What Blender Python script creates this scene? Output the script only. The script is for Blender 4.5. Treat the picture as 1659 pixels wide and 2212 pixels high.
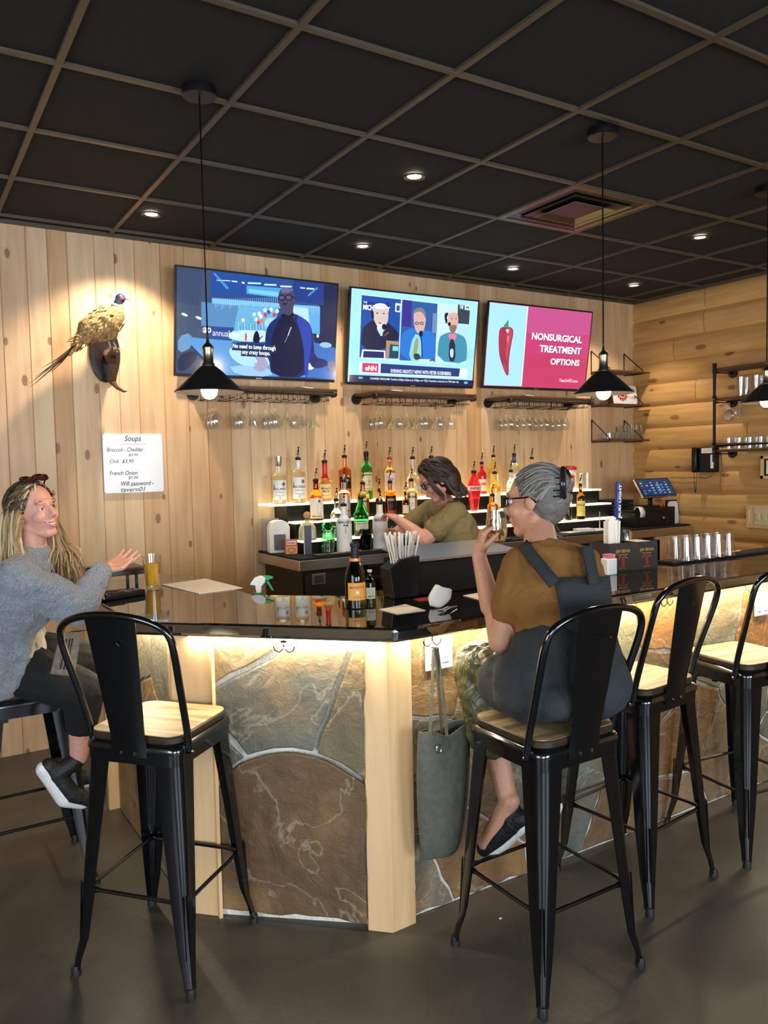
import bpy, bmesh, math, random
from mathutils import Vector, Matrix, noise
from mathutils.geometry import tessellate_polygon
C = bpy.context.scene.collection
for o in list(bpy.data.objects): bpy.data.objects.remove(o)
scn = bpy.context.scene
PI = math.pi
# ---------------------------------------------------------------- camera
CAM = Vector((0, 0, 1.601)); FPX = 1711.72
RV = Vector((0.848, -0.529, -0.021)); UV_ = Vector((0.049, 0.039, 0.998))
YAW, PITCH, ROLL = 0.556, -0.060, -0.021
def _axes():
    cy, sy, cp, sp = math.cos(YAW), math.sin(YAW), math.cos(PITCH), math.sin(PITCH)
    f = Vector((sy*cp, cy*cp, sp)); r = Vector((cy, -sy, 0)); u = r.cross(f)
    r2 = r*math.cos(ROLL)+u*math.sin(ROLL); u2 = -r*math.sin(ROLL)+u*math.cos(ROLL)
    return r2, u2, f
RV, UV_, FV = _axes()
cam = bpy.data.objects.new('camera', bpy.data.cameras.new('camera')); C.objects.link(cam)
m = Matrix((RV, UV_, -FV)).transposed().to_4x4(); m.translation = CAM
cam.matrix_world = m
cam.data.sensor_fit = 'HORIZONTAL'; cam.data.sensor_width = 36; cam.data.lens = 36*FPX/1659
cam.data.clip_start = .05
scn.camera = cam
def at(px, py, X=None, Y=None, Z=None):
    "a point of the room seen at pixel (px, py) and lying on the given plane"
    d = FV + RV*((px-829.5)/FPX) - UV_*((py-1106)/FPX)
    if Y is not None: t = Y/d.y
    elif X is not None: t = X/d.x
    else: t = (Z-CAM.z)/d.z
    return CAM + d*t
def at_plane(px, py, P0, N):
    d = FV + RV*((px-829.5)/FPX) - UV_*((py-1106)/FPX)
    return CAM + d*((P0-CAM).dot(N)/d.dot(N))
# ---------------------------------------------------------------- world, exposure, lights
scn.view_settings.view_transform = 'Standard'; scn.view_settings.look = 'None'
scn.view_settings.exposure = 0.14; scn.view_settings.gamma = 1
scn.cycles.use_denoising = True
scn.cycles.max_bounces = 8; scn.cycles.transparent_max_bounces = 32; scn.cycles.transmission_bounces = 8
scn.cycles.glossy_bounces = 4; scn.cycles.diffuse_bounces = 4
scn.cycles.caustics_reflective = False; scn.cycles.caustics_refractive = True
scn.cycles.sample_clamp_indirect = 4
w = bpy.data.worlds.new('sky'); scn.world = w; w.use_nodes = True
w.node_tree.nodes['Background'].inputs[0].default_value = (.62, .75, 1, 1)
w.node_tree.nodes['Background'].inputs[1].default_value = .8
WY, XR, CH = 4.861, 5.689, 2.978          # back wall, right wall, ceiling height
XL, YF = -2.6, -3.6                        # left wall, wall behind the camera
def area(name, loc, target, sx, sy, power, col):
    l = bpy.data.lights.new(name, 'AREA'); l.shape = 'RECTANGLE'; l.size = sx; l.size_y = sy
    l.energy = power; l.color = col
    o = bpy.data.objects.new(name, l); C.objects.link(o); o.location = loc
    o.rotation_euler = (Vector(target)-Vector(loc)).to_track_quat('-Z', 'Y').to_euler()
    return o
# daylight through the windows behind and to the left of the guests
area('window_daylight', (-.9, YF+.06, 1.55), (-.7, 4, 1.1), 2.2, 1.5, 165, (.78, .89, 1))
area('window_daylight', (2.5, YF+.06, 1.55), (2.5, 4, 1.1), 2.2, 1.5, 165, (.78, .89, 1))
area('window_daylight', (XL+.06, .2, 1.55), (3, 1.2, 1.0), 2.2, 1.5, 90, (.80, .90, 1))
WARM = (1, .74, .46); SOFT = (1, .84, .64)
DOWN_W, BULB_W = 46, 17
# ---------------------------------------------------------------- materials
def new_mat(name):
    m = bpy.data.materials.new(name); m.use_nodes = True
    return m, m.node_tree.nodes, m.node_tree.links, m.node_tree.nodes['Principled BSDF']
def lin(c):
    if isinstance(c, str):
        c = [int(c[i:i+2], 16)/255 for i in (0, 2, 4)]
        return tuple(x/12.92 if x <= .04045 else ((x+.055)/1.055)**2.4 for x in c)
    return tuple(c)
def mat(name, col, rough=.5, metal=0, spec=.5, coat=0, trans=0, ior=1.45, emit=None, es=0, bump=0, bs=60, var=0):
    m, N, L, b = new_mat(name); c = lin(col)
    b.inputs['Base Color'].default_value = (*c, 1)
    b.inputs['Roughness'].default_value = rough; b.inputs['Metallic'].default_value = metal
    b.inputs['Specular IOR Level'].default_value = spec; b.inputs['Coat Weight'].default_value = coat
    b.inputs['Coat Roughness'].default_value = .06
    b.inputs['Transmission Weight'].default_value = trans; b.inputs['IOR'].default_value = ior
    if emit: b.inputs['Emission Color'].default_value = (*lin(emit), 1); b.inputs['Emission Strength'].default_value = es
    if bump or var:
        tc = N.new('ShaderNodeTexCoord'); n = N.new('ShaderNodeTexNoise')
        n.inputs['Scale'].default_value = bs; n.inputs['Detail'].default_value = 4; L.new(tc.outputs['Object'], n.inputs['Vector'])
        if bump:
            bp = N.new('ShaderNodeBump'); bp.inputs['Strength'].default_value = bump; bp.inputs['Distance'].default_value = .01
            L.new(n.outputs['Fac'], bp.inputs['Height']); L.new(bp.outputs['Normal'], b.inputs['Normal'])
        if var:
            r = N.new('ShaderNodeValToRGB'); r.color_ramp.elements[0].position = .3; r.color_ramp.elements[1].position = .7
            r.color_ramp.elements[0].color = (*[x*(1-var) for x in c], 1); r.color_ramp.elements[1].color = (*[min(1, x*(1+var)) for x in c], 1)
            L.new(n.outputs['Fac'], r.inputs[0]); L.new(r.outputs[0], b.inputs['Base Color'])
    return m
def wood(name, cols, grain='z', across='x', knots=.5, rough=.5, ks=(5, 3), gs=26, knotcol='5a2d16', contrast=.5, bump=.12, coat=0):
    "boards in several tones (attribute pid chooses the board's tone), grain streaks and knots"
    m, N, L, b = new_mat(name)
    tc = N.new('ShaderNodeTexCoord'); sp = N.new('ShaderNodeSeparateXYZ'); L.new(tc.outputs['Object'], sp.inputs[0])
    at_ = N.new('ShaderNodeAttribute'); at_.attribute_name = 'pid'
    ax = {'x': 0, 'y': 1, 'z': 2}; third = [k for k in 'xyz' if k not in (grain, across)][0]
    def mul(o, k, add=None):
        n = N.new('ShaderNodeMath'); n.operation = 'MULTIPLY_ADD'; L.new(o, n.inputs[0]); n.inputs[1].default_value = k
        if add is not None: L.new(add, n.inputs[2])
        else: n.inputs[2].default_value = 0
        return n.outputs[0]
    off = mul(at_.outputs['Fac'], 7.31)
    cb = N.new('ShaderNodeCombineXYZ')
    L.new(mul(sp.outputs[ax[across]], gs), cb.inputs[0]); L.new(mul(sp.outputs[ax[grain]], gs*.07, off), cb.inputs[1])
    L.new(mul(sp.outputs[ax[third]], gs), cb.inputs[2])
    n1 = N.new('ShaderNodeTexNoise'); n1.inputs['Scale'].default_value = 1; n1.inputs['Detail'].default_value = 6; n1.inputs['Distortion'].default_value = .6
    L.new(cb.outputs[0], n1.inputs['Vector'])
    cb2 = N.new('ShaderNodeCombineXYZ')
    L.new(mul(sp.outputs[ax[across]], 4), cb2.inputs[0]); L.new(mul(sp.outputs[ax[grain]], .8, off), cb2.inputs[1])
    n2 = N.new('ShaderNodeTexNoise'); n2.inputs['Scale'].default_value = 1.4; n2.inputs['Detail'].default_value = 3; L.new(cb2.outputs[0], n2.inputs['Vector'])
    wn = N.new('ShaderNodeTexWhiteNoise'); wn.noise_dimensions = '1D'; L.new(at_.outputs['Fac'], wn.inputs['W'])
    ramp = N.new('ShaderNodeValToRGB'); e = ramp.color_ramp.elements
    e[0].color = (*lin(cols[0]), 1); e[1].color = (*lin(cols[-1]), 1)
    for i, c in enumerate(cols[1:-1]): el = e.new((i+1)/(len(cols)-1)); el.color = (*lin(c), 1)
    mix = N.new('ShaderNodeMath'); mix.operation = 'MULTIPLY_ADD'; L.new(n2.outputs['Fac'], mix.inputs[0]); mix.inputs[1].default_value = .55
    s2 = N.new('ShaderNodeMath'); s2.operation = 'MULTIPLY_ADD'; L.new(wn.outputs['Value'], s2.inputs[0]); s2.inputs[1].default_value = .75; s2.inputs[2].default_value = -.16
    L.new(s2.outputs[0], mix.inputs[2]); L.new(mix.outputs[0], ramp.inputs[0])
    gr = N.new('ShaderNodeValToRGB'); gr.color_ramp.elements[0].position = .35; gr.color_ramp.elements[1].position = .62
    k = 1-contrast*.5; gr.color_ramp.elements[0].color = (k, k*.95, k*.88, 1); gr.color_ramp.elements[1].color = (1, 1, 1, 1)
    L.new(n1.outputs['Fac'], gr.inputs[0])
    mm = N.new('ShaderNodeMixRGB'); mm.blend_type = 'MULTIPLY'; mm.inputs[0].default_value = 1; L.new(ramp.outputs[0], mm.inputs[1]); L.new(gr.outputs[0], mm.inputs[2])
    out = mm.outputs[0]
    if knots:
        cb3 = N.new('ShaderNodeCombineXYZ'); L.new(mul(sp.outputs[ax[across]], ks[0]), cb3.inputs[0]); L.new(mul(sp.outputs[ax[grain]], ks[1], off), cb3.inputs[1])
        v = N.new('ShaderNodeTexVoronoi'); v.voronoi_dimensions = '2D'; v.inputs['Scale'].default_value = 1; L.new(cb3.outputs[0], v.inputs['Vector'])
        sel = N.new('ShaderNodeSeparateColor'); L.new(v.outputs['Color'], sel.inputs[0])
        gt = N.new('ShaderNodeMath'); gt.operation = 'LESS_THAN'; L.new(sel.outputs[0], gt.inputs[0]); gt.inputs[1].default_value = knots
        # knot radius differs from knot to knot
        rad = N.new('ShaderNodeMath'); rad.operation = 'MULTIPLY_ADD'; L.new(sel.outputs[1], rad.inputs[0]); rad.inputs[1].default_value = -.05; rad.inputs[2].default_value = .012
        dd = N.new('ShaderNodeMath'); dd.operation = 'ADD'; L.new(v.outputs['Distance'], dd.inputs[0]); L.new(rad.outputs[0], dd.inputs[1])
        kr = N.new('ShaderNodeValToRGB'); ee = kr.color_ramp.elements
        ee[0].position = .0; ee[0].color = (.75, .75, .75, 1); ee[1].position = .075; ee[1].color = (0, 0, 0, 1)
        a = ee.new(.022); a.color = (.55, .55, .55, 1); a = ee.new(.032); a.color = (1, 1, 1, 1); a = ee.new(.046); a.color = (.25, .25, .25, 1)
        L.new(dd.outputs[0], kr.inputs[0])
        fm = N.new('ShaderNodeMath'); fm.operation = 'MULTIPLY'; L.new(kr.outputs[0], fm.inputs[0]); L.new(gt.outputs[0], fm.inputs[1])
        km = N.new('ShaderNodeMixRGB'); L.new(fm.outputs[0], km.inputs[0]); L.new(out, km.inputs[1]); km.inputs[2].default_value = (*lin(knotcol), 1)
        out = km.outputs[0]
    L.new(out, b.inputs['Base Color']); b.inputs['Roughness'].default_value = rough; b.inputs['Coat Weight'].default_value = coat; b.inputs['Coat Roughness'].default_value = .2
    bp = N.new('ShaderNodeBump'); bp.inputs['Strength'].default_value = bump; bp.inputs['Distance'].default_value = .004
    L.new(n1.outputs['Fac'], bp.inputs['Height']); L.new(bp.outputs['Normal'], b.inputs['Normal'])
    return m
def col_attr_mat(name, rough=.5, emit=False, strength=1, spec=.5, noise_amt=0, bump=0, bs=20):
    "printed or naturally coloured surface: the colour is stored on the faces (attribute Col)"
    m, N, L, b = new_mat(name)
    a = N.new('ShaderNodeAttribute'); a.attribute_name = 'Col'
    out = a.outputs['Color']
    tc = N.new('ShaderNodeTexCoord')
    if noise_amt:
        n = N.new('ShaderNodeTexNoise'); n.inputs['Scale'].default_value = 5; n.inputs['Detail'].default_value = 8; n.inputs['Roughness'].default_value = .65; n.inputs['Distortion'].default_value = 1.2
        L.new(tc.outputs['Object'], n.inputs['Vector'])
        r = N.new('ShaderNodeValToRGB'); r.color_ramp.elements[0].position = .32; r.color_ramp.elements[1].position = .68
        r.color_ramp.elements[0].color = (1-noise_amt, 1-noise_amt, 1-noise_amt*.9, 1); r.color_ramp.elements[1].color = (1+noise_amt*.5, 1+noise_amt*.42, 1+noise_amt*.3, 1)
        L.new(n.outputs['Fac'], r.inputs[0])
        mm = N.new('ShaderNodeMixRGB'); mm.blend_type = 'MULTIPLY'; mm.inputs[0].default_value = 1; L.new(out, mm.inputs[1]); L.new(r.outputs[0], mm.inputs[2]); out = mm.outputs[0]
        # rust coloured and pale patches of the slate
        n3 = N.new('ShaderNodeTexNoise'); n3.inputs['Scale'].default_value = 2.2; n3.inputs['Detail'].default_value = 5; L.new(tc.outputs['Object'], n3.inputs['Vector'])
        r3 = N.new('ShaderNodeValToRGB'); r3.color_ramp.elements[0].position = .50; r3.color_ramp.elements[1].position = .66
        r3.color_ramp.elements[0].color = (0, 0, 0, 1); r3.color_ramp.elements[1].color = (.65, .65, .65, 1); L.new(n3.outputs['Fac'], r3.inputs[0])
        m3 = N.new('ShaderNodeMixRGB'); L.new(r3.outputs[0], m3.inputs[0]); L.new(out, m3.inputs[1]); m3.inputs[2].default_value = (*lin('a07a4c'), 1); out = m3.outputs[0]
        # thin pale mineral veins
        n4 = N.new('ShaderNodeTexNoise'); n4.inputs['Scale'].default_value = 3.1; n4.inputs['Detail'].default_value = 6; n4.inputs['Distortion'].default_value = .7; L.new(tc.outputs['Object'], n4.inputs['Vector'])
        r4 = N.new('ShaderNodeValToRGB'); e4 = r4.color_ramp.elements; e4[0].position = .488; e4[0].color = (0, 0, 0, 1); e4[1].position = .512; e4[1].color = (0, 0, 0, 1); q4 = e4.new(.5); q4.color = (.42, .42, .42, 1); L.new(n4.outputs['Fac'], r4.inputs[0])
        m4 = N.new('ShaderNodeMixRGB'); L.new(r4.outputs[0], m4.inputs[0]); L.new(out, m4.inputs[1]); m4.inputs[2].default_value = (*lin('b8ab90'), 1); out = m4.outputs[0]
    if emit:
        b.inputs['Base Color'].default_value = (.01, .01, .01, 1); L.new(out, b.inputs['Emission Color']); b.inputs['Emission Strength'].default_value = strength
        b.inputs['Specular IOR Level'].default_value = .35
    else: L.new(out, b.inputs['Base Color'])
    b.inputs['Roughness'].default_value = rough
    if bump:
        n = N.new('ShaderNodeTexNoise'); n.inputs['Scale'].default_value = bs; n.inputs['Detail'].default_value = 9; n.inputs['Roughness'].default_value = .68; n.inputs['Distortion'].default_value = .8
        L.new(tc.outputs['Object'], n.inputs['Vector'])
        # long split ridges across the slate
        mp = N.new('ShaderNodeMapping'); mp.inputs['Rotation'].default_value = (.3, .5, .9); mp.inputs['Scale'].default_value = (1, 4, 2); L.new(tc.outputs['Object'], mp.inputs[0])
        n2 = N.new('ShaderNodeTexNoise'); n2.inputs['Scale'].default_value = 2.2; n2.inputs['Detail'].default_value = 4; n2.inputs['Distortion'].default_value = 1.5; L.new(mp.outputs[0], n2.inputs['Vector'])
        fr = N.new('ShaderNodeMath'); fr.operation = 'MULTIPLY'; fr.inputs[1].default_value = 5; L.new(n2.outputs['Fac'], fr.inputs[0])
        f2 = N.new('ShaderNodeMath'); f2.operation = 'FRACT'; L.new(fr.outputs[0], f2.inputs[0])
        ad = N.new('ShaderNodeMath'); ad.operation = 'MULTIPLY_ADD'; ad.inputs[1].default_value = .22; L.new(f2.outputs[0], ad.inputs[0]); L.new(n.outputs['Fac'], ad.inputs[2])
        bp = N.new('ShaderNodeBump'); bp.inputs['Strength'].default_value = bump; bp.inputs['Distance'].default_value = .02
        L.new(ad.outputs[0], bp.inputs['Height']); L.new(bp.outputs['Normal'], b.inputs['Normal'])
    return m
M = {}
ORD = ['first', 'second', 'third', 'fourth', 'fifth', 'sixth', 'seventh', 'eighth', 'ninth', 'tenth', 'eleventh', 'twelfth', 'thirteenth']
M['pine_wall'] = wood('pine_wall', ['b98b60', 'c99e70', 'd9b488', 'cfa983', 'e0c199', 'c2986e'], 'z', 'x', .5, rough=.5, ks=(5.2, 2.6), contrast=.28, knotcol='6a3519')
M['log_wall'] = wood('log_wall', ['bd9056', 'cfa264', 'c4965c', 'd8ae72'], 'y', 'z', .62, rough=.5, ks=(4.2, 1.7), contrast=.35, knotcol='6d3a18')
M['post'] = wood('post', ['d8b07e', 'e0bc8c', 'd4a974'], 'z', 'x', .14, rough=.45, contrast=.2, ks=(4, 2))
M['seat_wood'] = wood('seat_wood', ['ab9166', 'c2aa7e', '9c8258'], 'x', 'y', 0, rough=.5, gs=42, contrast=1.35, bump=.25)
M['seat_edge'] = mat('seat_edge', '33281c', .45)
M['dark_wood'] = wood('dark_wood', ['4a2d1c', '5a3824', '3c2416'], 'x', 'y', 0, rough=.45, contrast=.5)
M['stone'] = col_attr_mat('stone', .5, noise_amt=.34, bump=.62, bs=16)
M['grout'] = mat('grout', 'd6d2c6', .8, bump=.5, bs=80, var=.12)
M['counter'] = mat('counter', (.004, .004, .005), .035, spec=1.0, ior=2.5)
M['stool_metal'] = mat('stool_metal', (.003, .0035, .0045), .13, metal=0, spec=.7, ior=1.6)
M['rubber'] = mat('rubber', (.012, .012, .012), .5)
M['black'] = mat('black', (.006, .006, .007), .35, spec=.35)
M['black_satin'] = mat('black_satin', (.009, .009, .010), .45, spec=.35)
M['black_rough'] = mat('black_rough', (.010, .010, .011), .75, spec=.25, bump=.2, bs=200)
M['pipe'] = mat('pipe', (.03, .03, .032), .42, metal=.6, bump=.2, bs=80)
M['chrome'] = mat('chrome', (.75, .76, .78), .12, metal=1)
M['steel'] = mat('steel', (.62, .60, .57), .28, metal=1)
M['brass'] = mat('brass', (.35, .27, .16), .3, metal=1)
M['socket'] = mat('socket', (.30, .27, .20), .28, metal=1)
M['glass'] = mat('glass', (1, 1, 1), .0, trans=1, ior=1.28)
def thin_glass(name, tint, rough=.02, boost=1.0):
    "thin clear wall: lets light through, mirrors at grazing angles"
    m = bpy.data.materials.new(name); m.use_nodes = True; N = m.node_tree.nodes; L = m.node_tree.links; N.remove(N['Principled BSDF'])
    t = N.new('ShaderNodeBsdfTransparent'); t.inputs[0].default_value = (*tint, 1); g = N.new('ShaderNodeBsdfGlossy'); g.inputs[0].default_value = (1, 1, 1, 1); g.inputs['Roughness'].default_value = rough
    f = N.new('ShaderNodeLayerWeight'); f.inputs[0].default_value = .5
    r = N.new('ShaderNodeValToRGB'); r.color_ramp.elements[0].color = (.05*boost,)*3+(1,); r.color_ramp.elements[1].color = (.55,)*3+(1,); r.color_ramp.elements[0].position = .35
    x = N.new('ShaderNodeMixShader'); L.new(f.outputs['Facing'], r.inputs[0]); L.new(r.outputs[0], x.inputs[0]); L.new(t.outputs[0], x.inputs[1]); L.new(g.outputs[0], x.inputs[2]); L.new(x.outputs[0], N['Material Output'].inputs[0])
    return m
M['glass'] = thin_glass('clear_glass', (.975, .985, .985), .03, 1.2)
M['white'] = mat('white', (.75, .74, .71), .5)
M['white_gloss'] = mat('white_gloss', (.8, .81, .82), .15)
M['paper'] = mat('paper', (.72, .66, .56), .8)
M['napkin'] = mat('napkin', (.78, .72, .64), .9, bump=.3, bs=150)
M['led'] = mat('led', (1, .9, .7), .5, emit=(1, .86, .60), es=6)
M['tier'] = mat('tier', (.8, .8, .5), .4, emit=(1, .88, .48), es=2.0)
M['bulb'] = mat('bulb', (1, .9, .7), .3, emit=(1, .72, .36), es=16)
M['down'] = mat('down', (1, .95, .85), .3, emit=(1, .90, .74), es=20)
M['ink'] = col_attr_mat('ink', .5)
M['ink_gloss'] = col_attr_mat('ink_gloss', .2)
M['screen'] = col_attr_mat('screen', .12, emit=True, strength=1.02)
M['skin'] = mat('skin', (.62, .33, .24), .5, bump=.05, bs=120, var=.07)
M['skin_pink'] = mat('skin_pink', (.61, .30, .22), .5, bump=.05, bs=120, var=.08)
M['skin_tan'] = mat('skin_tan', (.55, .27, .17), .5, bump=.05, bs=120, var=.08)
# ---------------------------------------------------------------- mesh helpers
def box(bm, x0, x1, y0, y1, z0, z1, mtx=None):
    vs = [bm.verts.new(v) for v in ((x0,y0,z0),(x1,y0,z0),(x1,y1,z0),(x0,y1,z0),(x0,y0,z1),(x1,y0,z1),(x1,y1,z1),(x0,y1,z1))]
    fs = [bm.faces.new([vs[i] for i in q]) for q in ((0,3,2,1),(4,5,6,7),(0,1,5,4),(1,2,6,5),(2,3,7,6),(3,0,4,7))]
    if mtx is not None: bmesh.ops.transform(bm, matrix=mtx, verts=vs)
    return vs
def cbox(bm, c, s, rz=0, rx=0, ry=0):
    m = Matrix.Translation(c) @ Matrix.Rotation(rz, 4, 'Z') @ Matrix.Rotation(ry, 4, 'Y') @ Matrix.Rotation(rx, 4, 'X')
    return box(bm, -s[0]/2, s[0]/2, -s[1]/2, s[1]/2, -s[2]/2, s[2]/2, m)
def frame_of(d):
    d = d.normalized(); a = Vector((0, 0, 1)) if abs(d.z) < .9 else Vector((1, 0, 0))
    s = d.cross(a).normalized(); return s, s.cross(d).normalized()
def tube(bm, pts, r, n=10, cap=True, radii=None, flat=1):
    pts = [Vector(p) for p in pts]; rings = []
    s = u = None
    for i, p in enumerate(pts):
        d = (pts[min(i+1, len(pts)-1)]-pts[max(i-1, 0)])
        if d.length < 1e-9: d = Vector((0, 0, 1))
        d.normalize()
        if s is None: s, u = frame_of(d)
        else:
            s = (s - d*s.dot(d));
            if s.length < 1e-6: s, u = frame_of(d)
            s.normalize(); u = d.cross(s)*1
        rr = radii[i] if radii else r
        rings.append([bm.verts.new(p + (s*math.cos(2*PI*k/n) + u*math.sin(2*PI*k/n)*flat)*rr) for k in range(n)])
    for a, b in zip(rings, rings[1:]):
        for k in range(n): bm.faces.new((a[k], a[(k+1) % n], b[(k+1) % n], b[k]))
    if cap: bm.faces.new(rings[0][::-1]); bm.faces.new(rings[-1])
def cyl(bm, p0, p1, r0, r1=None, n=16): tube(bm, [p0, p1], r0, n, True, [r0, r0 if r1 is None else r1])
def lathe(bm, prof, n=24, c=(0, 0, 0), cap=True, mtx=None, sx=1, sy=1, close=False):
    rings = []
    for r, z in prof: rings.append([bm.verts.new((c[0]+max(r, 1e-4)*sx*math.cos(2*PI*k/n), c[1]+max(r, 1e-4)*sy*math.sin(2*PI*k/n), c[2]+z)) for k in range(n)])
    for a, b in zip(rings, rings[1:]):
        for k in range(n): bm.faces.new((a[k], a[(k+1) % n], b[(k+1) % n], b[k]))
    if close:
        a, b = rings[-1], rings[0]
        for k in range(n): bm.faces.new((a[k], a[(k+1) % n], b[(k+1) % n], b[k]))
    elif cap: bm.faces.new(rings[0][::-1]); bm.faces.new(rings[-1])
    if mtx is not None: bmesh.ops.transform(bm, matrix=mtx, verts=[v for r in rings for v in r])
def prism(bm, poly, z0, z1, mtx=None):
    a = [bm.verts.new((x, y, z0)) for x, y in poly]; b = [bm.verts.new((x, y, z1)) for x, y in poly]
    n = len(poly)
    bm.faces.new(a[::-1]); bm.faces.new(b)
    for k in range(n): bm.faces.new((a[k], a[(k+1) % n], b[(k+1) % n], b[k]))
    if mtx is not None: bmesh.ops.transform(bm, matrix=mtx, verts=a+b)
    return a+b
def sphere(bm, c, r, sub=2, scale=(1, 1, 1), rot=None):
    m = Matrix.Translation(c) @ (rot.to_4x4() if rot else Matrix()) @ Matrix.Diagonal((*[r*s for s in scale], 1))
    bmesh.ops.create_icosphere(bm, subdivisions=sub, radius=1, matrix=m)
def rrect(w, h, r, n=4, cx=0, cy=0):
    out = []
    for (sx, sy, a0) in ((1, 1, 0), (-1, 1, 90), (-1, -1, 180), (1, -1, 270)):
        for k in range(n+1):
            a = math.radians(a0+90*k/n); out.append((cx+sx*(w/2-r)+r*math.cos(a), cy+sy*(h/2-r)+r*math.sin(a)))
    return out
def B(): return bmesh.new()
def obj(name, bm, m, parent=None, smooth=True, bevel=0, world=False, label=None, mats=None, seg=2):
    "bm becomes ONE mesh object; world=True means the coordinates are already room coordinates"
    if isinstance(m, str): m = M[m]
    bmesh.ops.recalc_face_normals(bm, faces=bm.faces[:]) if bm.faces else None
    if world and parent is not None: bmesh.ops.transform(bm, matrix=wm(parent).inverted(), verts=bm.verts[:])
    me = bpy.data.meshes.new(name); bm.to_mesh(me); bm.free()
    o = bpy.data.objects.new(name, me); C.objects.link(o)
    for x in (mats or [m]): me.materials.append(M[x] if isinstance(x, str) else x)
    if smooth:
        for p in me.polygons: p.use_smooth = True
        me.set_sharp_from_angle(angle=math.radians(38))
    if bevel:
        b = o.modifiers.new('bevel', 'BEVEL'); b.width = bevel; b.segments = seg; b.limit_method = 'ANGLE'; b.angle_limit = math.radians(40)
    if parent is not None: o.parent = parent
    if label: o['label'] = label
    return o
def wm(o):
    m = o.matrix_basis.copy()
    return wm(o.parent) @ m if o.parent else m
def tag(o, label, cat, group=None):
    o['label'] = label; o['category'] = cat
    if group: o['group'] = group
    return o
def thing(name, label, cat, loc=(0, 0, 0), rz=0, group=None):
    o = bpy.data.objects.new(name, None); C.objects.link(o); o.location = loc; o.rotation_euler = (0, 0, rz)
    o.empty_display_size = .05
    return tag(o, label, cat, group)
def struct(name, bm, m, **k):
    o = obj(name, bm, m, **k); o['kind'] = 'structure'; return o
def dup(root, loc=None, rz=None, label=None, group=None, scale=None):
    r = root.copy(); C.objects.link(r)
    if loc is not None: r.location = loc
    if rz is not None: r.rotation_euler = (0, 0, rz)
    if scale: r.scale = scale
    if label: r['label'] = label
    if group: r['group'] = group
    for ch in list(root.children):
        c = ch.copy(); C.objects.link(c); c.parent = r
        for g in ch.children:
            d = g.copy(); C.objects.link(d); d.parent = c
    return r
# ---------------------------------------------------------------- flat print (screens, labels, signs)
_tc = {}
def glyphs(s, bold=0.0, shear=0.0):
    key = (s, bold, shear)
    if key not in _tc:
        cu = bpy.data.curves.new('t', 'FONT'); cu.body = s; cu.offset = bold; cu.shear = shear; cu.resolution_u = 3
        o = bpy.data.objects.new('t', cu); C.objects.link(o)
        bpy.context.view_layer.update()
        me = bpy.data.meshes.new_from_object(o)
        vs = [(v.co.x, v.co.y) for v in me.vertices]; fs = [list(p.vertices) for p in me.polygons]
        bpy.data.objects.remove(o); bpy.data.curves.remove(cu); bpy.data.meshes.remove(me)
        x0 = min(v[0] for v in vs); x1 = max(v[0] for v in vs); y0 = min(v[1] for v in vs); y1 = max(v[1] for v in vs)
        vs = [((x-x0)/(x1-x0), (y-y0)/(y1-y0)) for x, y in vs]
        _tc[key] = (vs, fs, (x1-x0)/(y1-y0))
    return _tc[key]
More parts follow.
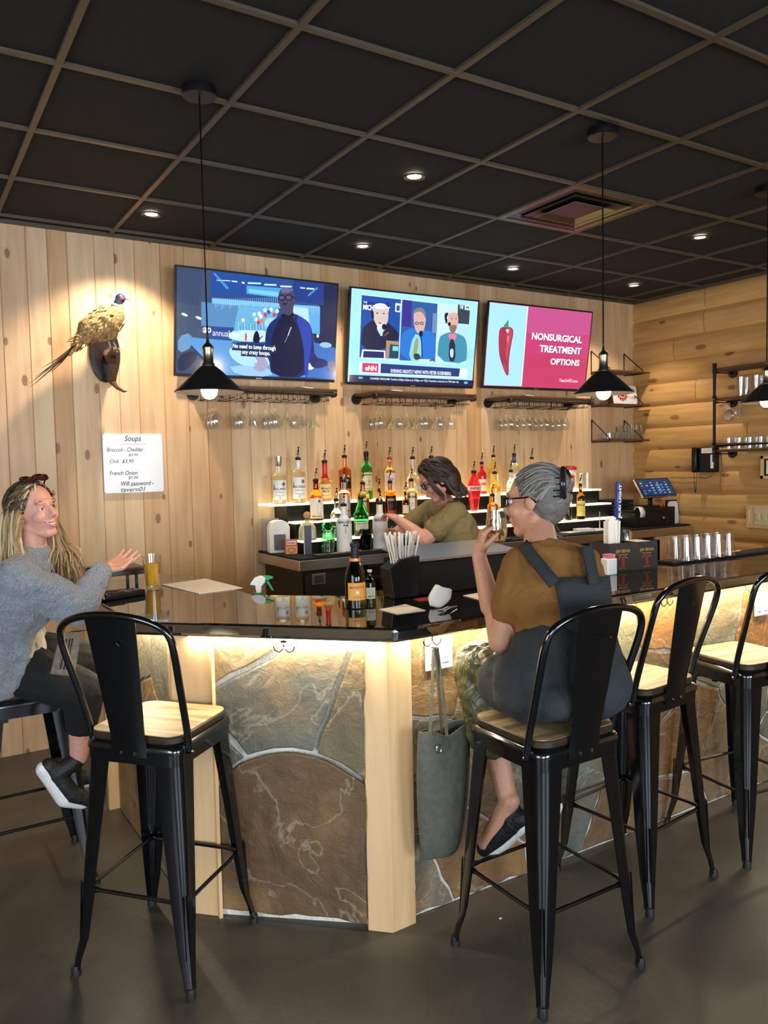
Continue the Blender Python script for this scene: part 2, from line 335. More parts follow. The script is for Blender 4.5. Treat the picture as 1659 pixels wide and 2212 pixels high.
class Ink:
    "flat coloured shapes in their own 2-D units (u right, v up), each laid a hair above the last"
    def __init__(s, step=.0004): s.v = []; s.f = []; s.c = []; s.k = 0; s.step = step
    def poly(s, pts, col, lift=True):
        if lift: s.k += 1
        b = len(s.v); s.v += [(x, y, s.k*s.step) for x, y in pts]
        if len(pts) > 4:
            for t in tessellate_polygon([[Vector((x, y, 0)) for x, y in pts]]): s.f.append([b+i for i in t]); s.c.append(lin(col))
        else: s.f.append(list(range(b, b+len(pts)))); s.c.append(lin(col))
    def rect(s, x0, y0, x1, y1, col, nx=1, lift=True):
        if lift: s.k += 1
        for i in range(nx):
            a = x0+(x1-x0)*i/nx; c = x0+(x1-x0)*(i+1)/nx; s.poly([(a, y0), (c, y0), (c, y1), (a, y1)], col, False)
    def ell(s, cx, cy, rx, ry, col, n=20, rot=0):
        ca, sa = math.cos(rot), math.sin(rot)
        s.poly([(cx+rx*math.cos(2*PI*k/n)*ca-ry*math.sin(2*PI*k/n)*sa, cy+rx*math.cos(2*PI*k/n)*sa+ry*math.sin(2*PI*k/n)*ca) for k in range(n)], col)
    def text(s, t, x0, y0, x1, y1, col, bold=.0, shear=0, rot=0):
        s.k += 1; vs, fs, _ = glyphs(t, bold, shear); b = len(s.v)
        for a, c in vs:
            x, y = x0+a*(x1-x0), y0+c*(y1-y0)
            if rot:
                mx, my = (x0+x1)/2, (y0+y1)/2; dx, dy = x-mx, y-my
                x, y = mx+dx*math.cos(rot)-dy*math.sin(rot), my+dx*math.sin(rot)+dy*math.cos(rot)
            s.v.append((x, y, s.k*s.step))
        for f in fs: s.f.append([b+i for i in f]); s.c.append(lin(col))
    def line(s, p, q, w, col):
        p = Vector(p); q = Vector(q); d = (q-p).normalized(); n = Vector((-d.y, d.x))*w/2
        s.poly([tuple(p-n), tuple(q-n), tuple(q+n), tuple(p+n)], col)
    def grad(s, x0, y0, x1, y1, c0, c1, n=24, horiz=False):
        s.k += 1; c0, c1 = lin(c0), lin(c1)
        for i in range(n):
            t0, t1 = i/n, (i+1)/n; c = tuple(a+(b-a)*(t0+t1)/2 for a, b in zip(c0, c1)); b = len(s.v)
            if horiz: q = [(x0+(x1-x0)*t0, y0), (x0+(x1-x0)*t1, y0), (x0+(x1-x0)*t1, y1), (x0+(x1-x0)*t0, y1)]
            else: q = [(x0, y0+(y1-y0)*t0), (x1, y0+(y1-y0)*t0), (x1, y0+(y1-y0)*t1), (x0, y0+(y1-y0)*t1)]
            s.v += [(x, y, s.k*s.step) for x, y in q]; s.f.append([b, b+1, b+2, b+3]); s.c.append(c)
    def build(s, name, mp, m, parent=None, label=None, world=False):
        me = bpy.data.meshes.new(name)
        P = [Vector(mp(*v)) for v in s.v]
        if world and parent is not None: inv = wm(parent).inverted(); P = [inv @ p for p in P]
        me.from_pydata([tuple(p) for p in P], [], s.f)
        ca = me.color_attributes.new('Col', 'FLOAT_COLOR', 'CORNER'); i = 0
        for p, c in zip(me.polygons, s.c):
            for li in p.loop_indices: ca.data[li].color = (*c, 1)
        me.materials.append(M[m] if isinstance(m, str) else m)
        o = bpy.data.objects.new(name, me); C.objects.link(o)
        if parent is not None: o.parent = parent
        if label: o['label'] = label
        return o
def on_plane(P0, U, V, N=None):
    P0, U, V = Vector(P0), Vector(U), Vector(V); N = (U.cross(V)).normalized() if N is None else Vector(N)
    return lambda u, v, w: P0+U*u+V*v+N*w
def on_cyl(R, z0=0, c=(0, 0, 0)):
    "wraps u (metres along the girth, 0 = front, -y) and v (height) around a bottle"
    return lambda u, v, w: (c[0]+(R+w)*math.sin(u/R), c[1]-(R+w)*math.cos(u/R), c[2]+z0+v)
# ================================================================ room shell
def set_pid(me_obj, ids):
    a = me_obj.data.attributes.new('pid', 'FLOAT', 'FACE')
    for i, v in enumerate(ids): a.data[i].value = v
def planks(x0, x1, z0, z1, y, seed, wmin=.105, wmax=.155):
    "tongue and groove boards, each with eased edges; returns bmesh and ids"
    rnd = random.Random(seed); bm = B(); ids = []; x = x0; k = 0
    while x < x1:
        w_ = rnd.uniform(wmin, wmax); xe = min(x+w_, x1); g = .0035; k += 1
        prof = [(x, y+.006), (x+g, y), (xe-g, y), (xe, y+.006)]
        lo = [bm.verts.new((a, b, z0)) for a, b in prof]; hi = [bm.verts.new((a, b, z1)) for a, b in prof]
        for i in range(3): bm.faces.new((lo[i], lo[i+1], hi[i+1], hi[i])); ids.append(k*1.37)
        x = xe
    return bm, ids
def keep_pid(name, bm, ids, m, **kw):
    o = obj(name, bm, m, smooth=False, **kw); set_pid(o, ids); return o
bm, ids = planks(XL, XR, 0, CH, WY, 5)
n0 = len(ids)
bmx = [(XL, WY+.006), (XR, WY+.006), (XR, WY+.12), (XL, WY+.12)]
prism(bm, bmx, 0, CH); ids += [0]*6
o = keep_pid('wall_back', bm, ids, 'pine_wall'); o['kind'] = 'structure'
# right wall: half-log siding
bm = B(); ids = []; z = 0; k = 0; rnd = random.Random(3)
heights = [.19]*16
ys = [YF, WY]
joints = {}
while z < CH-.001:
    h = min(.187, CH-z); k += 1; n = 8
    prof = []
    for i in range(n+1):
        t = i/n; prof.append((XR-.004-.028*math.sin(PI*(.05+.90*t))**.5 + (.012 if i in (0, n) else 0), z+h*t))
    cuts = sorted([YF, WY]+[rnd.uniform(2.7, 4.7)]+([rnd.uniform(0, 2)]))
    for a, b_ in zip(cuts, cuts[1:]):
        k += 1; A = [bm.verts.new((x, a+.0015, zz)) for x, zz in prof]; Bv = [bm.verts.new((x, b_-.0015, zz)) for x, zz in prof]
        for i in range(n): bm.faces.new((A[i], Bv[i], Bv[i+1], A[i+1])); ids.append(k*1.91)
    z += h
prism(bm, [(XR+.022, YF), (XR+.022, WY), (XR+.14, WY), (XR+.14, YF)], 0, CH); ids += [0]*6
o = obj('wall_right', bm, 'log_wall', smooth=True); set_pid(o, ids); o['kind'] = 'structure'
# left wall and the wall behind the camera, with window openings
def wall_with_windows(name, a0, a1, z1, wins, mk):
    bm = B()
    xs = sorted({a0, a1, *[w_[0] for w_ in wins], *[w_[1] for w_ in wins]})
    for p, q in zip(xs, xs[1:]):
        win = [w_ for w_ in wins if w_[0] <= p and q <= w_[1]]
        if win: mk(bm, p, q, 0, win[0][2]); mk(bm, p, q, win[0][3], z1)
        else: mk(bm, p, q, 0, z1)
    return struct(name, bm, 'plain_wall', smooth=False)
M['plain_wall'] = mat('plain_wall', 'b09876', .7, var=.06, bs=6)
WF = [(-2.0, .2, .8, 2.3), (1.4, 3.6, .8, 2.3)]; WL = [(-.9, 1.3, .8, 2.3)]
wall_with_windows('wall_front', XL, XR, CH, WF, lambda bm, p, q, a, b: box(bm, p, q, YF-.12, YF, a, b))
wall_with_windows('wall_left', YF, WY, CH, WL, lambda bm, p, q, a, b: box(bm, XL-.12, XL, p, q, a, b))
for i, (p, q, a, b) in enumerate(WF):
    bm = B()
    for (u0, u1, v0, v1) in ((p, q, a, a+.05), (p, q, b-.05, b), (p, p+.05, a, b), (q-.05, q, a, b), ((p+q)/2-.02, (p+q)/2+.02, a, b)): box(bm, u0, u1, YF-.10, YF-.04, v0, v1)
    struct('window_%d' % (i+1), bm, 'black_satin', smooth=False)
bm = B(); p, q, a, b = WL[0]
for (u0, u1, v0, v1) in ((p, q, a, a+.05), (p, q, b-.05, b), (p, p+.05, a, b), (q-.05, q, a, b)): box(bm, XL-.10, XL-.04, u0, u1, v0, v1)
struct('window_3', bm, 'black_satin', smooth=False)
# floor: large dark vinyl tiles
m_, N, L, b_ = new_mat('floor_tile')
tc = N.new('ShaderNodeTexCoord'); br = N.new('ShaderNodeTexBrick'); mp = N.new('ShaderNodeMapping')
mp.inputs['Rotation'].default_value = (0, 0, .6); L.new(tc.outputs['Object'], mp.inputs[0]); L.new(mp.outputs[0], br.inputs['Vector'])
br.inputs['Scale'].default_value = 1; br.inputs['Brick Width'].default_value = .62; br.inputs['Row Height'].default_value = .62; br.inputs['Mortar Size'].default_value = .0016
br.inputs['Color1'].default_value = (*lin('413e38'), 1); br.inputs['Color2'].default_value = (*lin('47433c'), 1); br.inputs['Mortar'].default_value = (*lin('39332d'), 1)
n1 = N.new('ShaderNodeTexNoise'); n1.inputs['Scale'].default_value = 2.6; n1.inputs['Detail'].default_value = 8; n1.inputs['Roughness'].default_value = .6; L.new(tc.outputs['Object'], n1.inputs[0])
r1 = N.new('ShaderNodeValToRGB'); r1.color_ramp.elements[0].position = .3; r1.color_ramp.elements[0].color = (.55, .55, .55, 1); r1.color_ramp.elements[1].position = .7; r1.color_ramp.elements[1].color = (1.15, 1.12, 1.08, 1)
L.new(n1.outputs['Fac'], r1.inputs[0])
mx = N.new('ShaderNodeMixRGB'); mx.blend_type = 'MULTIPLY'; mx.inputs[0].default_value = 1; L.new(br.outputs['Color'], mx.inputs[1]); L.new(r1.outputs[0], mx.inputs[2]); L.new(mx.outputs[0], b_.inputs['Base Color'])
n2 = N.new('ShaderNodeTexNoise'); n2.inputs['Scale'].default_value = 40; n2.inputs['Detail'].default_value = 6; L.new(tc.outputs['Object'], n2.inputs[0])
bp = N.new('ShaderNodeBump'); bp.inputs['Strength'].default_value = .25; bp.inputs['Distance'].default_value = .004; L.new(n2.outputs['Fac'], bp.inputs['Height']); L.new(bp.outputs[0], b_.inputs['Normal'])
b_.inputs['Roughness'].default_value = .42; M['floor'] = m_
bm = B(); box(bm, XL-.12, XR+.14, YF-.12, WY+.12, -.1, 0); struct('floor', bm, 'floor', smooth=False)
# ceiling: black lay-in tiles and the grid that carries them
M['ceiling_tile'] = mat('ceiling_tile', (.011, .0105, .0105), .9, bump=.4, bs=300, var=.12)
M['grid'] = mat('grid', (.075, .056, .036), .45, spec=.6)
bm = B(); box(bm, XL-.12, XR+.14, YF-.12, WY+.12, CH+.008, CH+.1); struct('ceiling', bm, 'ceiling_tile', smooth=False)
GX, GY, TS = -.054, 1.699, .61
bm = B()
for i in range(-5, 10):
    x = GX+.6076*i
    if XL < x < XR-.02: box(bm, x-.012, x+.012, YF, WY, CH-.004, CH+.01)
for j in range(-9, 6):
    y = GY+.61*j
    if YF < y < WY-.02: box(bm, XL, XR, y-.012, y+.012, CH-.0035, CH+.01)
box(bm, XL, XR-.03, WY-.024, WY, CH-.012, CH+.01); box(bm, XR-.055, XR-.03, YF, WY, CH-.012, CH+.01)
struct('trim_1', bm, 'grid', smooth=False)
# ceiling air diffuser in the tile between grid lines
ax, ay = GX+.6076*5.5, GY+.61*2.5
t = thing('ceiling_vent', 'square stepped metal air diffuser set in the black ceiling', 'vent', (ax, ay, CH-.004))
M['vent'] = mat('vent', (.16, .125, .075), .32, metal=.85)
def sq_ring(bm, a, b, za, zb):
    A = [bm.verts.new((x*a, y*a, za)) for x, y in ((-1,-1),(1,-1),(1,1),(-1,1))]; Bv = [bm.verts.new((x*b, y*b, zb)) for x, y in ((-1,-1),(1,-1),(1,1),(-1,1))]
    for k in range(4): bm.faces.new((A[k], A[(k+1) % 4], Bv[(k+1) % 4], Bv[k]))
bm = B(); sq_ring(bm, .292, .272, 0, 0); sq_ring(bm, .272, .20, 0, .05); box(bm, -.292, .292, -.292, .292, .008, .010)
obj('frame', bm, 'vent', t, smooth=False)
bm = B(); sq_ring(bm, .215, .135, -.004, .045); obj('louver', bm, 'vent', t, smooth=False)
bm = B(); sq_ring(bm, .150, .02, -.012, .04); sq_ring(bm, .156, .150, -.012, -.012); obj('louver', bm, 'vent', t, smooth=False)
bm = B(); box(bm, -.27, .27, -.27, .27, .004, .007); obj('duct_back', bm, 'black', t, smooth=False)
# recessed downlights
def downlight(x, y, label, power, tgt=None, ang=78):
    t = thing('downlight', label, 'ceiling light', (x, y, CH), 0, 'recessed ceiling spotlights')
    bm = B(); lathe(bm, [(.052, -.001), (.052, -.006), (.046, -.008), (.034, -.002), (.034, .0)], 28, cap=False); obj('trim_ring', bm, 'vent', t)
    bm = B(); lathe(bm, [(.0, -.0015), (.033, -.0015), (.033, -.0005), (0, -.0005)], 24, cap=False); obj('lamp', bm, 'down', t)
    l = bpy.data.lights.new('spot', 'SPOT'); l.energy = power; l.color = SOFT; l.spot_size = math.radians(ang); l.spot_blend = .55; l.shadow_soft_size = .03
    o = bpy.data.objects.new('spot', l); C.objects.link(o); o.location = (x, y, CH-.03)
    if tgt: o.rotation_euler = (Vector(tgt)-Vector((x, y, CH))).to_track_quat('-Z', 'Y').to_euler()
    return t
downlight(1.269, 4.36, 'recessed round spotlight in the ceiling, the leftmost, above the mounted pheasant', DOWN_W*1.7, (1.12, 4.86, 1.7), 92)
downlight(2.60, 4.372, 'recessed round spotlight in the ceiling near the back wall between the left and middle televisions', DOWN_W, (2.6, 4.75, 0), 100)
downlight(3.851, 4.382, 'recessed round spotlight in the ceiling above the gap between the middle and right televisions', DOWN_W, (3.85, 4.75, 0), 100)
downlight(5.084, 4.355, 'recessed round spotlight in the ceiling nearest the corner with the log wall', DOWN_W, (5.1, 4.75, 0), 100)
downlight(2.208, 3.213, 'recessed round spotlight in the middle of the ceiling, the brightest and largest one', DOWN_W*.9)
downlight(4.373, 3.225, 'recessed round spotlight in the ceiling to the right of the square air diffuser', DOWN_W*.9)
# ================================================================ bar
UT, TOP = 1.02, 1.068
bar = thing('bar_counter', 'glossy black bar with stone faced front, pine posts and lit underside', 'bar', (1.4, 2.4, 0))
outer = [(.69, 3.95), (.69, 2.82), (1.365, 2.145), (XR-.04, 2.145)]
inner = [(XR-.04, 2.70), (1.70, 2.70), (1.30, 3.06), (1.27, 3.12), (1.262, 3.86), (1.235, 3.92), (1.18, 3.95)]
bm = B()
poly = outer+inner
prism(bm, poly, UT, TOP)
obj('countertop', bm, 'counter', bar, smooth=False, world=True, bevel=.012, seg=3)
# base core walls (grout ground of the stone veneer)
S0, S1, D0, D1 = Vector((.84, 3.80)), Vector((.84, 2.75)), Vector((.895, 2.695)), Vector((1.345, 2.255))
bm = B()
prism(bm, [(.85, 3.80), (.85, 2.74), (1.40, 2.27), (XR-.04, 2.27), (XR-.04, 2.37), (1.45, 2.37), (.95, 2.80), (.95, 3.80)], 0, UT-.001)
obj('base_wall', bm, 'grout', bar, smooth=False, world=True)
def jitter_poly(poly, amp, seed, step=.05):
    rnd = random.Random(seed); out = []
    n = len(poly)
    for i in range(n):
        a, b = Vector(poly[i]), Vector(poly[(i+1) % n]); d = b-a; k = max(1, int(d.length/step)); nn = Vector((-d.y, d.x)).normalized()
        for j in range(k):
            out.append(a+d*j/k+nn*(rnd.uniform(-amp, amp) if j else 0))
    return out
def area2(p): return sum(p[i][0]*p[(i+1) % len(p)][1]-p[(i+1) % len(p)][0]*p[i][1] for i in range(len(p)))/2
def inset(poly, d):
    if area2(poly) < 0: poly = poly[::-1]
    n = len(poly); out = []
    for i in range(n):
        p, q, r_ = Vector(poly[i-1]), Vector(poly[i]), Vector(poly[(i+1) % n])
        a, b = (q-p).normalized(), (r_-q).normalized(); nn = (Vector((-a.y, a.x))+Vector((-b.y, b.x)))
        if nn.length < 1e-6: nn = Vector((-a.y, a.x))
        out.append(q+nn.normalized()*d)
    return out
def stones(name, stone_list, P0, U, th=.007, amp=.006, label=None):
    "stone_list: (polygon in (u, z) metres, colour); slabs standing proud of the plane P0 + u*U + z"
    V = []; F = []; Cc = []
    U = Vector((U[0], U[1], 0)).normalized(); N_ = Vector((U.y, -U.x, 0))
    for si, (poly, col) in enumerate(stone_list):
        poly = [tuple(p) for p in poly]
        if area2(poly) < 0: poly = poly[::-1]
        q0 = inset(jitter_poly(poly, amp, si*7+1), .0055); q1 = inset(q0, .006)
        b = len(V); n = len(q0); mk = lambda p, h: P0+U*p[0]+Vector((0, 0, p[1]))+N_*h
        V += [mk(p, 0) for p in q0]+[mk(p, th*.75) for p in q0]+[mk(p, th) for p in q1]
        c = lin(col)
        for k in range(n):
            F.append((b+k, b+(k+1) % n, b+n+(k+1) % n, b+n+k)); Cc.append(tuple(x*.95 for x in c))
            F.append((b+n+k, b+n+(k+1) % n, b+2*n+(k+1) % n, b+2*n+k)); Cc.append(c)
        for t_ in tessellate_polygon([[Vector((p[0], p[1], 0)) for p in q1]]): F.append(tuple(b+2*n+i for i in t_)); Cc.append(c)
    inv = wm(bar).inverted(); me = bpy.data.meshes.new(name); me.from_pydata([tuple(inv @ v) for v in V], [], F)
    bmm = bmesh.new(); bmm.from_mesh(me); 
    ca = me.color_attributes.new('Col', 'FLOAT_COLOR', 'CORNER')
    for p, c in zip(me.polygons, Cc):
        for li in p.loop_indices: ca.data[li].color = (*c, 1)
    bmm.free()
    me.materials.append(M['stone']); o = bpy.data.objects.new(name, me); C.objects.link(o); o.parent = bar
    if label: o['label'] = label
    return o
def clip_cell(poly, p, q):
    "part of poly nearer to p than q"
    mid = ((p[0]+q[0])/2, (p[1]+q[1])/2); n = (q[0]-p[0], q[1]-p[1]); out = []
    f = lambda a: (a[0]-mid[0])*n[0]+(a[1]-mid[1])*n[1]
    for i in range(len(poly)):
        a, b = poly[i], poly[(i+1) % len(poly)]; fa, fb = f(a), f(b)
        if fa <= 0: out.append(a)
        if (fa < 0) != (fb < 0) and abs(fa-fb) > 1e-12:
            t_ = fa/(fa-fb); out.append((a[0]+(b[0]-a[0])*t_, a[1]+(b[1]-a[1])*t_))
    return out
def voronoi_stones(x0, x1, z0, z1, seeds):
    res = []
    for i, s in enumerate(seeds):
        poly = [(x0, z0), (x1, z0), (x1, z1), (x0, z1)]
        for j, q in enumerate(seeds):
            if i != j and poly: poly = clip_cell(poly, s[:2], q[:2])
        if len(poly) > 2 and abs(area2(poly)) > .001: res.append((poly, s[2]))
    return res
# diagonal panel, traced stone by stone
dU = (D1-D0).normalized(); P0 = Vector((D0.x, D0.y, 0)); dN = Vector((dU.y, -dU.x, 0))
def dp(cx, cy):
    p = at_plane(240+cx/2.5136, 1340+cy/2.5136, P0+dN*.012, dN); return ((p-P0).dot(Vector((dU.x, dU.y, 0))), max(.004, p.z))
diag = [([(635,828),(680,785),(740,757),(830,728),(920,716),(1000,716),(1100,738),(1180,765),(1240,802),(1310,845),(1377,892),(1388,1150),(1392,1660),(1150,1625),(700,1592),(550,1575),(545,1200),(540,945),(575,905)], '6b5034'),
        ([(527,112),(720,112),(900,118),(930,150),(800,225),(640,300),(527,372)], '8f7a55'),
        ([(527,388),(640,318),(800,240),(935,160),(1000,118),(1305,130),(1270,220),(1190,450),(1122,620),(1095,722),(980,703),(880,708),(790,728),(735,744),(600,590),(527,500)], '6e6c5e'),
        ([(527,515),(595,597),(722,752),(640,812),(575,890),(533,935)], '64645a'),
        ([(1320,130),(1378,132),(1378,876),(1300,825),(1240,785),(1110,728),(1132,625),(1205,450),(1280,230)], '6d6248')]
stones('stone_veneer', [([dp(*p) for p in poly], c) for poly, c in diag], P0, dU, label='stone panel on the angled bar front with a large brown arched slab')
# right run
P1 = Vector((1.50, 2.27, 0))
def rp(px, py):
    p = at(px, py, Y=2.26); return (p.x-P1.x, p.z)
seeds = [(*rp(940, 1460), '8a6f48'), (*rp(915, 1640), '6c6a60'), (*rp(1010, 1850), '73573a'), (*rp(905, 1950), '6d7067'),
         (*rp(1060, 1500), '8b8468'), (*rp(1090, 1690), '6d6a5a'), (*rp(1240, 1720), '6b6f64'), (*rp(1250, 1560), '7c7052'),
         (*rp(1320, 1390), '8c8867'), (*rp(1340, 1750), '7a5f44'), (*rp(1440, 1340), '9a6a34'), (*rp(1425, 1470), '6f5c44'), (*rp(1480, 1600), '80603c'),
         (*rp(1470, 1740), '74776c'), (*rp(1540, 1350), '87856e'), (*rp(1560, 1640), '8a7658'), (*rp(1645, 1380), '99662f'), (*rp(1640, 1500), '75705e'), (*rp(1650, 1650), '7d694c')]
rnd = random.Random(8)
u = 2.25
while u < XR-1.5:
    for zz in (.18, .52, .86): seeds.append((u+rnd.uniform(-.1, .1), zz+rnd.uniform(-.1, .1), rnd.choice(['8a6f48', '6c6a60', '73573a', '6b6f64', '87856e', '93653a'])))
    u += .36
stones('stone_veneer', voronoi_stones(0, XR-.04-1.50, .003, UT-.002, seeds), P1, (1, 0), label='stone veneer of grey and rust slabs on the long bar front')
# left side
seeds = [(.18, .8, '8d7450'), (.42, .9, '7b7361'), (.15, .3, '6d6656'), (.55, .55, '8a6a42'), (.5, .15, '75644a'), (.85, .85, '6f6a58'), (.82, .3, '836843'), (.35, .55, '90703f')]
stones('stone_veneer', voronoi_stones(0, 1.0, .003, UT-.002, seeds), Vector((.85, 3.77, 0)), (0, -1), label='stone panel on the left side of the bar')
# pine corner posts
def post(poly, label=None):
    bm = B(); prism(bm, poly, 0, UT-.002)
    o = obj('corner_post', bm, 'post', bar, smooth=False, world=True, bevel=.003, label=label); return o
e = Vector((.707, -.707)); f_ = Vector((.707, .707))     # along the diagonal, away from the viewer
post([(1.320, 2.284), (1.382, 2.222), (1.482, 2.228), (1.482, 2.30), (1.36, 2.36)])
post([(.812, 2.765), (.925, 2.652), (.945, 2.70), (.90, 2.80), (.812, 2.80)])
bm = B(); box(bm, .918, .930, 2.640, 2.668, 0, UT-.002); 
obj('edge_moulding', bm, 'post', bar, smooth=False, world=True)
bm = B(); box(bm, .80, .97, 3.79, 3.83, 0, UT-.002); obj('end_board', bm, 'post', bar, smooth=False, world=True, bevel=.003)
# LED strips under the overhang
def led(p, q, n=1):
    p, q = Vector(p), Vector(q); d = (q-p); L_ = d.length; ang = math.atan2(d.y, d.x); c = (p+q)/2
    bm = B(); cbox(bm, (c.x, c.y, UT-.006), (L_, .010, .006), ang); obj('light_strip', bm, 'led', bar, smooth=False, world=True)
    l = bpy.data.lights.new('bar_glow', 'AREA'); l.shape = 'RECTANGLE'; l.size = L_; l.size_y = .012; l.energy = L_*LED_W; l.color = (1, .85, .60); l.spread = PI
    o = bpy.data.objects.new('bar_glow', l); C.objects.link(o); o.location = (c.x, c.y, UT-.0105); o.rotation_euler = (0, 0, ang)
LED_W = 6.8
led((.795, 3.78), (.795, 2.80)); led((.86, 2.70), (1.345, 2.215)); led((1.42, 2.205), (XR-.1, 2.205))
# coat hooks under the counter edge
def hook(px, py, Y, rz, label):
    p = at(px, py, Y=Y); t = thing('bag_hook', label, 'hook', (p.x, p.y, UT), rz, 'double hooks under the counter edge')
    bm = B(); tube(bm, [(0, 0, .004), (0, 0, -.02)], .0025, 8)
    for s in (-1, 1): tube(bm, [(0, 0, -.012), (s*.004, 0, -.028), (s*.018, 0, -.038), (s*.032, 0, -.032), (s*.038, 0, -.018)], .0022, 8)
    obj('prongs', bm, 'black', t); bm = B(); cbox(bm, (0, 0, -.002), (.02, .012, .004)); obj('mounting_plate', bm, 'black', t)
    return p
hook(613, 1395, 2.40, -.785, 'black double hook under the counter edge, on the angled side of the bar')
hk = hook(934, 1400, 2.18, 0, 'black double hook under the counter edge with the grey bag on it')
hook(1441, 1308, 2.18, 0, 'black double hook under the counter edge seen through the empty stool back')
# electrical outlets in the stone
def outlet(px, py, label, Y=2.256):
    p = at(px, py, Y=Y); t = thing('wall_outlet', label, 'outlet', (p.x, Y, p.z), 0, 'outlets in the bar stone')
    bm = B(); cbox(bm, (0, -.003, 0), (.118, .006, .116)); obj('cover_plate', bm, 'white', t, bevel=.002)
    for s in (-1, 1):
        bm = B(); cbox(bm, (s*.026, -.007, 0), (.034, .004, .070)); o = obj('socket', bm, 'white_gloss', t, bevel=.002)
        for zz in (-.02, .02):
            for d in (-.006, .006): bm = B(); cbox(bm, (s*.026+d, -.0092, zz), (.0018, .001, .008)); obj('slot', bm, 'black', o)
outlet(947, 1410, 'white double outlet in the stone behind the grey bag straps')
outlet(1645, 1303, 'white double outlet in the stone at the far right under the counter')
# ================================================================ bar stools
def make_stool(label):
    t = thing('bar_stool', label, 'stool', (0, 0, 0), 0, 'black metal bar stools')
    hs = .166; ft = .200; top = .742
    # pressed steel legs: rounded angle section, tapering to the foot
    for sx in (-1, 1):
        for sy in (-1, 1):
            bm = B(); rings = []
            for z, off, wd, rr in ((.735, hs, .088, .036), (.66, hs+.004, .082, .036), (.45, hs+.017, .066, .032), (.25, hs+.028, .052, .022), (.12, hs+.035, .038, .016), (.055, hs+.046, .028, .012), (.02, hs+.050, .026, .012)):
                outl = []; n = 6
                # outside: flange end -> rounded corner -> flange end; then back inside
                O = [(off-wd, off)]
                for k in range(n+1):
                    a = PI/2*(1-k/n); O.append((off-rr+rr*math.cos(a), off-rr+rr*math.sin(a)))
                O.append((off, off-wd)); th = .004
                I = [(off-th, off-wd)]
                for k in range(n+1):
                    a = PI/2*k/n; ri = max(.002, rr-th); I.append((off-rr+ri*math.cos(a), off-rr+ri*math.sin(a)))
                I.append((off-wd, off-th))
                rings.append([bm.verts.new((sx*x, sy*y, z)) for x, y in O+I])
            n = len(rings[0])
            for a, b in zip(rings, rings[1:]):
                for k in range(n): bm.faces.new((a[k], a[(k+1) % n], b[(k+1) % n], b[k]))
            bm.faces.new(rings[0]); bm.faces.new(rings[-1][::-1])
            lg = obj('leg', bm, 'stool_metal', t)
            bm = B(); c = hs+.037   # pressed ribs low on the leg
            for d in (-.006, .006):
                p = Vector((sx*(hs+.022+d*.7), sy*(hs+.022-d*.7), .30)); q = Vector((sx*(hs+.030+d*.7), sy*(hs+.030-d*.7), .10))
                tube(bm, [p, q], .003, 6)
            obj('pressed_rib', bm, 'stool_metal', lg)
            bm = B(); p = hs+.050-.008; lathe(bm, [(.012, .03), (.015, .02), (.016, 0)], 14, (sx*p, sy*p, 0)); obj('foot_cap', bm, 'rubber', lg)
    # seat pan with rolled edge, then the wooden pad
    def ring_prof(bm, prof):
        rs = []
        for half, r_, z in prof: rs.append([bm.verts.new((x, y, z)) for x, y in rrect(half*2, half*2, r_, 5)])
        n = len(rs[0])
        for a, b in zip(rs, rs[1:]):
            for k in range(n): bm.faces.new((a[k], a[(k+1) % n], b[(k+1) % n], b[k]))
        return rs
    bm = B(); rs = ring_prof(bm, [(.164, .03, .690), (hs+.003, .035, .690), (hs+.004, .035, .728), (hs+.008, .038, .730), (hs+.008, .038, .738), (hs+.004, .036, .750), (hs-.004, .034, .756), (.12, .03, .754)]); bm.faces.new(rs[-1]); bm.faces.new(rs[0][::-1])
    obj('seat_frame', bm, 'stool_metal', t)
    bm = B(); rs = ring_prof(bm, [(.150, .05, .757), (.163, .052, .757), (.166, .053, .761), (.166, .053, .777), (.162, .050, .782)]); bm.faces.new(rs[-1]); bm.faces.new(rs[0][::-1])
    so = obj('seat', bm, 'seat_edge', t, label='dark edged wooden seat pad')
    bm = B(); prism(bm, rrect(.326, .326, .050, 6), .7815, .7835); obj('seat_top', bm, 'seat_wood', so, smooth=False, label='pale grained top face')
    # stretchers
    for a, b in (((-1, -1), (1, -1)), ((1, -1), (1, 1)), ((1, 1), (-1, 1)), ((-1, 1), (-1, -1))):
        z = .272; k = hs+.012; p = Vector((a[0]*k, a[1]*k, z)); q = Vector((b[0]*k, b[1]*k, z)); d = (q-p)
        bm = B(); tube(bm, [p, p+d*.03, p+d*.10, p+d*.15, p+d*.85, p+d*.90, q-d*.03, q], .0075, 8, radii=[.006, .009, .009, .0065, .0065, .009, .009, .006]); obj('stretcher', bm, 'stool_metal', t)
    bm = B()
    for s in (-1, 1): tube(bm, [(-.15, -.15*s, .672), (0, 0, .668), (.15, .15*s, .672)], .005, 6)
    cbox(bm, (.07, -.07, .660), (.03, .02, .012)); cbox(bm, (-.07, .07, .660), (.03, .02, .012))
    obj('under_brace', bm, 'stool_metal', t)
    # back hoop (at -y) leaning back, splat and bolts
    pts = []
    side = [(.176, -.115, .725), (.178, -.130, .80), (.186, -.168, .92), (.196, -.205, 1.03), (.198, -.222, 1.085)]
    arc = []
    for k in range(1, 12):
        a = PI*k/12; arc.append((.198*math.cos(a)*(1.0), -.222-.030*math.sin(a), 1.085+.088*math.sin(a)**.75))
    full = side+[p for p in arc]+[(-x, y, z) for x, y, z in side[::-1]]
    def smooth(pts, it=2):
        P = [Vector(p) for p in pts]
        for _ in range(it):
            Q = [P[0]]
            for a, b in zip(P, P[1:]): Q += [a.lerp(b, .25), a.lerp(b, .75)]
            Q.append(P[-1]); P = Q
        return P
    bm = B(); tube(bm, smooth(full), .0115, 12); obj('back_hoop', bm, 'stool_metal', t)
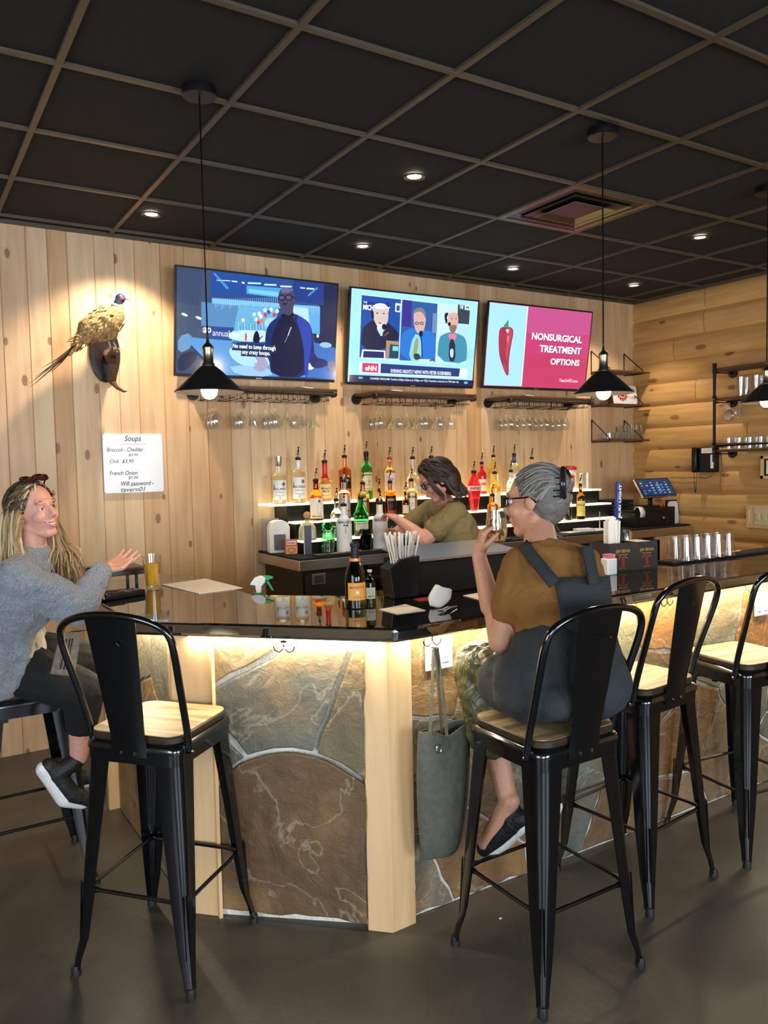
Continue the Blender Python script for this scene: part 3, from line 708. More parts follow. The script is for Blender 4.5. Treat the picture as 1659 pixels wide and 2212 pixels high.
    bm = B(); n = 14; rings = []
    for k in range(n+1):
        s = k/n; z = .715+s*.455
        y = -.172-.002 - .078*max(0, (s-.06))**1.05 if s > .06 else -.174
        w_ = .056+.034*s+(.006 if s < .08 else 0); bow = .006
        r_ = []
        for j in range(9): u_ = -1+j/4; r_.append((u_*w_, y+bow*(1-u_*u_)*(-1)))
        rings.append(([bm.verts.new((x, yy-.0012, z)) for x, yy in r_], [bm.verts.new((x, yy+.0012, z)) for x, yy in r_]))
    for (a, a2), (b, b2) in zip(rings, rings[1:]):
        for j in range(8): bm.faces.new((a[j], a[j+1], b[j+1], b[j])); bm.faces.new((a2[j+1], a2[j], b2[j], b2[j+1]))
        bm.faces.new((a2[0], a[0], b[0], b2[0])); bm.faces.new((a[8], a2[8], b2[8], b[8]))
    a, a2 = rings[-1]; bm.faces.new(a+a2[::-1]); a, a2 = rings[0]; bm.faces.new(a[::-1]+a2)
    sp = obj('back_splat', bm, 'stool_metal', t)
    bm = B(); tube(bm, [(-.012, -.2525, 1.085), (.026, -.2525, 1.088), (.036, -.2515, 1.080)], .0016, 6); obj('pressed_slot', bm, 'chrome', sp, label='small glinting pressed slot')
    for x, y, dx, dy in ((-.024, -.180, 0, -1), (.024, -.180, 0, -1), (.186, -.117, 1, 0), (-.186, -.117, -1, 0)):
        bm = B(); cyl(bm, (x, y, .728), (x+dx*.006, y+dy*.006, .728), .0065, .004, 10); obj('bolt', bm, 'chrome', t)
    return t
def face(o, cx, cy, fx, fy): o.location = (cx, cy, 0); o.rotation_euler = (0, 0, math.atan2(fy, fx)-PI/2)
st = make_stool('empty black metal bar stool with pale wood seat nearest the angled bar corner')
face(st, .719, .0+2.578, .76, .65)
s2 = dup(st, label='black metal bar stool the grey-haired guest in dark overalls sits on'); face(s2, 1.73, 1.848, 0, 1)
s3 = dup(st, label='empty black metal bar stool just right of the seated grey-haired guest'); face(s3, 2.373, 2.036, -.1, .995)
s4 = dup(st, label='empty black metal bar stool cut by the right edge of the photo, in front'); face(s4, 2.995, 2.0, .12, .99)
s0 = dup(st, label='black metal bar stool the blonde guest in the grey sweater sits on'); face(s0, .395, 3.352, 1, .0)
for o in s0.children:
    if o.name.startswith('seat') and not o.name.startswith('seat_frame'): pass
# ================================================================ televisions
TW, TH = 1.105, .652
def tv(bl, tl, label, quad, draw):
    "quad: the four screen corners in the drawing's own units (top-left, top-right, bottom-right, bottom-left)"
    P0 = at(*bl, Y=4.785); PT = at(*tl, Y=4.69); V = (PT-P0); V.x *= .4; V.normalize(); U = Vector((1, 0, 0)); U = (U-V*U.dot(V)).normalized(); Nn = U.cross(V)
    t = thing('television', label, 'television', tuple(P0+U*TW/2), 0, 'televisions on the plank wall')
    R = Matrix((U, V, Nn)).transposed().to_4x4(); R.translation = P0
    bm = B(); box(bm, 0, TW, 0, TH, -.016, 0, R); 
    obj('bezel', bm, 'black_satin', t, smooth=False, world=True, bevel=.003)
    bm = B(); box(bm, .1, TW-.1, .08, TH-.1, -.06, -.017, R); obj('rear_housing', bm, 'black', t, smooth=False, world=True, bevel=.01)
    bm = B(); box(bm, TW/2-.15, TW/2+.15, .18, .45, -.075, -.055, R); c = R @ Vector((TW/2, .3, -.06)); box(bm, c.x-.05, c.x+.05, c.y, WY, c.z-.05, c.z+.05)
    obj('wall_mount', bm, 'black', t, smooth=False, world=True)
    e = .012; sw, sh = TW-2*e, TH-2*e-.006; tlq, trq, brq, blq = quad
    def uv(x, y):
        s = (x-(tlq[0]+blq[0])/2)/((trq[0]+brq[0]-tlq[0]-blq[0])/2)
        for _ in range(3):
            yt = tlq[1]+(trq[1]-tlq[1])*s; yb = blq[1]+(brq[1]-blq[1])*s; v = (y-yt)/(yb-yt)
            xl = tlq[0]+(blq[0]-tlq[0])*v; xr = trq[0]+(brq[0]-trq[0])*v; s = (x-xl)/(xr-xl)
        return (s*sw, (1-v)*sh)
    ink = Ink(.0003); ink.sw, ink.sh = sw, sh; draw(ink, uv)
    ink.build('screen', lambda u, v, w_: R @ Vector((e+min(max(u, 0), sw), e+.006+min(max(v, 0), sh), .0006+w_)), 'screen', t, world=True)
    bm = B(); box(bm, TW/2-.02, TW/2+.02, .004, .009, 0, .0008, R); obj('maker_badge', bm, 'steel', t, smooth=False, world=True)
    return t
def P(uv, pts): return [uv(*p) for p in pts]
def smooth_closed(pts, it=2):
    for _ in range(it):
        q = []
        for i in range(len(pts)):
            a, b = pts[i], pts[(i+1) % len(pts)]; q += [(a[0]*.75+b[0]*.25, a[1]*.75+b[1]*.25), (a[0]*.25+b[0]*.75, a[1]*.25+b[1]*.75)]
        pts = q
    return pts
def txt(ink, uv, s, x0, y0, x1, y1, col, bold=.02, shear=0):
    "text between two points on its base line, given cap height in drawing units (y grows down)"
    a = uv(x0, y0); b = uv(x1, y1); return a, b
def draw1(k, uv):
    k.rect(0, 0, k.sw, k.sh, '2c4f94')
    pg = lambda pts, c, s=0: k.poly(P(uv, smooth_closed(pts, s) if s else pts), c)
    pg([(80,60),(360,95),(360,600),(250,1060),(75,1040)], '42536f')
    pg([(80,60),(300,90),(260,420),(80,380)], '3a4a6c')
    pg([(75,760),(330,700),(420,1060),(75,1040)], '35496d')
    pg([(90,700),(200,660),(210,800),(90,860)], '6f9cc8', 1)
    pg([(90,880),(220,820),(260,900),(150,1020),(85,1020)], '16254a', 1)
    pg([(1350,230),(1535,250),(1505,1115),(1380,1050),(1300,700),(1340,440)], '1d2350')
    pg([(1100,190),(1400,230),(1400,430),(1100,380)], '1e3f8a')
    pg([(370,100),(960,180),(960,330),(370,290)], '2350a0')
    pg([(380,120),(400,120),(520,255),(500,270)], '4f8fe0'); pg([(1240,330),(1330,260),(1340,275),(1250,345)], '4f8fe0')
    for (a, b, c, d) in ((410,180,450,192),(455,182,528,196),(540,188,590,206),(628,200,655,220),(682,206,800,226),(830,222,942,242),(978,240,1085,260),(1165,258,1212,275),(1225,265,1300,285)):
        pg([(a, b), (c, b+6), (c, d), (a, d-6)], 'd8f4ff')
    pg([(670,235),(1095,275),(1095,370),(670,310)], '4fa6e6'); pg([(690,265),(960,300),(960,340),(690,300)], '83d0f6')
    pg([(370,345),(1360,440),(1360,480),(370,400)], '79c2ea'); 
    pg([(280,380),(590,420),(590,620),(280,600)], '5d8fc4', 0); pg([(600,420),(960,450),(900,760),(540,740)], '6fb6e4')
    pg([(1060,430),(1360,450),(1360,690),(1280,680),(1150,560)], '5fb0e8'); pg([(1070,430),(1240,450),(1260,600),(1130,540)], 'b8e6fa')
    for i in range(34): x = 380+i*17; k.line(uv(x, 350), uv(x+6, 400+(i*37 % 50)), .0018, 'c0e8fa')
    for i in range(16): x = 1080+i*17; k.line(uv(x, 425), uv(x+5, 470+(i*29 % 40)), .0018, 'c0e8fa')
    cc = [('f4fbff', 828, 462), ('f4fbff', 884, 458), ('f4fbff', 940, 472), ('f4fbff', 775, 494), ('c8f0e8', 730, 500), ('e23a50', 830, 505), ('e23a50', 912, 506), ('f2d8a0', 632, 552), ('e23a50', 768, 575), ('f4fbff', 790, 520), ('d8f0d0', 745, 545), ('58b0ff', 700, 560), ('3060c0', 860, 480), ('58c0a0', 720, 600), ('f08040', 800, 560)]
    for c, x, y in cc: k.ell(*uv(x, y), .0115, .013, c)
    k.ell(*uv(880, 590), .045, .04, 'a6dcf8')
    for i in range(22):
        x = 590+i*13; k.line(uv(x, 570+(i*31 % 40)), uv(x+3, 650), .002, ('e8f8ff', '2050a0', '60c0f0', '183880')[i % 4])
    pg([(510,640),(900,650),(880,760),(500,740)], 'c6ecfb', 1)
    pg([(120,700),(520,740),(1300,900),(1400,1090),(430,1060)], '5a9ede'); pg([(1200,740),(1500,820),(1505,1115),(1210,1080)], '3f74c4')
    pg([(485,800),(640,790),(850,850),(880,990),(700,1000),(540,930)], 'b4e4f8', 2); pg([(500,960),(880,990),(890,1080),(560,1060)], 'a0cef6', 1)
    k.ell(*uv(1400, 790), .045, .018, '9ec8f4'); k.ell(*uv(1320, 705), .009, .012, 'e8f6ff'); k.ell(*uv(1250, 960), .036, .04, 'ecf7ff')
    for x, y in ((130, 498), (245, 528)): k.ell(*uv(x, y), .02, .008, 'eef4ff', rot=-.3)
    pg([(712,760),(716,700),(735,650),(752,650),(770,690),(775,735),(765,765)], '12163a', 1); pg([(770,720),(800,695),(804,700),(775,728)], '12163a')
    pg([(640,740),(640,690),(650,660),(660,690),(656,745)], 'e05070', 1)
    # presenter: jacket, shirt, head, glasses, hands
    pg([(820,760),(830,640),(880,560),(960,520),(1080,490),(1180,540),(1250,600),(1280,760),(1290,900),(1420,930),(1420,990),(1280,1010),(1230,930),(1225,1090),(880,1075),(860,900),(800,880),(830,800)], '1d2b6c', 1)
    pg([(960,520),(1070,500),(1180,760),(1190,1085),(885,1070),(870,900),(880,700)], '14193f', 1)
    pg([(1090,490),(1240,590),(1265,760),(1235,930),(1225,1090),(1195,1085),(1185,760)], '2946b4', 1)
    pg([(965,500),(1085,480),(1085,530),(1010,570),(965,530)], '101434', 1)
    pg([(945,300),(975,268),(1030,262),(1075,290),(1098,340),(1095,400),(1080,440),(1078,490),(1030,520),(985,490),(955,440),(942,370)], '4a4566', 1)
    pg([(975,268),(1030,262),(1070,292),(1040,310),(960,310)], '6d6a94', 1)
    for x in (970, 1035): k.ell(*uv(x, 352), .025, .019, '0c1028'); k.ell(*uv(x, 352), .019, .013, '5a587e')
    k.line(uv(1060, 345), uv(1098, 355), .005, '0c1028'); k.ell(*uv(998, 410), .014, .008, '2c2440')
    k.line(uv(1060, 620), uv(1030, 700), .007, 'b8d8d0'); k.line(uv(1030, 700), uv(1000, 760), .003, '8fb4c8')
    pg([(720,885),(760,900),(810,890),(845,940),(850,990),(800,1030),(740,1020),(705,990),(740,970),(715,960),(760,940)], 'a9a6c8', 1)
    pg([(1420,940),(1470,930),(1500,960),(1500,1040),(1450,1030),(1415,1000)], '7d7aa0', 1)
    # captions
    a = uv(275, 668); b = uv(355, 672); k.text('$0', a[0], a[1], b[0]-.006, a[1]+.036, 'ffffff', .03)
    a = uv(358, 676); b = uv(590, 690); k.text('annual fee', a[0], a[1]-.010, b[0], a[1]+.028, 'f4f8ff', .0)
    a = uv(530, 800); b = uv(915, 845); k.rect(a[0]-.004, (a[1]+b[1])/2-.012, b[0]+.004, (a[1]+b[1])/2+.036, '17365c'); k.text('No need to jump through', a[0], (a[1]+b[1])/2-.006, b[0], (a[1]+b[1])/2+.030, 'ffffff', .03)
    a = uv(612, 860); b = uv(865, 885); k.rect(a[0]-.006, (a[1]+b[1])/2-.012, b[0]+.006, (a[1]+b[1])/2+.034, '17365c'); k.text('any crazy hoops.', a[0], (a[1]+b[1])/2-.006, b[0], (a[1]+b[1])/2+.028, 'ffffff', .03)
tv((376, 812), (378, 573), 'wall television at the left, showing a man in a dark jacket on a blue stage', [(85,60),(1535,250),(1505,1115),(75,1040)], draw1)
def draw2(k, uv):
    pg = lambda pts, c, s=0: k.poly(P(uv, smooth_closed(pts, s) if s else pts), c)
    k.rect(0, 0, k.sw, k.sh, 'a8ecfb')
    for i in range(7): pg([(1330+i*24,870),(1360+i*24,760),(1372+i*24,760),(1342+i*24,870)], '8fdcf6')
    pg([(270,180),(1430,310),(1395,930),(255,880)], 'cdeefa')
    pg([(280,195),(672,238),(655,872),(262,862)], '1d4fa8'); pg([(685,240),(1060,282),(1045,908),(664,888)], '2c5fa4'); pg([(1075,285),(1425,325),(1390,925),(1056,905)], 'c9ecf2')
    pg([(1285,290),(1425,305),(1418,500),(1285,490)], '31434f'); pg([(1285,505),(1418,515),(1408,900),(1285,860)], 'b4e4ee')
    # left portrait
    pg([(290,265),(560,272),(560,352),(290,352)], '16398a'); pg([(615,275),(668,282),(664,375),(612,368)], 'e8fbff', 0); pg([(628,300),(660,304),(657,360),(625,355)], '1d4fa8')
    a = uv(292, 340); b = uv(560, 350)
    k.text('MICHAEL KAY', a[0], a[1]-.006, b[0], a[1]+.030, 'f2fbff', .05); k.text('THE', a[0], a[1]+.038, a[0]+.03, a[1]+.05, 'f2fbff', .03)
    pg([(275,770),(280,560),(340,490),(400,455),(520,470),(600,540),(655,600),(650,680),(540,680),(520,780)], '1c2145', 1)
    pg([(430,560),(480,650),(520,560),(500,500),(430,520)], 'c6e4ec', 1)
    pg([(385,330),(400,295),(450,280),(510,290),(540,340),(545,430),(530,500),(490,545),(450,545),(410,490),(390,420)], 'dcc7c4', 1)
    pg([(390,330),(400,292),(455,276),(515,288),(540,330),(500,345),(440,345)], 'e9e8ea', 1); pg([(425,500),(465,480),(520,495),(505,545),(460,555),(430,530)], 'e6e4e2', 1)
    pg([(370,360),(392,350),(400,450),(378,450)], '12152c', 1); k.ell(*uv(430, 385), .008, .004, '3a2a30'); k.ell(*uv(495, 388), .008, .004, '3a2a30'); k.ell(*uv(460, 492), .014, .004, '7a4a4a')
    k.ell(*uv(500, 530), .018, .02, '10132a'); pg([(500,560),(545,560),(560,640),(500,680),(480,620)], '232546', 1); k.line(uv(505,620), uv(545,590), .008, 'b4523e')
    pg([(522,675),(655,690),(650,725),(560,715),(550,875),(520,872)], 'b98e62'); pg([(575,720),(652,730),(648,870),(560,870)], '17495c'); pg([(590,735),(648,740),(645,790),(585,785)], '7fdce6')
    pg([(285,775),(515,785),(515,870),(270,862)], 'dff4fa'); pg([(298,792),(500,800),(500,868),(290,862)], '1e2c68')
    # middle portrait
    pg([(690,240),(780,250),(775,530),(680,520)], '3a2f96', 0); pg([(1005,380),(1055,385),(1050,600),(1000,590)], '6f93bc')
    pg([(665,885),(668,600),(760,545),(800,540),(950,560),(1030,610),(1045,700),(1040,905)], '2b7ad8', 1); pg([(800,600),(880,620),(890,900),(745,895)], '8fdcf0', 1); pg([(815,660),(855,640),(850,800),(790,890)], 'a9a46a', 1)
    pg([(795,370),(830,325),(890,325),(925,370),(930,460),(915,560),(870,600),(835,590),(805,520)], 'd9b4b0', 1); pg([(790,400),(800,345),(860,318),(920,350),(932,440),(915,420),(890,370),(830,365)], '7f8088', 1)
    for x in (835, 885): k.ell(*uv(x, 490), .018, .011, '20242c'); k.ell(*uv(x, 490), .013, .007, 'c0a0a4')
    k.ell(*uv(878, 600), .017, .021, '151a30'); k.line(uv(880, 610), uv(900, 860), .006, '1c2440')
    pg([(800,815),(865,812),(880,870),(815,890)], '3b3e42', 1); pg([(850,875),(950,870),(1020,890),(1020,912),(860,902)], 'd4e6ea', 1); k.line(uv(975, 895), uv(1005, 885), .006, '102030')
    # right portrait
    pg([(1056,890),(1070,640),(1130,600),(1200,580),(1290,600),(1370,640),(1395,760),(1385,925)], '3d93b4', 1); pg([(1165,600),(1275,600),(1250,680),(1200,680)], 'f07aa4', 1); pg([(1190,650),(1250,665),(1265,900),(1180,890)], '1a2438', 1); pg([(1195,760),(1240,760),(1235,860),(1200,850)], 'c8dce8', 1)
    pg([(1170,400),(1190,362),(1240,352),(1275,390),(1285,470),(1265,560),(1220,590),(1185,560),(1165,480)], 'dcb2a6', 1); pg([(1180,510),(1270,505),(1255,580),(1215,595),(1190,570)], '8f6c64', 1); pg([(1178,395),(1195,360),(1240,350),(1272,385),(1230,372)], 'f0d8d0', 1)
    pg([(1122,385),(1165,372),(1168,395),(1150,420),(1165,480),(1135,480)], '14181e', 1); k.line(uv(1135,480), uv(1185,495), .005, '14181e'); k.ell(*uv(1182, 497), .013, .014, '0c0f14')
    for x in (1210, 1255): k.ell(*uv(x, 440), .006, .004, '3a2a30')
    pg([(1350,290),(1410,298),(1408,352),(1348,345)], 'e8fbff'); pg([(1362,310),(1400,314),(1398,335),(1360,331)], '3a8ac8')
    a = uv(1292, 335); k.text('THE', a[0], a[1], a[0]+.034, a[1]+.026, 'f4fdff', .04, .3); a = uv(1420, 348); k.text('AF', a[0], a[1], a[0]+.02, a[1]+.024, 'f4fdff', .02, .3)
    # banner
    pg([(250,908),(1400,975),(1392,1080),(245,1035)], 'e6f6fa'); pg([(280,920),(440,928),(436,1028),(276,1020)], 'd0446a')
    a = uv(305, 990); b = uv(420, 1000); k.text('eNN', a[0], a[1]-.010, b[0], a[1]+.026, 'f8e8f0', .05)
    pg([(462,925),(1310,972),(1302,1060),(458,1030)], '1c3c80'); a = uv(563, 1000); b = uv(1210, 1035)
    ym = (a[1]+b[1])/2; k.text('EVENING NIGHTLY NEWS WITH PETER ROSENBERG', a[0], ym-.012, b[0], ym+.014, 'f4f8ff', .03)
    pg([(155,1052),(1475,1100),(1470,1170),(148,1130)], '121c50'); a = uv(240, 1085); k.rect(a[0], a[1]-.006, a[0]+.034, a[1]+.008, '6fb0d8'); a = uv(1360, 1128); k.rect(a[0], a[1]-.006, a[0]+.034, a[1]+.010, '7fc0e0')
    a = uv(352, 1085); b = uv(1300, 1130); ym = (a[1]+b[1])/2; k.text('YANKEES PREGAME Tonight 6:30pm (Game at 7:05pm on YES). Postgame coverage on YES after the', a[0], ym-.009, b[0], ym+.010, 'f0f4ff', .02)
tv((747, 830), (755, 621), 'wall television in the middle, showing three men in panels over a news banner', [(185,122),(1520,262),(1475,1165),(150,1130)], draw2)
def draw3(k, uv):
    pg = lambda pts, c, s=0: k.poly(P(uv, smooth_closed(pts, s) if s else pts), c)
    k.rect(0, 0, k.sw, k.sh, 'cc4077'); pg([(150,115),(492,150),(442,910),(105,900)], 'aee6fb'); pg([(488,148),(497,149),(447,912),(440,911)], 'f4fafe')
    pg([(500,150),(1120,210),(1105,420),(490,400)], 'c8548e'); pg([(480,600),(1090,640),(1065,930),(445,912)], 'c93f68')
    pg([(236,350),(300,338),(350,350),(365,390),(345,500),(330,600),(322,700),(326,790),(312,815),(285,770),(262,700),(240,630),(232,560),(228,450)], 'a8304c', 2)
    pg([(300,350),(350,360),(350,430),(320,560),(310,690),(290,600),(300,480)], 'c04a52', 2); pg([(290,360),(325,368),(318,400),(300,400)], 'ead0d4', 1); pg([(262,690),(300,700),(318,800),(285,760)], 'b8405c', 1); pg([(305,420),(330,430),(305,520)], 'e07a74', 1)
    pg([(268,340),(300,295),(320,270),(312,305),(318,345),(300,352)], '2f9a78', 1)
    for s, x0, y0, x1, y1, h in (('NONSURGICAL', 530, 462, 1024, 498, .056), ('TREATMENT', 605, 580, 1018, 606, .056), ('OPTIONS', 712, 700, 1004, 718, .052)):
        a = uv(x0, y0); b = uv(x1, y1); ym = (a[1]+b[1])/2
        k.text(s, a[0]+.003, ym-.004, b[0]+.003, ym+h-.004, '4a2a5c', .05); k.text(s, a[0], ym, b[0], ym+h, 'fbf4fa', .04)
    a = uv(803, 860); b = uv(992, 872); k.text('TakeOnPD.com', a[0], (a[1]+b[1])/2-.004, b[0], (a[1]+b[1])/2+.022, 'f4e0ee', .02)
tv((1041, 838), (1054, 654), 'wall television at the right, showing a red chili pepper beside white words on pink', [(150,112),(1125,210),(1070,940),(100,905)], draw3)
# ================================================================ stemware racks under the televisions
def rack(x0, x1, where):
    z = 2.062; yf = 4.58
    t = thing('stemware_rack', 'pipe and plank wall shelf with wire glass rack under the %s television' % where, 'rack', ((x0+x1)/2, WY, z), 0, 'shelves under the televisions')
    bm = B(); box(bm, x0-.02, x1+.02, yf-.005, WY-.005, z+.014, z+.034); obj('shelf_board', bm, 'dark_wood', t, smooth=False, world=True, bevel=.003)
    for x in (x0, x1):
        bm = B(); tube(bm, [(x, WY-.008, z), (x, yf, z)], .013, 12); 
        for a, r_ in ((.03, .018), (.25, .019)): cyl(bm, (x, WY-a, z), (x, WY-a-.02, z), r_, n=12)
        sphere(bm, (x, yf, z), .019); pi_ = obj('pipe_arm', bm, 'pipe', t, world=True)
        bm = B(); cyl(bm, (x, WY-.001, z), (x, WY-.010, z), .038, n=20); cyl(bm, (x, WY-.010, z), (x, WY-.024, z), .020, n=16); obj('flange', bm, 'pipe', pi_, world=False)
        f = pi_.children[-1]; f.data.transform(wm(pi_).inverted())
    bm = B(); tube(bm, [(x0, yf, z), (x1, yf, z)], .013, 12); obj('front_pipe', bm, 'pipe', t, world=True)
    n = 7; px_ = []
    for k in range(n):
        x = x0+.07+(x1-x0-.14)*k/(n-1); bm = B()
        d = .034; r_ = .0028; zz = z-.038
        for s in (-1, 1): tube(bm, [(x+s*d, WY-.02, zz), (x+s*d, yf+.015, zz), (x+s*(d-.012), yf+.003, zz), (x+s*(d-.012), yf+.003, zz+.008)], r_, 6)
        for y in (WY-.05, yf+.05): tube(bm, [(x-d, y, zz), (x-d, y, z+.014)], r_, 6); tube(bm, [(x+d, y, zz), (x+d, y, z+.014)], r_, 6)
        tube(bm, [(x-d, WY-.02, zz), (x-d, WY-.012, zz), (x+d, WY-.012, zz), (x+d, WY-.02, zz)], r_, 6)
        obj('wire_rail', bm, 'pipe', t, world=True); px_.append(x)
    return t
racks = [rack(1.63, 2.485, 'left'), rack(2.808, 3.64, 'middle'), rack(3.994, 4.845, 'right')]
def shell(out, th): return out+[(max(r-th, .0006), z) for r, z in out[::-1]]
def stem_glass(name, kind, label, group):
    "upside down: foot at z=0, bowl hanging below"
    if kind == 'wine': prof = [(.030, 0), (.031, -.003), (.012, -.008), (.0045, -.018), (.004, -.075), (.010, -.086), (.028, -.100), (.037, -.125), (.037, -.145), (.031, -.180)]
    elif kind == 'martini': prof = [(.033, 0), (.034, -.003), (.012, -.008), (.0045, -.02), (.004, -.095), (.008, -.102), (.054, -.165)]
    else: prof = [(.028, 0), (.029, -.003), (.011, -.008), (.0045, -.018), (.004, -.062), (.012, -.072), (.022, -.09), (.026, -.13), (.024, -.185)]
    cut = 5
    outer = prof[cut-1:]; bm = B(); lathe(bm, outer+[(max(r-.0016, .0005), z-(0 if i == 0 else 0)+.0004) for i, (r, z) in enumerate(outer[::-1])], 20, close=False)
    t = thing(name, label, 'glass', (0, 0, 0), 0, group); obj('bowl', bm, 'glass', t)
    bm = B(); lathe(bm, prof[:cut], 16); obj('stem', bm, 'glass', t)
    return t
protos = {}
rnd = random.Random(11)
plans = [  # px of each bowl on the three racks, kind
 ([452,460,467, 512,520, 544, 574,585,595, 622,636, 652, 676], ['w','w','w','w','w','m','w','w','w','m','w','m','m'], 'left'),
 ([803,814,823, 850,864, 880, 902,911,920, 944,952, 974], ['w','w','w','m','w','m','m','w','w','m','w','w'], 'middle'),
 ([1083,1093,1105,1117,1132,1144,1158,1170,1182,1194,1207,1220], ['w']*12, 'right')]
for xs, kinds, where in plans:
    cnt = {'w': 0, 'm': 0}
    for i, (px, kd) in enumerate(zip(xs, kinds)):
        y = WY-.060-.080*(i % 3); p = at(px, 925, Y=y); kind = {'w': 'wine', 'm': 'martini'}[kd]
        lab = ('%s wine glass from the left hanging in the rack under the %s television' if kind == 'wine' else '%s cone shaped cocktail glass from the left hanging under the %s television') % (ORD[cnt[kd]], where); cnt[kd] += 1
        grp = ('wine glasses' if kind == 'wine' else 'cocktail glasses')+' in the rack under the '+where+' television'
        nm = 'wine_glass' if kind == 'wine' else 'cocktail_glass'
        if kind not in protos: protos[kind] = stem_glass(nm, kind, lab, grp); g = protos[kind]
        else: g = dup(protos[kind], label=lab, group=grp)
        g.location = (p.x, y, 2.024)
# little white and black receiver boxes on the shelf boards
for x, y, where in ((2.33, 4.72, 'left'), (3.02, 4.70, 'middle'), (4.26, 4.70, 'right')):
    t = thing('remote_control', 'white and black remote lying on the shelf under the %s television' % where, 'remote', (x, y, 2.0962), .35, 'remotes on the glass shelves')
    bm = B(); cbox(bm, (0, 0, .008), (.15, .045, .014)); obj('body', bm, 'black', t, bevel=.004)
    bm = B(); cbox(bm, (.035, 0, .018), (.09, .04, .008)); obj('top_cover', bm, 'white_gloss', t, bevel=.003, label='white half')
# ================================================================ pendant lamps
def pendant(x, y, label, zb=1.875):
    t = thing('pendant_lamp', label, 'lamp', (x, y, CH), 0, 'black cone pendant lamps'); zz = zb-CH
    bm = B(); lathe(bm, [(.060, -.001), (.062, -.006), (.062, -.030), (.058, -.034), (0, -.035)], 32); obj('ceiling_rose', bm, 'black', t)
    bm = B(); cyl(bm, (0, 0, -.034), (0, 0, zz+.205), .0032, n=8); obj('cord', bm, 'black', t)
    bm = B(); lathe(bm, [(.004, zz+.215), (.006, zz+.19), (.010, zz+.185), (.020, zz+.175), (.022, zz+.168), (.019, zz+.160), (.019, zz+.115), (.024, zz+.108), (.024, zz+.098), (0, zz+.096)][::-1], 24); obj('socket', bm, 'socket', t, label='aged metal lamp socket')
    bm = B(); prof = [(.030, zz+.100), (.034, zz+.096), (.050, zz+.083), (.115, zz+.020), (.124, zz+.012), (.127, zz+.008)]
    lathe(bm, prof+[(r-.0015, z-.0022) for r, z in prof[::-1]], 48, close=True); obj('lamp_shade', bm, 'shade', t)
    bm = B(); lathe(bm, [(.012, zz+.095), (.013, zz+.07), (.020, zz+.052), (.029, zz+.030), (.031, zz+.012), (.027, zz-.004), (.016, zz-.016), (0, zz-.020)][::-1], 24); obj('bulb', bm, 'bulb', t, label='glowing warm bulb')
    l = bpy.data.lights.new('bulb_light', 'POINT'); l.energy = BULB_W; l.color = WARM; l.shadow_soft_size = .03
    o = bpy.data.objects.new('bulb_light', l); C.objects.link(o); o.location = (x, y, zb-.035)
    return t
M['shade'] = mat('shade', (.010, .009, .009), .38, spec=.5)
pendant(1.02, 2.85, 'black cone pendant lamp hanging in front of the left television')
pendant(2.595, 2.386, 'black cone pendant lamp hanging in front of the corner shelves, right of the right television')
pendant(3.893, 2.469, 'black cone pendant lamp partly cut by the right edge of the photo')
# ================================================================ whiteboard
p0 = at(226, 1066, Y=WY-.012); W_, H_ = .352, .352
t = thing('whiteboard', 'small white dry erase board with handwritten soup prices on the plank wall', 'whiteboard', (p0.x+W_/2, WY-.004, p0.z))
bm = B(); prism(bm, rrect(W_, H_, .012, 4, 0, H_/2), -.011, -.0, Matrix.Rotation(PI/2, 4, 'X') @ Matrix.Translation((0, 0, .011)))
obj('board', bm, 'white_gloss', t, smooth=False)
k = Ink(.0002); ikc = '1e2838'
def wr(s, x0, yb, x1, h, sh=.25, b=.012):
    k = Ink(.0002); k.text(s, (x0-224)/131*W_-W_/2, (1066-yb)/129*H_, (x1-224)/131*W_-W_/2, (1066-yb+h)/129*H_, ikc, b, sh)
    k.build('handwriting', lambda u, v, w_: (u, -.0115-w_, v), 'ink', t)
wr('Soups', 271, 957, 308, 16); k9 = Ink(.0002); k9.line(((262-224)/131*W_-W_/2, (1066-959.5)/129*H_), ((318-224)/131*W_-W_/2, (1066-960)/129*H_), .0016, ikc); k9.build('underline', lambda u, v, w_: (u, -.0115-w_, v), 'ink', t)
wr('Broccoli - Cheddar', 232, 976, 312, 9); wr('$3.95', 279, 987, 300, 7); wr('Chili  $3.95', 237, 1002, 290, 9); wr('French Onion', 236, 1027, 297, 9); wr('$7.00', 276, 1037, 298, 7); wr('Wifi password -', 260, 1054, 332, 13); wr('tavern01', 259, 1064, 313, 10, b=.006)
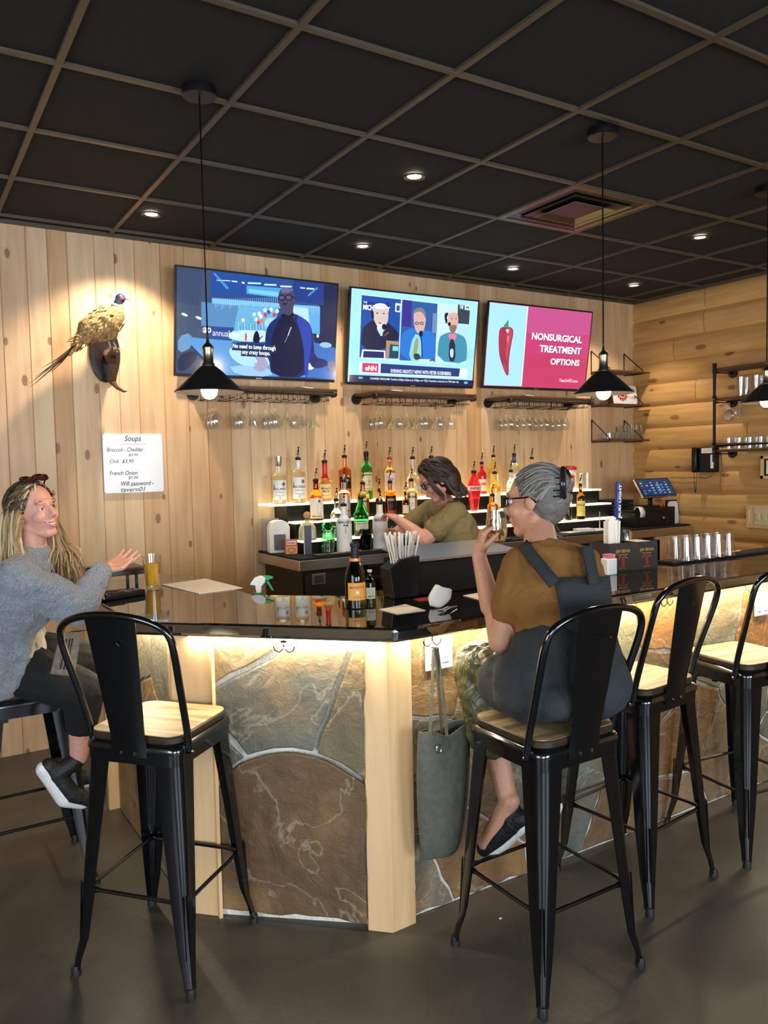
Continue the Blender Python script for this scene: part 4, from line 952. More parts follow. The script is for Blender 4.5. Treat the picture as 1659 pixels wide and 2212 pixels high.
# ================================================================ mounted pheasant
P_ = lambda px, py, Y=4.60: at(px, py, Y=Y)
t = thing('mounted_pheasant', 'stuffed pheasant with long tail perched on a branch over a dark oval plaque', 'pheasant', tuple(P_(225, 760, WY)))
loc = wm(t).inverted()
M['feather'] = mat('feather', (.42, .26, .10), .75, bump=.9, bs=70, var=.65)
M['feather_dark'] = mat('feather_dark', (.16, .10, .05), .75, bump=.6, bs=60, var=.5)
def skinblob(name, parts, m, parent, voxel=.006, smooth=6, world=True, label=None, disp=0, dscale=.08):
    "parts: ('c', p, q, rp, rq) tapered capsule | ('e', centre, (rx,ry,rz), rot) ellipsoid; fused into one closed surface"
    bm = B()
    for it in parts:
        if it[0] == 'c':
            _, p, q, r0, r1 = it; p, q = Vector(p), Vector(q); b2 = B()
            bmesh.ops.create_icosphere(b2, subdivisions=2, radius=r0, matrix=Matrix.Translation(p)); bmesh.ops.create_icosphere(b2, subdivisions=2, radius=r1, matrix=Matrix.Translation(q))
            h = bmesh.ops.convex_hull(b2, input=b2.verts[:])
            junk = [v for v in b2.verts if not v.link_faces or all(not f.is_valid for f in v.link_faces)]
            dead = list({g for g in h['geom_interior']+h['geom_unused'] if isinstance(g, bmesh.types.BMVert)})
            if dead: bmesh.ops.delete(b2, geom=dead, context='VERTS')
            tmp = bpy.data.meshes.new('tmp'); b2.to_mesh(tmp); b2.free(); bm.from_mesh(tmp); bpy.data.meshes.remove(tmp)
        else:
            rot = it[3] if len(it) > 3 and it[3] is not None else None
            sphere(bm, it[1], 1, 3, it[2], rot)
    if world and parent is not None: bmesh.ops.transform(bm, matrix=wm(parent).inverted(), verts=bm.verts[:])
    me = bpy.data.meshes.new(name); bm.to_mesh(me); bm.free(); o = bpy.data.objects.new(name, me); C.objects.link(o)
    r_ = o.modifiers.new('r', 'REMESH'); r_.mode = 'VOXEL'; r_.voxel_size = voxel
    if smooth: s_ = o.modifiers.new('s', 'SMOOTH'); s_.factor = .5; s_.iterations = smooth
    if disp:
        tx = bpy.data.textures.new('folds', 'CLOUDS'); tx.noise_scale = dscale; tx.noise_depth = 2; d_ = o.modifiers.new('d', 'DISPLACE'); d_.texture = tx; d_.strength = disp; d_.mid_level = .5; d_.texture_coords = 'LOCAL'
    dg = bpy.context.evaluated_depsgraph_get(); me2 = bpy.data.meshes.new_from_object(o.evaluated_get(dg)); o.modifiers.clear(); o.data = me2
    me2.materials.clear(); me2.materials.append(M[m] if isinstance(m, str) else m); me2.name = name
    for p in me2.polygons: p.use_smooth = True
    if parent is not None: o.parent = parent
    if label: o['label'] = label
    return o
skinblob('body', [('c', P_(250,680), P_(225,703), .052, .078), ('c', P_(228,700), P_(195,712), .080, .070), ('c', P_(195,712), P_(172,735), .066, .028), ('c', P_(256,665), P_(245,690), .030, .055), ('c', P_(215,722), P_(238,718), .045, .045), ('c', P_(172,735), P_(150,765), .026, .012)], 'feather', t, .005, 5)
skinblob('head', [('e', P_(260,645), (.028,.025,.028)), ('c', P_(258,648), P_(253,662), .024, .026)], mat('pheasant_head', (.02, .03, .06), .35), t, .003, 3, label='dark glossy head')
bm = B(); lathe(bm, [(.030, -.009), (.035, 0), (.030, .009)], 16); bmesh.ops.transform(bm, matrix=Matrix.Translation(P_(252,664)) @ Matrix.Rotation(.5, 4, 'Y'), verts=bm.verts[:]); obj('neck_ring', bm, 'white', t, world=True)
bm = B(); sphere(bm, P_(264,645,4.577), .013, 2, (1, .35, .8)); obj('face_patch', bm, mat('red_patch', (.5, .02, .02), .5), t, world=True)
bm = B(); q = P_(270,644); cyl(bm, q, q+Vector((.030, -.006, -.014)), .008, .001, 10); obj('beak', bm, mat('beak', (.55, .48, .36), .4), t, world=True)
rr = random.Random(2)
for i, (ex, ey, Y) in enumerate(((58,832,4.54), (63,838,4.56), (75,815,4.66), (105,808,4.60), (90,795,4.58), (120,790,4.60))):
    a = P_(172, 735); e_ = P_(ex, ey, Y); bm = B(); mids = [a.lerp(e_, s)+Vector((0, 0, -.012*math.sin(PI*s))) for s in (0, .3, .6, .85, 1)]
    tube(bm, mids, .01, 6, radii=[.014, .012, .009, .005, .001], flat=.35); obj('tail_feather', bm, 'feather_dark', t, world=True)
# overlapping body feathers
bm = B()
for i in range(210):
    s = rr.random(); c0 = P_(252,678).lerp(P_(165,742), s); r_ = (.07+.028*math.sin(PI*min(1, s*1.5)))*(1-.62*s)+.006
    a = rr.uniform(0, 2*PI); d = (P_(165,742)-P_(252,678)).normalized(); s1, s2 = frame_of(d)
    n = s1*math.cos(a)+s2*math.sin(a); p = c0+n*r_*.93; L_ = rr.uniform(.028, .05); w_ = rr.uniform(.006, .011); tt = n.cross(d).normalized()
    vs = [bm.verts.new(p+v) for v in (Vector(), d*L_*.5+tt*w_+n*.004, d*L_+n*.010, d*L_*.5-tt*w_+n*.004)]; bm.faces.new(vs)
o = obj('plumage', bm, 'feather', t, world=True, smooth=False)
for px0, px1, x in ((232, 240, 0), (240, 252, 1)):
    a, b = P_(px0+2, 722), P_(px1, 752+x*2, 4.63); bm = B(); tube(bm, [a, a.lerp(b, .5)+Vector((-.006, 0, 0)), b], .005, 8, radii=[.009, .005, .005])
    for dx in (-.022, -.008, .012, .026): tube(bm, [b, b+Vector((dx*.6, -.012, .004)), b+Vector((dx, -.014, -.008))], .003, 6)
    obj('leg', bm, mat('bird_leg', (.45, .36, .24), .6), t, world=True)
bm = B(); c = P_(225, 765, WY); 
prism(bm, [(.088*math.cos(2*PI*k/36), .168*math.sin(2*PI*k/36)) for k in range(36)], 0, .02, Matrix.Translation((c.x, WY-.004, c.z)) @ Matrix.Rotation(PI/2, 4, 'X')); obj('plaque', bm, mat('plaque', (.022, .010, .008), .25, coat=.5), t, world=True, bevel=.004)
bm = B(); tube(bm, [(c.x+.02, WY-.02, c.z+.0), P_(238, 775, 4.76), P_(246, 760, 4.65), P_(256, 764, 4.60)], .02, 10, radii=[.030, .028, .022, .012]); 
tube(bm, [P_(243, 772, 4.66), P_(246, 800, 4.70), P_(243, 826, 4.73), P_(254, 838, 4.66), P_(268, 846, 4.60), P_(274, 845, 4.60)], .01, 8, radii=[.022, .020, .020, .010, .006, .003]); obj('branch', bm, mat('branch', (.10, .045, .02), .6, bump=.6, bs=60), t, world=True)
# ================================================================ corner shelves
def tri_shelf(z, label):
    x0, x1, yf = 5.130, 5.640, 4.66
    t = thing('corner_shelf', label, 'shelf', ((x0+x1)/2, WY, z), 0, 'wooden shelves on wire brackets in the corner')
    bm = B(); box(bm, x0, x1, yf, WY-.003, z-.014, z); obj('shelf_board', bm, 'dark_wood', t, smooth=False, world=True)
    for x in (x0+.004, x1-.10):
        bm = B(); pts = [(x, WY-.006, z+.175), (x, WY-.006, z-.018), (x, yf-.004, z-.018), (x, yf-.010, z+.006), (x, WY-.006, z+.175)]
        tube(bm, pts, .0045, 8); obj('wire_bracket', bm, 'black', t, world=True)
tri_shelf(2.353, 'empty wooden corner shelf on triangle brackets, the topmost of three')
tri_shelf(2.072, 'wooden corner shelf on triangle brackets, the middle one, holding a white card')
tri_shelf(1.770, 'wooden corner shelf on triangle brackets, the lowest, full of small glasses')
# card and bottle on the middle shelf
p = at(1383, 878, Y=4.74); 
t = thing('sign_card', 'white rounded licence card with a red round emblem leaning on the corner shelf', 'sign', (5.42, 4.735, 2.0725))
bm = B(); prism(bm, rrect(.30, .165, .02, 4, 0, .083), 0, .004, Matrix.Rotation(PI/2-.12, 4, 'X')); obj('card', bm, 'white', t, smooth=False)
k = Ink(.0003)
for r_, c in ((.052, 'b0262c'), (.040, 'f4ece4'), (.034, 'c22a2e'), (.018, '5a0c10')): k.ell(-.035, .095, r_, r_*.95, c, 28)
for i in range(12): a = i*PI/6; k.ell(-.035+.056*math.cos(a), .095+.054*math.sin(a), .010, .010, 'a01c26', 8)
k.text('1st', -.128, .118, -.104, .134, '5a5a5a', .02); k.text('District', -.140, .088, -.100, .102, '5a5a5a', .02); k.text('FIRE DEPARTMENT', .025, .128, .13, .136, 'a06050'); k.text('11  0010.1', .045, .056, .125, .072, '8a4a40', .02); k.text('2021', .065, .022, .088, .028, '8a8a8a')
ca, sa = math.cos(-.12), math.sin(-.12)
k.build('print', lambda u, v, w_: (u, -.0045-w_ - v*sa*0 + v*math.tan(.12), v*ca), 'ink', t)
bottle_later = (5.20, 4.76, 2.0725)
# small glasses on the lowest corner shelf
def tumbler(name, label, group, r0, r1, h, th=.0022, base=.008, m='glass'):
    t = thing(name, label, 'glass', (0, 0, 0), 0, group)
    bm = B(); lathe(bm, [(r0, 0), (r1, h)]+[(r1-th, h), (r0-th, base), (0.0004, base-.001)], 20); obj('glass_wall', bm, m, t)
    return t
g0 = None
rnd = random.Random(4)
gl = 'small clear tumbler stacked upside down on the lowest corner shelf'
for i in range(5):
    for j in range(2):
        for lvl in range(2 if i > 1 else 1):
            g = tumbler('shot_glass', gl, 'small glasses on the lowest corner shelf', .026, .031, .062) if g0 is None else dup(g0)
            g0 = g0 or g; g['label'] = '%s column from left, %s row, %s small tumbler on the lowest corner shelf' % (ORD[i], ('front', 'back')[j], ('bottom', 'top')[lvl]); g.location = (5.345+.060*i, 4.72+.075*j, 1.7705+.064*lvl)
t = thing('glass_bowl', 'wide clear low glass on the left end of the lowest corner shelf', 'glass', (5.235, 4.76, 1.7705))
bm = B(); lathe(bm, [(.030, 0), (.05, .01), (.052, .055), (.050, .055), (.048, .012), (.0004, .006)], 24); obj('glass_wall', bm, 'glass', t)
# ================================================================ pipe shelf unit on the log wall
xo = 5.42
def pipe(bm, a, b, r=.0135): tube(bm, [a, b], r, 12)
t = thing('pipe_shelf_unit', 'black pipe and dark wood wall shelves on the log wall', 'shelf', (5.6, 3.4, 1.6))
zs = (2.265, 2.06, 1.70)
y1, y0_ = 3.865, 2.6
for y in (y1, y0_):
    bm = B(); pipe(bm, (xo, y, 1.565), (xo, y, 2.32))
    for z in zs+(1.66, 2.31): cyl(bm, (xo, y, z-.018), (xo, y, z+.012), .0185, n=12)
    obj('upright_pipe', bm, 'pipe', t, world=True)
for z, off in ((2.255, 0), (2.025, 0), (1.628, 0)):
    for y in (y1, y0_):
        bm = B(); pipe(bm, (xo, y, z), (XR-.03, y, z), .011); cyl(bm, (XR-.03, y, z), (XR-.045, y, z), .036, n=18); obj('wall_pipe', bm, 'pipe', t, world=True)
bm = B(); pipe(bm, (xo, y0_, 1.695), (xo, y1, 1.695)); obj('front_rail', bm, 'pipe', t, world=True)
for z in (2.268, 2.038, 1.642):
    bm = B(); box(bm, xo+.012, XR-.045, y0_-.03, y1+.015, z, z+.018); obj('shelf_board', bm, 'dark_wood', t, smooth=False, world=True)
bm = B(); pipe(bm, (XR-.14, 2.6, 2.03), (XR-.14, 3.85, 2.03), .005); obj('hanging_rod', bm, 'pipe', t, world=True)
g1 = None
for i in range(9):
    for j in range(2):
        if g1 is None: g1 = tumbler('pint_glass', 'tall clear pint glass on the middle pipe shelf', 'pint glasses on the middle pipe shelf', .030, .044, .148); g = g1
        else: g = dup(g1)
        g['label'] = '%s tall pint glass from the left, %s row, on the middle pipe shelf' % (ORD[i], ('front', 'back')[j]); g.location = (5.50+.10*j, 3.70-.125*i+.02*j, 2.0565)
g2 = None
for i in range(12):
    for j in range(2):
        if g2 is None: g2 = tumbler('rocks_glass', 'short clear tumbler on the lowest pipe shelf', 'tumblers on the lowest pipe shelf', .034, .038, .088); g = g2
        else: g = dup(g2)
        g['label'] = '%s short tumbler from the left, %s row, on the lowest pipe shelf' % (ORD[i], ('front', 'back')[j]); g.location = (5.485+.085*j, 3.79-.088*i, 1.6605)
# strainer and bar spoon hanging from the rod
a = at(1573, 905, X=XR-.14); t = thing('cocktail_strainer', 'round metal cocktail strainer with a knob hanging under the middle pipe shelf', 'strainer', (a.x, a.y, 2.025))
bm = B(); z0 = -.10
for s in (-.012, 0, .012): tube(bm, [(0, s, -.0), (0, s, z0+.03)], .0025, 6)
obj('handle', bm, 'chrome', t); bm = B(); lathe(bm, [(.040, -.004), (.044, 0), (.040, .006), (.0, .008)], 24, mtx=Matrix.Translation((0, 0, z0)) @ Matrix.Rotation(PI/2, 4, 'Y')); obj('plate', bm, 'chrome', t)
bm = B(); cyl(bm, (-.01, -.03, z0+.012), (-.01, -.065, z0+.014), .008, n=10); sphere(bm, (-.01, -.068, z0+.014), .011); obj('knob', bm, 'white_gloss', t)
a = at(1599, 905, X=XR-.14); t = thing('bar_scoop', 'metal bar spoon with a ring end hanging beside the strainer', 'spoon', (a.x, a.y, 2.025))
bm = B(); tube(bm, [(0, 0, 0), (0, 0, -.105)], .004, 8, radii=[.005, .007]); obj('handle', bm, 'chrome', t)
bm = B(); tube(bm, [(0, .018*math.cos(2*PI*k/16), -.123+.018*math.sin(2*PI*k/16)) for k in range(17)], .003, 6, cap=False); obj('ring', bm, 'chrome', t)
# telephone
a = at(1527, 993, X=XR-.05); ph = thing('telephone', 'black push button wall telephone with coiled cord on the log wall', 'telephone', (XR-.035, a.y, a.z))
Rm = Matrix.Rotation(-PI/2, 4, 'Z')      # local x runs toward the viewer (-y), local -y faces the room (-x)
def rb(bm): bmesh.ops.transform(bm, matrix=Rm, verts=bm.verts[:]); return bm
bm = B(); cbox(bm, (.0, -.025, 0), (.205, .055, .20)); obj('base', rb(bm), 'black', ph, bevel=.008)
bm = B(); cbox(bm, (-.075, -.070, 0), (.046, .032, .205)); obj('handset', rb(bm), 'black', ph, bevel=.012)
bm = B(); cbox(bm, (.035, -.054, .073), (.115, .003, .042)); obj('display', rb(bm), 'white', ph)
bm = B(); cbox(bm, (.075, -.054, -.015), (.026, .003, .11)); obj('number_card', rb(bm), 'white', ph)
for i in range(3):
    for j in range(4):
        bm = B(); cbox(bm, (-.022+.026*i, -.055, .022-.024*j), (.015, .006, .012)); obj('key', rb(bm), 'black_satin', ph, bevel=.002)
bm = B(); pts = []
for k in range(90):
    s = k/89; yy = -.075+.022*math.sin(PI*s)*0+(.018*s-.009)*1.6; zz = -.10-.165*math.sin(PI*s); pts.append((yy+.004*math.cos(k*1.3), -.06+.004*math.sin(k*1.3), zz))
tube(bm, pts, .0022, 5); obj('coiled_cord', rb(bm), 'black', ph)
bm = B(); tube(bm, [(.06, -.01, -.10), (.04, -.012, -.135), (0, -.012, -.15), (-.10, -.012, -.143), (-.24, -.012, -.150), (-.36, -.012, -.146)], .0022, 5); obj('wall_cord', rb(bm), 'black', ph)
# framed notice and switch plate
a = at(1645, 985, X=XR-.05); b2 = at(1645, 1034, X=XR-.05); 
t = thing('picture_frame', 'pale wooden frame with a printed notice on the log wall, cut by the photo edge', 'picture', (XR-.034, a.y-.14, (a.z+b2.z)/2)); hz = abs(a.z-b2.z)/2
bm = B()
for x0, x1, z0, z1 in ((-.14, .14, hz-.022, hz), (-.14, .14, -hz, -hz+.022), (-.14, -.118, -hz, hz), (.118, .14, -hz, hz)): box(bm, x0, x1, -.03, 0, z0, z1)
obj('frame', rb(bm), 'post', t, smooth=False); bm = B(); box(bm, -.12, .12, -.016, 0, -hz+.02, hz-.02); obj('mat_board', rb(bm), 'black', t, smooth=False)
bm = B(); box(bm, -.100, .100, -.018, -.016, -hz+.035, hz-.035); obj('notice', rb(bm), 'white', t, smooth=False)
a = at(1614, 1090, X=XR-.04); b2 = at(1614, 1140, X=XR-.04); hz = (a.z-b2.z)/2
t = thing('switch_plate', 'bank of ivory rocker switches in a wooden surround on the log wall', 'light switch', (XR-.034, a.y-.17, (a.z+b2.z)/2))
bm = B(); box(bm, -.17, .17, -.022, 0, -hz, hz); obj('surround', rb(bm), 'post', t, smooth=False, bevel=.004)
bm = B(); box(bm, -.098, .14, -.028, -.020, -hz+.028, hz-.022); obj('plate', rb(bm), mat('ivory', 'cfc39a', .4), t, smooth=False, bevel=.002)
M['ivory_'] = bpy.data.materials['ivory']
for i in range(4): bm = B(); cbox(bm, (-.066+.052*i, -.031, 0), (.030, .008, .056), 0, .12); obj('rocker', rb(bm), 'ivory_', t, bevel=.002)
bm = B(); box(bm, -.152, -.135, -.034, -.02, -hz+.03, hz-.03); obj('dimmer', rb(bm), 'post', t, bevel=.003)
# ================================================================ back bar
BZ = 1.052; BX0, BY = 2.025, 4.22
bb = thing('back_bar_counter', 'long black topped back bar counter with a steel edge against the plank wall', 'counter', (3.8, 4.6, 0))
bm = B(); box(bm, BX0, XR-.045, BY, WY-.002, BZ-.074, BZ-.012); obj('steel_edge', bm, 'steel', bb, smooth=False, world=True, bevel=.003)
bm = B(); box(bm, BX0+.01, XR-.05, BY+.02, WY-.004, BZ-.0118, BZ); obj('black_mat', bm, 'black_rough', bb, smooth=False, world=True, bevel=.003)
# coolers below
def cooler(x0, x1, label, glass_door):
    t = thing('bottle_cooler', label, 'cooler', ((x0+x1)/2, 4.6, 0), 0)
    y0 = BY+.045
    bm = B()
    if glass_door:
        for q in ((x0, x0+.03, y0, WY-.05, .08, BZ-.078), (x1-.03, x1, y0, WY-.05, .08, BZ-.078), (x0, x1, WY-.08, WY-.05, .08, BZ-.078), (x0, x1, y0, WY-.05, .08, .12), (x0, x1, y0, WY-.05, BZ-.12, BZ-.078)): box(bm, *q)
    else: box(bm, x0, x1, y0, WY-.05, .08, BZ-.078)
    obj('cabinet', bm, 'cooler_side', t, smooth=False, world=True)
    bm = B(); box(bm, x0+.02, x1-.02, y0+.04, WY-.06, 0, .08); obj('plinth', bm, 'black', t, smooth=False, world=True)
    if glass_door:
        bm = B()
        for q in ((x0+.005, x0+.05), (x1-.05, x1-.005)): box(bm, q[0], q[1], y0-.03, y0-.002, .11, BZ-.098)
        box(bm, x0, x1, y0-.03, y0-.002, .10, .15); box(bm, x0, x1, y0-.03, y0-.002, BZ-.135, BZ-.098)
        d = obj('door_frame', bm, 'black', t, smooth=False, world=True)
        bm = B(); box(bm, x0+.05, x1-.05, y0-.018, y0-.012, .15, BZ-.135); g = obj('glass_pane', bm, 'glass', d, smooth=False); g.data.transform(wm(d).inverted())
        for z in (.38, .66): bm = B(); box(bm, x0+.03, x1-.03, y0+.01, WY-.09, z, z+.008); obj('wire_shelf', bm, 'steel', t, smooth=False, world=True)
    else:
        bm = B(); box(bm, x0+.01, x1-.01, y0-.03, y0-.002, .11, BZ-.098); d = obj('door', bm, 'cooler_side', t, smooth=False, world=True, bevel=.004)
    return t
M['cooler_side'] = mat('cooler_side', (.016, .012, .010), .42)
c1 = cooler(2.065, 2.47, 'black solid door cooler at the left end of the back bar', False)
bm = B(); a = at(673, 1240, Y=BY+.012); c = at(703, 1261, Y=BY+.012); box(bm, a.x, c.x, BY+.006, BY+.014, c.z, a.z); lk = obj('latch_plate', bm, 'steel', c1, smooth=False, world=True, bevel=.002)
bm = B(); box(bm, (a.x+c.x)/2-.03, (a.x+c.x)/2+.03, BY+.002, BY+.006, c.z+.01, a.z-.01); o = obj('latch_recess', bm, 'socket', lk, smooth=False, world=True); 
c2 = cooler(2.49, 3.11, 'black glass door cooler with bottled drinks under the back bar', True)
c3 = cooler(3.13, 3.76, 'black glass door cooler under the back bar behind the bartender', True)
for (x0, x1, lab) in ((3.78, 4.6, 'black solid door cooler under the back bar, behind the bar caddies'), (4.62, 5.45, 'black solid door cooler at the right end of the back bar')): cooler(x0, x1, lab, False)
# stepped bottle shelf with lit edges
t = thing('liquor_riser', 'black stepped liquor shelf with three glowing edges on the back bar', 'shelf', (3.5, 4.7, BZ))
rz_ = [(4.645, 1.36, 2.045, 5.02), (4.545, 1.247, 2.16, 5.03), (4.445, 1.135, 2.16, 5.04)]
bm = B(); box(bm, 2.16, 5.01, 4.66, WY-.004, BZ, 1.35); box(bm, 2.17, 5.02, 4.56, 4.66, BZ, 1.237); box(bm, 2.17, 5.03, 4.46, 4.56, BZ, 1.125)
obj('riser_body', bm, 'black', t, smooth=False, world=True)
for i, (yf, z, xa, xb) in enumerate(rz_):
    yb = WY-.004 if i == 0 else yf+.10
    bm = B(); box(bm, xa, xb, yf, yb, z-.012, z); obj('lit_tread', bm, 'tier', t, smooth=False, world=True, label='glowing pale yellow edge')
# ---------------------------------------------------------------- bottles
def tint(name, col, rough=.02, trans=1.0): 
    if name not in M: M[name] = mat(name, col, rough, trans=trans, ior=1.42)
    return name
tint('clear_b', (.97, .98, .95)); tint('paleyellow_b', (.86, .87, .58), trans=.55); tint('amber_b', (.80, .24, .03)); tint('red_b', (.85, .03, .05), trans=.55); tint('green_b', (.05, .50, .14)); tint('darkgreen_b', (.03, .16, .05)); tint('brown_b', (.28, .09, .02))
tint('yellow_b', (.95, .62, .08), trans=.6); tint('lightamber_b', (.92, .55, .28)); M['milky'] = mat('milky', 'eeeeea', .3); tint('olive_b', (.10, .12, .03))
PROF = {
 'round': [(.0, .0), (.90, .0), (1, .012), (1, .60), (.97, .66), (.80, .72), (.50, .77), (.34, .82), (.32, .97), (.36, .975), (.36, 1.0), (.0, 1.0)],
 'tall':  [(.0, .0), (.92, .0), (1, .012), (1, .62), (.93, .69), (.62, .76), (.38, .82), (.33, .86), (.32, .97), (.38, .975), (.38, 1.0), (0, 1.0)],
 'square': [(.0, .0), (.92, .0), (1, .012), (1, .68), (.95, .72), (.55, .765), (.36, .79), (.34, .97), (.38, .975), (.38, 1.0), (0, 1.0)],
 'belly': [(.0, .0), (.85, .0), (.92, .03), (1, .30), (1, .42), (.90, .52), (.55, .60), (.36, .66), (.33, .72), (.32, .96), (.36, .965), (.36, 1.0), (0, 1.0)],
 'squat': [(.0, .0), (.93, .0), (1, .02), (1, .42), (.93, .62), (.66, .80), (.34, .88), (.26, .90), (.26, .985), (.30, .99), (.30, 1.0), (0, 1.0)],
 'shaker': [(.0, .0), (.94, .0), (1, .02), (1, .50), (1.02, .53), (1.02, .58), (.92, .62), (.80, .72), (.52, .82), (.38, .90), (.34, .98), (.38, .985), (.38, 1.0), (0, 1.0)],
 'cone': [(.0, .0), (.50, .0), (.58, .02), (1, .52), (1.04, .56), (1.04, .63), (.80, .75), (.45, .88), (.36, .92), (.34, 1.0), (0, 1.0)],
 'wine': [(.0, .0), (.90, .0), (1, .012), (1, .50), (.97, .56), (.78, .64), (.50, .72), (.38, .80), (.34, .94), (.38, .945), (.38, .985), (.34, 1.0), (0, 1.0)],
}
def bottle(label, px, pbase, ptop, Y, R, kind, glass, lab=None, pourer=True, cap=None, neck=None, shelf=None, sq=False, cat='bottle', group='liquor bottles on the back bar', face_cam=True, collar='black'):
    "ptop = pixel row of the glass lip; shelf = height the bottle stands on"
    b_ = at(px, pbase, Y=Y); z0 = shelf if shelf is not None else b_.z; tp = at(px, ptop, Y=Y); H = tp.z-z0; x = (b_.x+tp.x)/2
    rz = math.atan2(x, Y)*-.75 if face_cam else 0
    t = thing('liquor_bottle', label, cat, (x, Y, z0+.0005), rz, group)
    bm = B(); lathe(bm, [(r*R, z*H) for r, z in PROF[kind][1:-1]], 24 if not sq else 24)
    if sq:
        for v in bm.verts:
            rr_ = math.hypot(v.co.x, v.co.y)
            if rr_ > R*.6:
                a = math.atan2(v.co.y, v.co.x); k = min(1.0/max(abs(math.cos(a)), abs(math.sin(a))), 1.16); v.co.x *= k*.93; v.co.y *= k*.93
    obj('glass_body', bm, glass, t)
    ztop = H
    if neck:   # coloured neck sleeve (colour, from, to as fraction)
        bm = B(); z1, z2 = neck[1]*H, neck[2]*H; pr = [(rr_*R, z*H) for rr_, z in PROF[kind]]
        def rad(z):
            for (ra, za), (rb_, zb) in zip(pr, pr[1:]):
                if za <= z <= zb and zb > za: return ra+(rb_-ra)*(z-za)/(zb-za)
            return pr[-2][0]
        pts = [(rad(z1+(z2-z1)*i/6)+.0012, z1+(z2-z1)*i/6) for i in range(7)]; lathe(bm, [(pts[0][0]-.002, pts[0][1])]+pts+[(.0005, z2+.001)], 20); obj('neck_sleeve', bm, neck[0], t)
    if cap: bm = B(); h = cap[1]; lathe(bm, [(R*.42, H-.010), (R*.44, H-.008), (R*.44, H+h), (0, H+h+.001)], 20); obj('cap', bm, cap[0], t); ztop = H+h
    if pourer:
        bm = B(); lathe(bm, [(R*.36, H-.001), (R*.40, H+.004), (R*.40, H+.016), (R*.22, H+.020), (0, H+.0205)], 16); po = obj('pourer_collar', bm, collar, t)
        bm = B(); tube(bm, [(0, 0, H+.018), (0, 0, H+.036), (.003, 0, H+.060)], .006, 10, radii=[.012, .010, .0070]); obj('pourer_spout', bm, 'chrome', po)
        bm = B(); tube(bm, [(.003, 0, H+.056), (.007, 0, H+.086)], .0055, 8, radii=[.0085, .0075]); obj('spout_cover', bm, 'black', po)
    if lab: lab(t, R, H)
    return t
def label_fn(z0, z1, half, col, items=(), border=None, extra=None):
    "z0,z1 fractions of bottle height, half = half girth in radians; items: (text, v0, v1, halfwidth fraction, colour, bold)"
    def f(t, R, H):
        k = Ink(.00025); w_ = half*R; a, b = z0*H, z1*H
        if border: k.rect(-w_, a, w_, b, border, 12); k.rect(-w_*.93, a+.003, w_*.93, b-.003, col, 12)
        else: k.rect(-w_, a, w_, b, col, 12)
        for it in items:
            if it[0] == 'dot': _, u, v, r_, c = it; k.ell(u*w_, a+v*(b-a), r_*w_, r_*w_, c, 16)
            elif it[0] == 'band': _, v0, v1, c = it; k.rect(-w_, a+v0*(b-a), w_, a+v1*(b-a), c, 12)
            elif it[0] == 'poly': _, pts, c = it; k.poly([(u*w_, a+v*(b-a)) for u, v in pts], c)
            else:
                s, v0, v1, hw, c, bo = it; k.text(s, -hw*w_, a+v0*(b-a), hw*w_, a+v1*(b-a), c, bo)
        k.build('label', on_cyl(R*(extra or 1)+.0006), 'ink', t)
    return f
T1, T2, T3 = (4.74, 1.36), (4.592, 1.247), (4.492, 1.135)
rumL = label_fn(.10, .60, 1.25, 'e4e6e2', [('BACARDI', .50, .62, .80, '1c2430', .02), ('dot', .45, .80, .26, '9a3a40'), ('dot', .45, .80, .16, '5c1c24'), ('SUPERIOR', .36, .42, .5, '4a4a50', 0), ('poly', [(-.75,.55),(-.62,.55),(-.66,.78),(-.72,.78)], '2a2a2a'), ('WHITE RUM', .20, .25, .5, '4a4a50', 0), ('dot', .0, .1, .2, 'b8c0c8')])
bottle('clear white rum bottle with a silver screw cap, leftmost on the top lit shelf', 603, 1087, 1004, T1[0], .046, 'square', 'clear_b', rumL, pourer=False, cap=('steel', .055), shelf=T1[1])
bottle('clear white rum bottle with a pour spout, second from left on the top lit shelf', 645, 1086, 994, T1[0], .046, 'square', 'clear_b', rumL, neck=('white_gloss', .84, 1.0), shelf=T1[1])
bottle('bourbon bottle with a dripping red wax neck on the top lit shelf', 702, 1080, 1000, T1[0]+.03, .048, 'belly', 'lightamber_b', label_fn(.08, .45, 1.0, 'dcc48e', [("Maker's", .62, .80, .7, '3a2a1a', .01), ('Mark', .42, .58, .5, '3a2a1a', .01), ('WHISKY', .16, .24, .4, '6a5030', 0)]), neck=('red_wax', .60, .995), shelf=T1[1]) if M.setdefault('red_wax', mat('red_wax', 'c01822', .3)) else 0
bottle('square scotch whisky bottle with a slanted black label on the top lit shelf', 745, 1078, 989, T1[0], .045, 'square', 'amber_b', label_fn(.28, .56, .95, '1c1614', [('poly', [(-.98,.05),(.98,.55),(.98,.62),(-.98,.12)], 'c8a050'), ('RED LABEL', .62, .78, .7, 'e0c890', .02)]), sq=True, shelf=T1[1])
bottle('green irish whiskey bottle with a cream label on the top lit shelf', 792, 1076, 981, T1[0], .042, 'tall', 'green_b', label_fn(.20, .60, 1.1, 'ece2b8', [('JAMESON', .78, .92, .85, '2a3a22', .03), ('dot', .3, .5, .20, '8a2a24'), ('IRISH WHISKEY', .28, .34, .6, '4a4a3a', 0), ('band', .08, .12, 'b89a50')], border='c0a860'), neck=('black', .86, 1.0), shelf=T1[1])
bottle('pale pink spirit bottle with a white label on the top lit shelf', 842, 1074, 993, T1[0], .042, 'round', 'lightamber_b', label_fn(.16, .66, 1.1, 'f0dcd8', [('Tower', .60, .78, .6, 'c06060', .02), ('VODKA', .40, .48, .5, '8a7070', 0), ('dot', 0, .2, .15, 'c06060')]), collar='red_wax', shelf=T1[1])
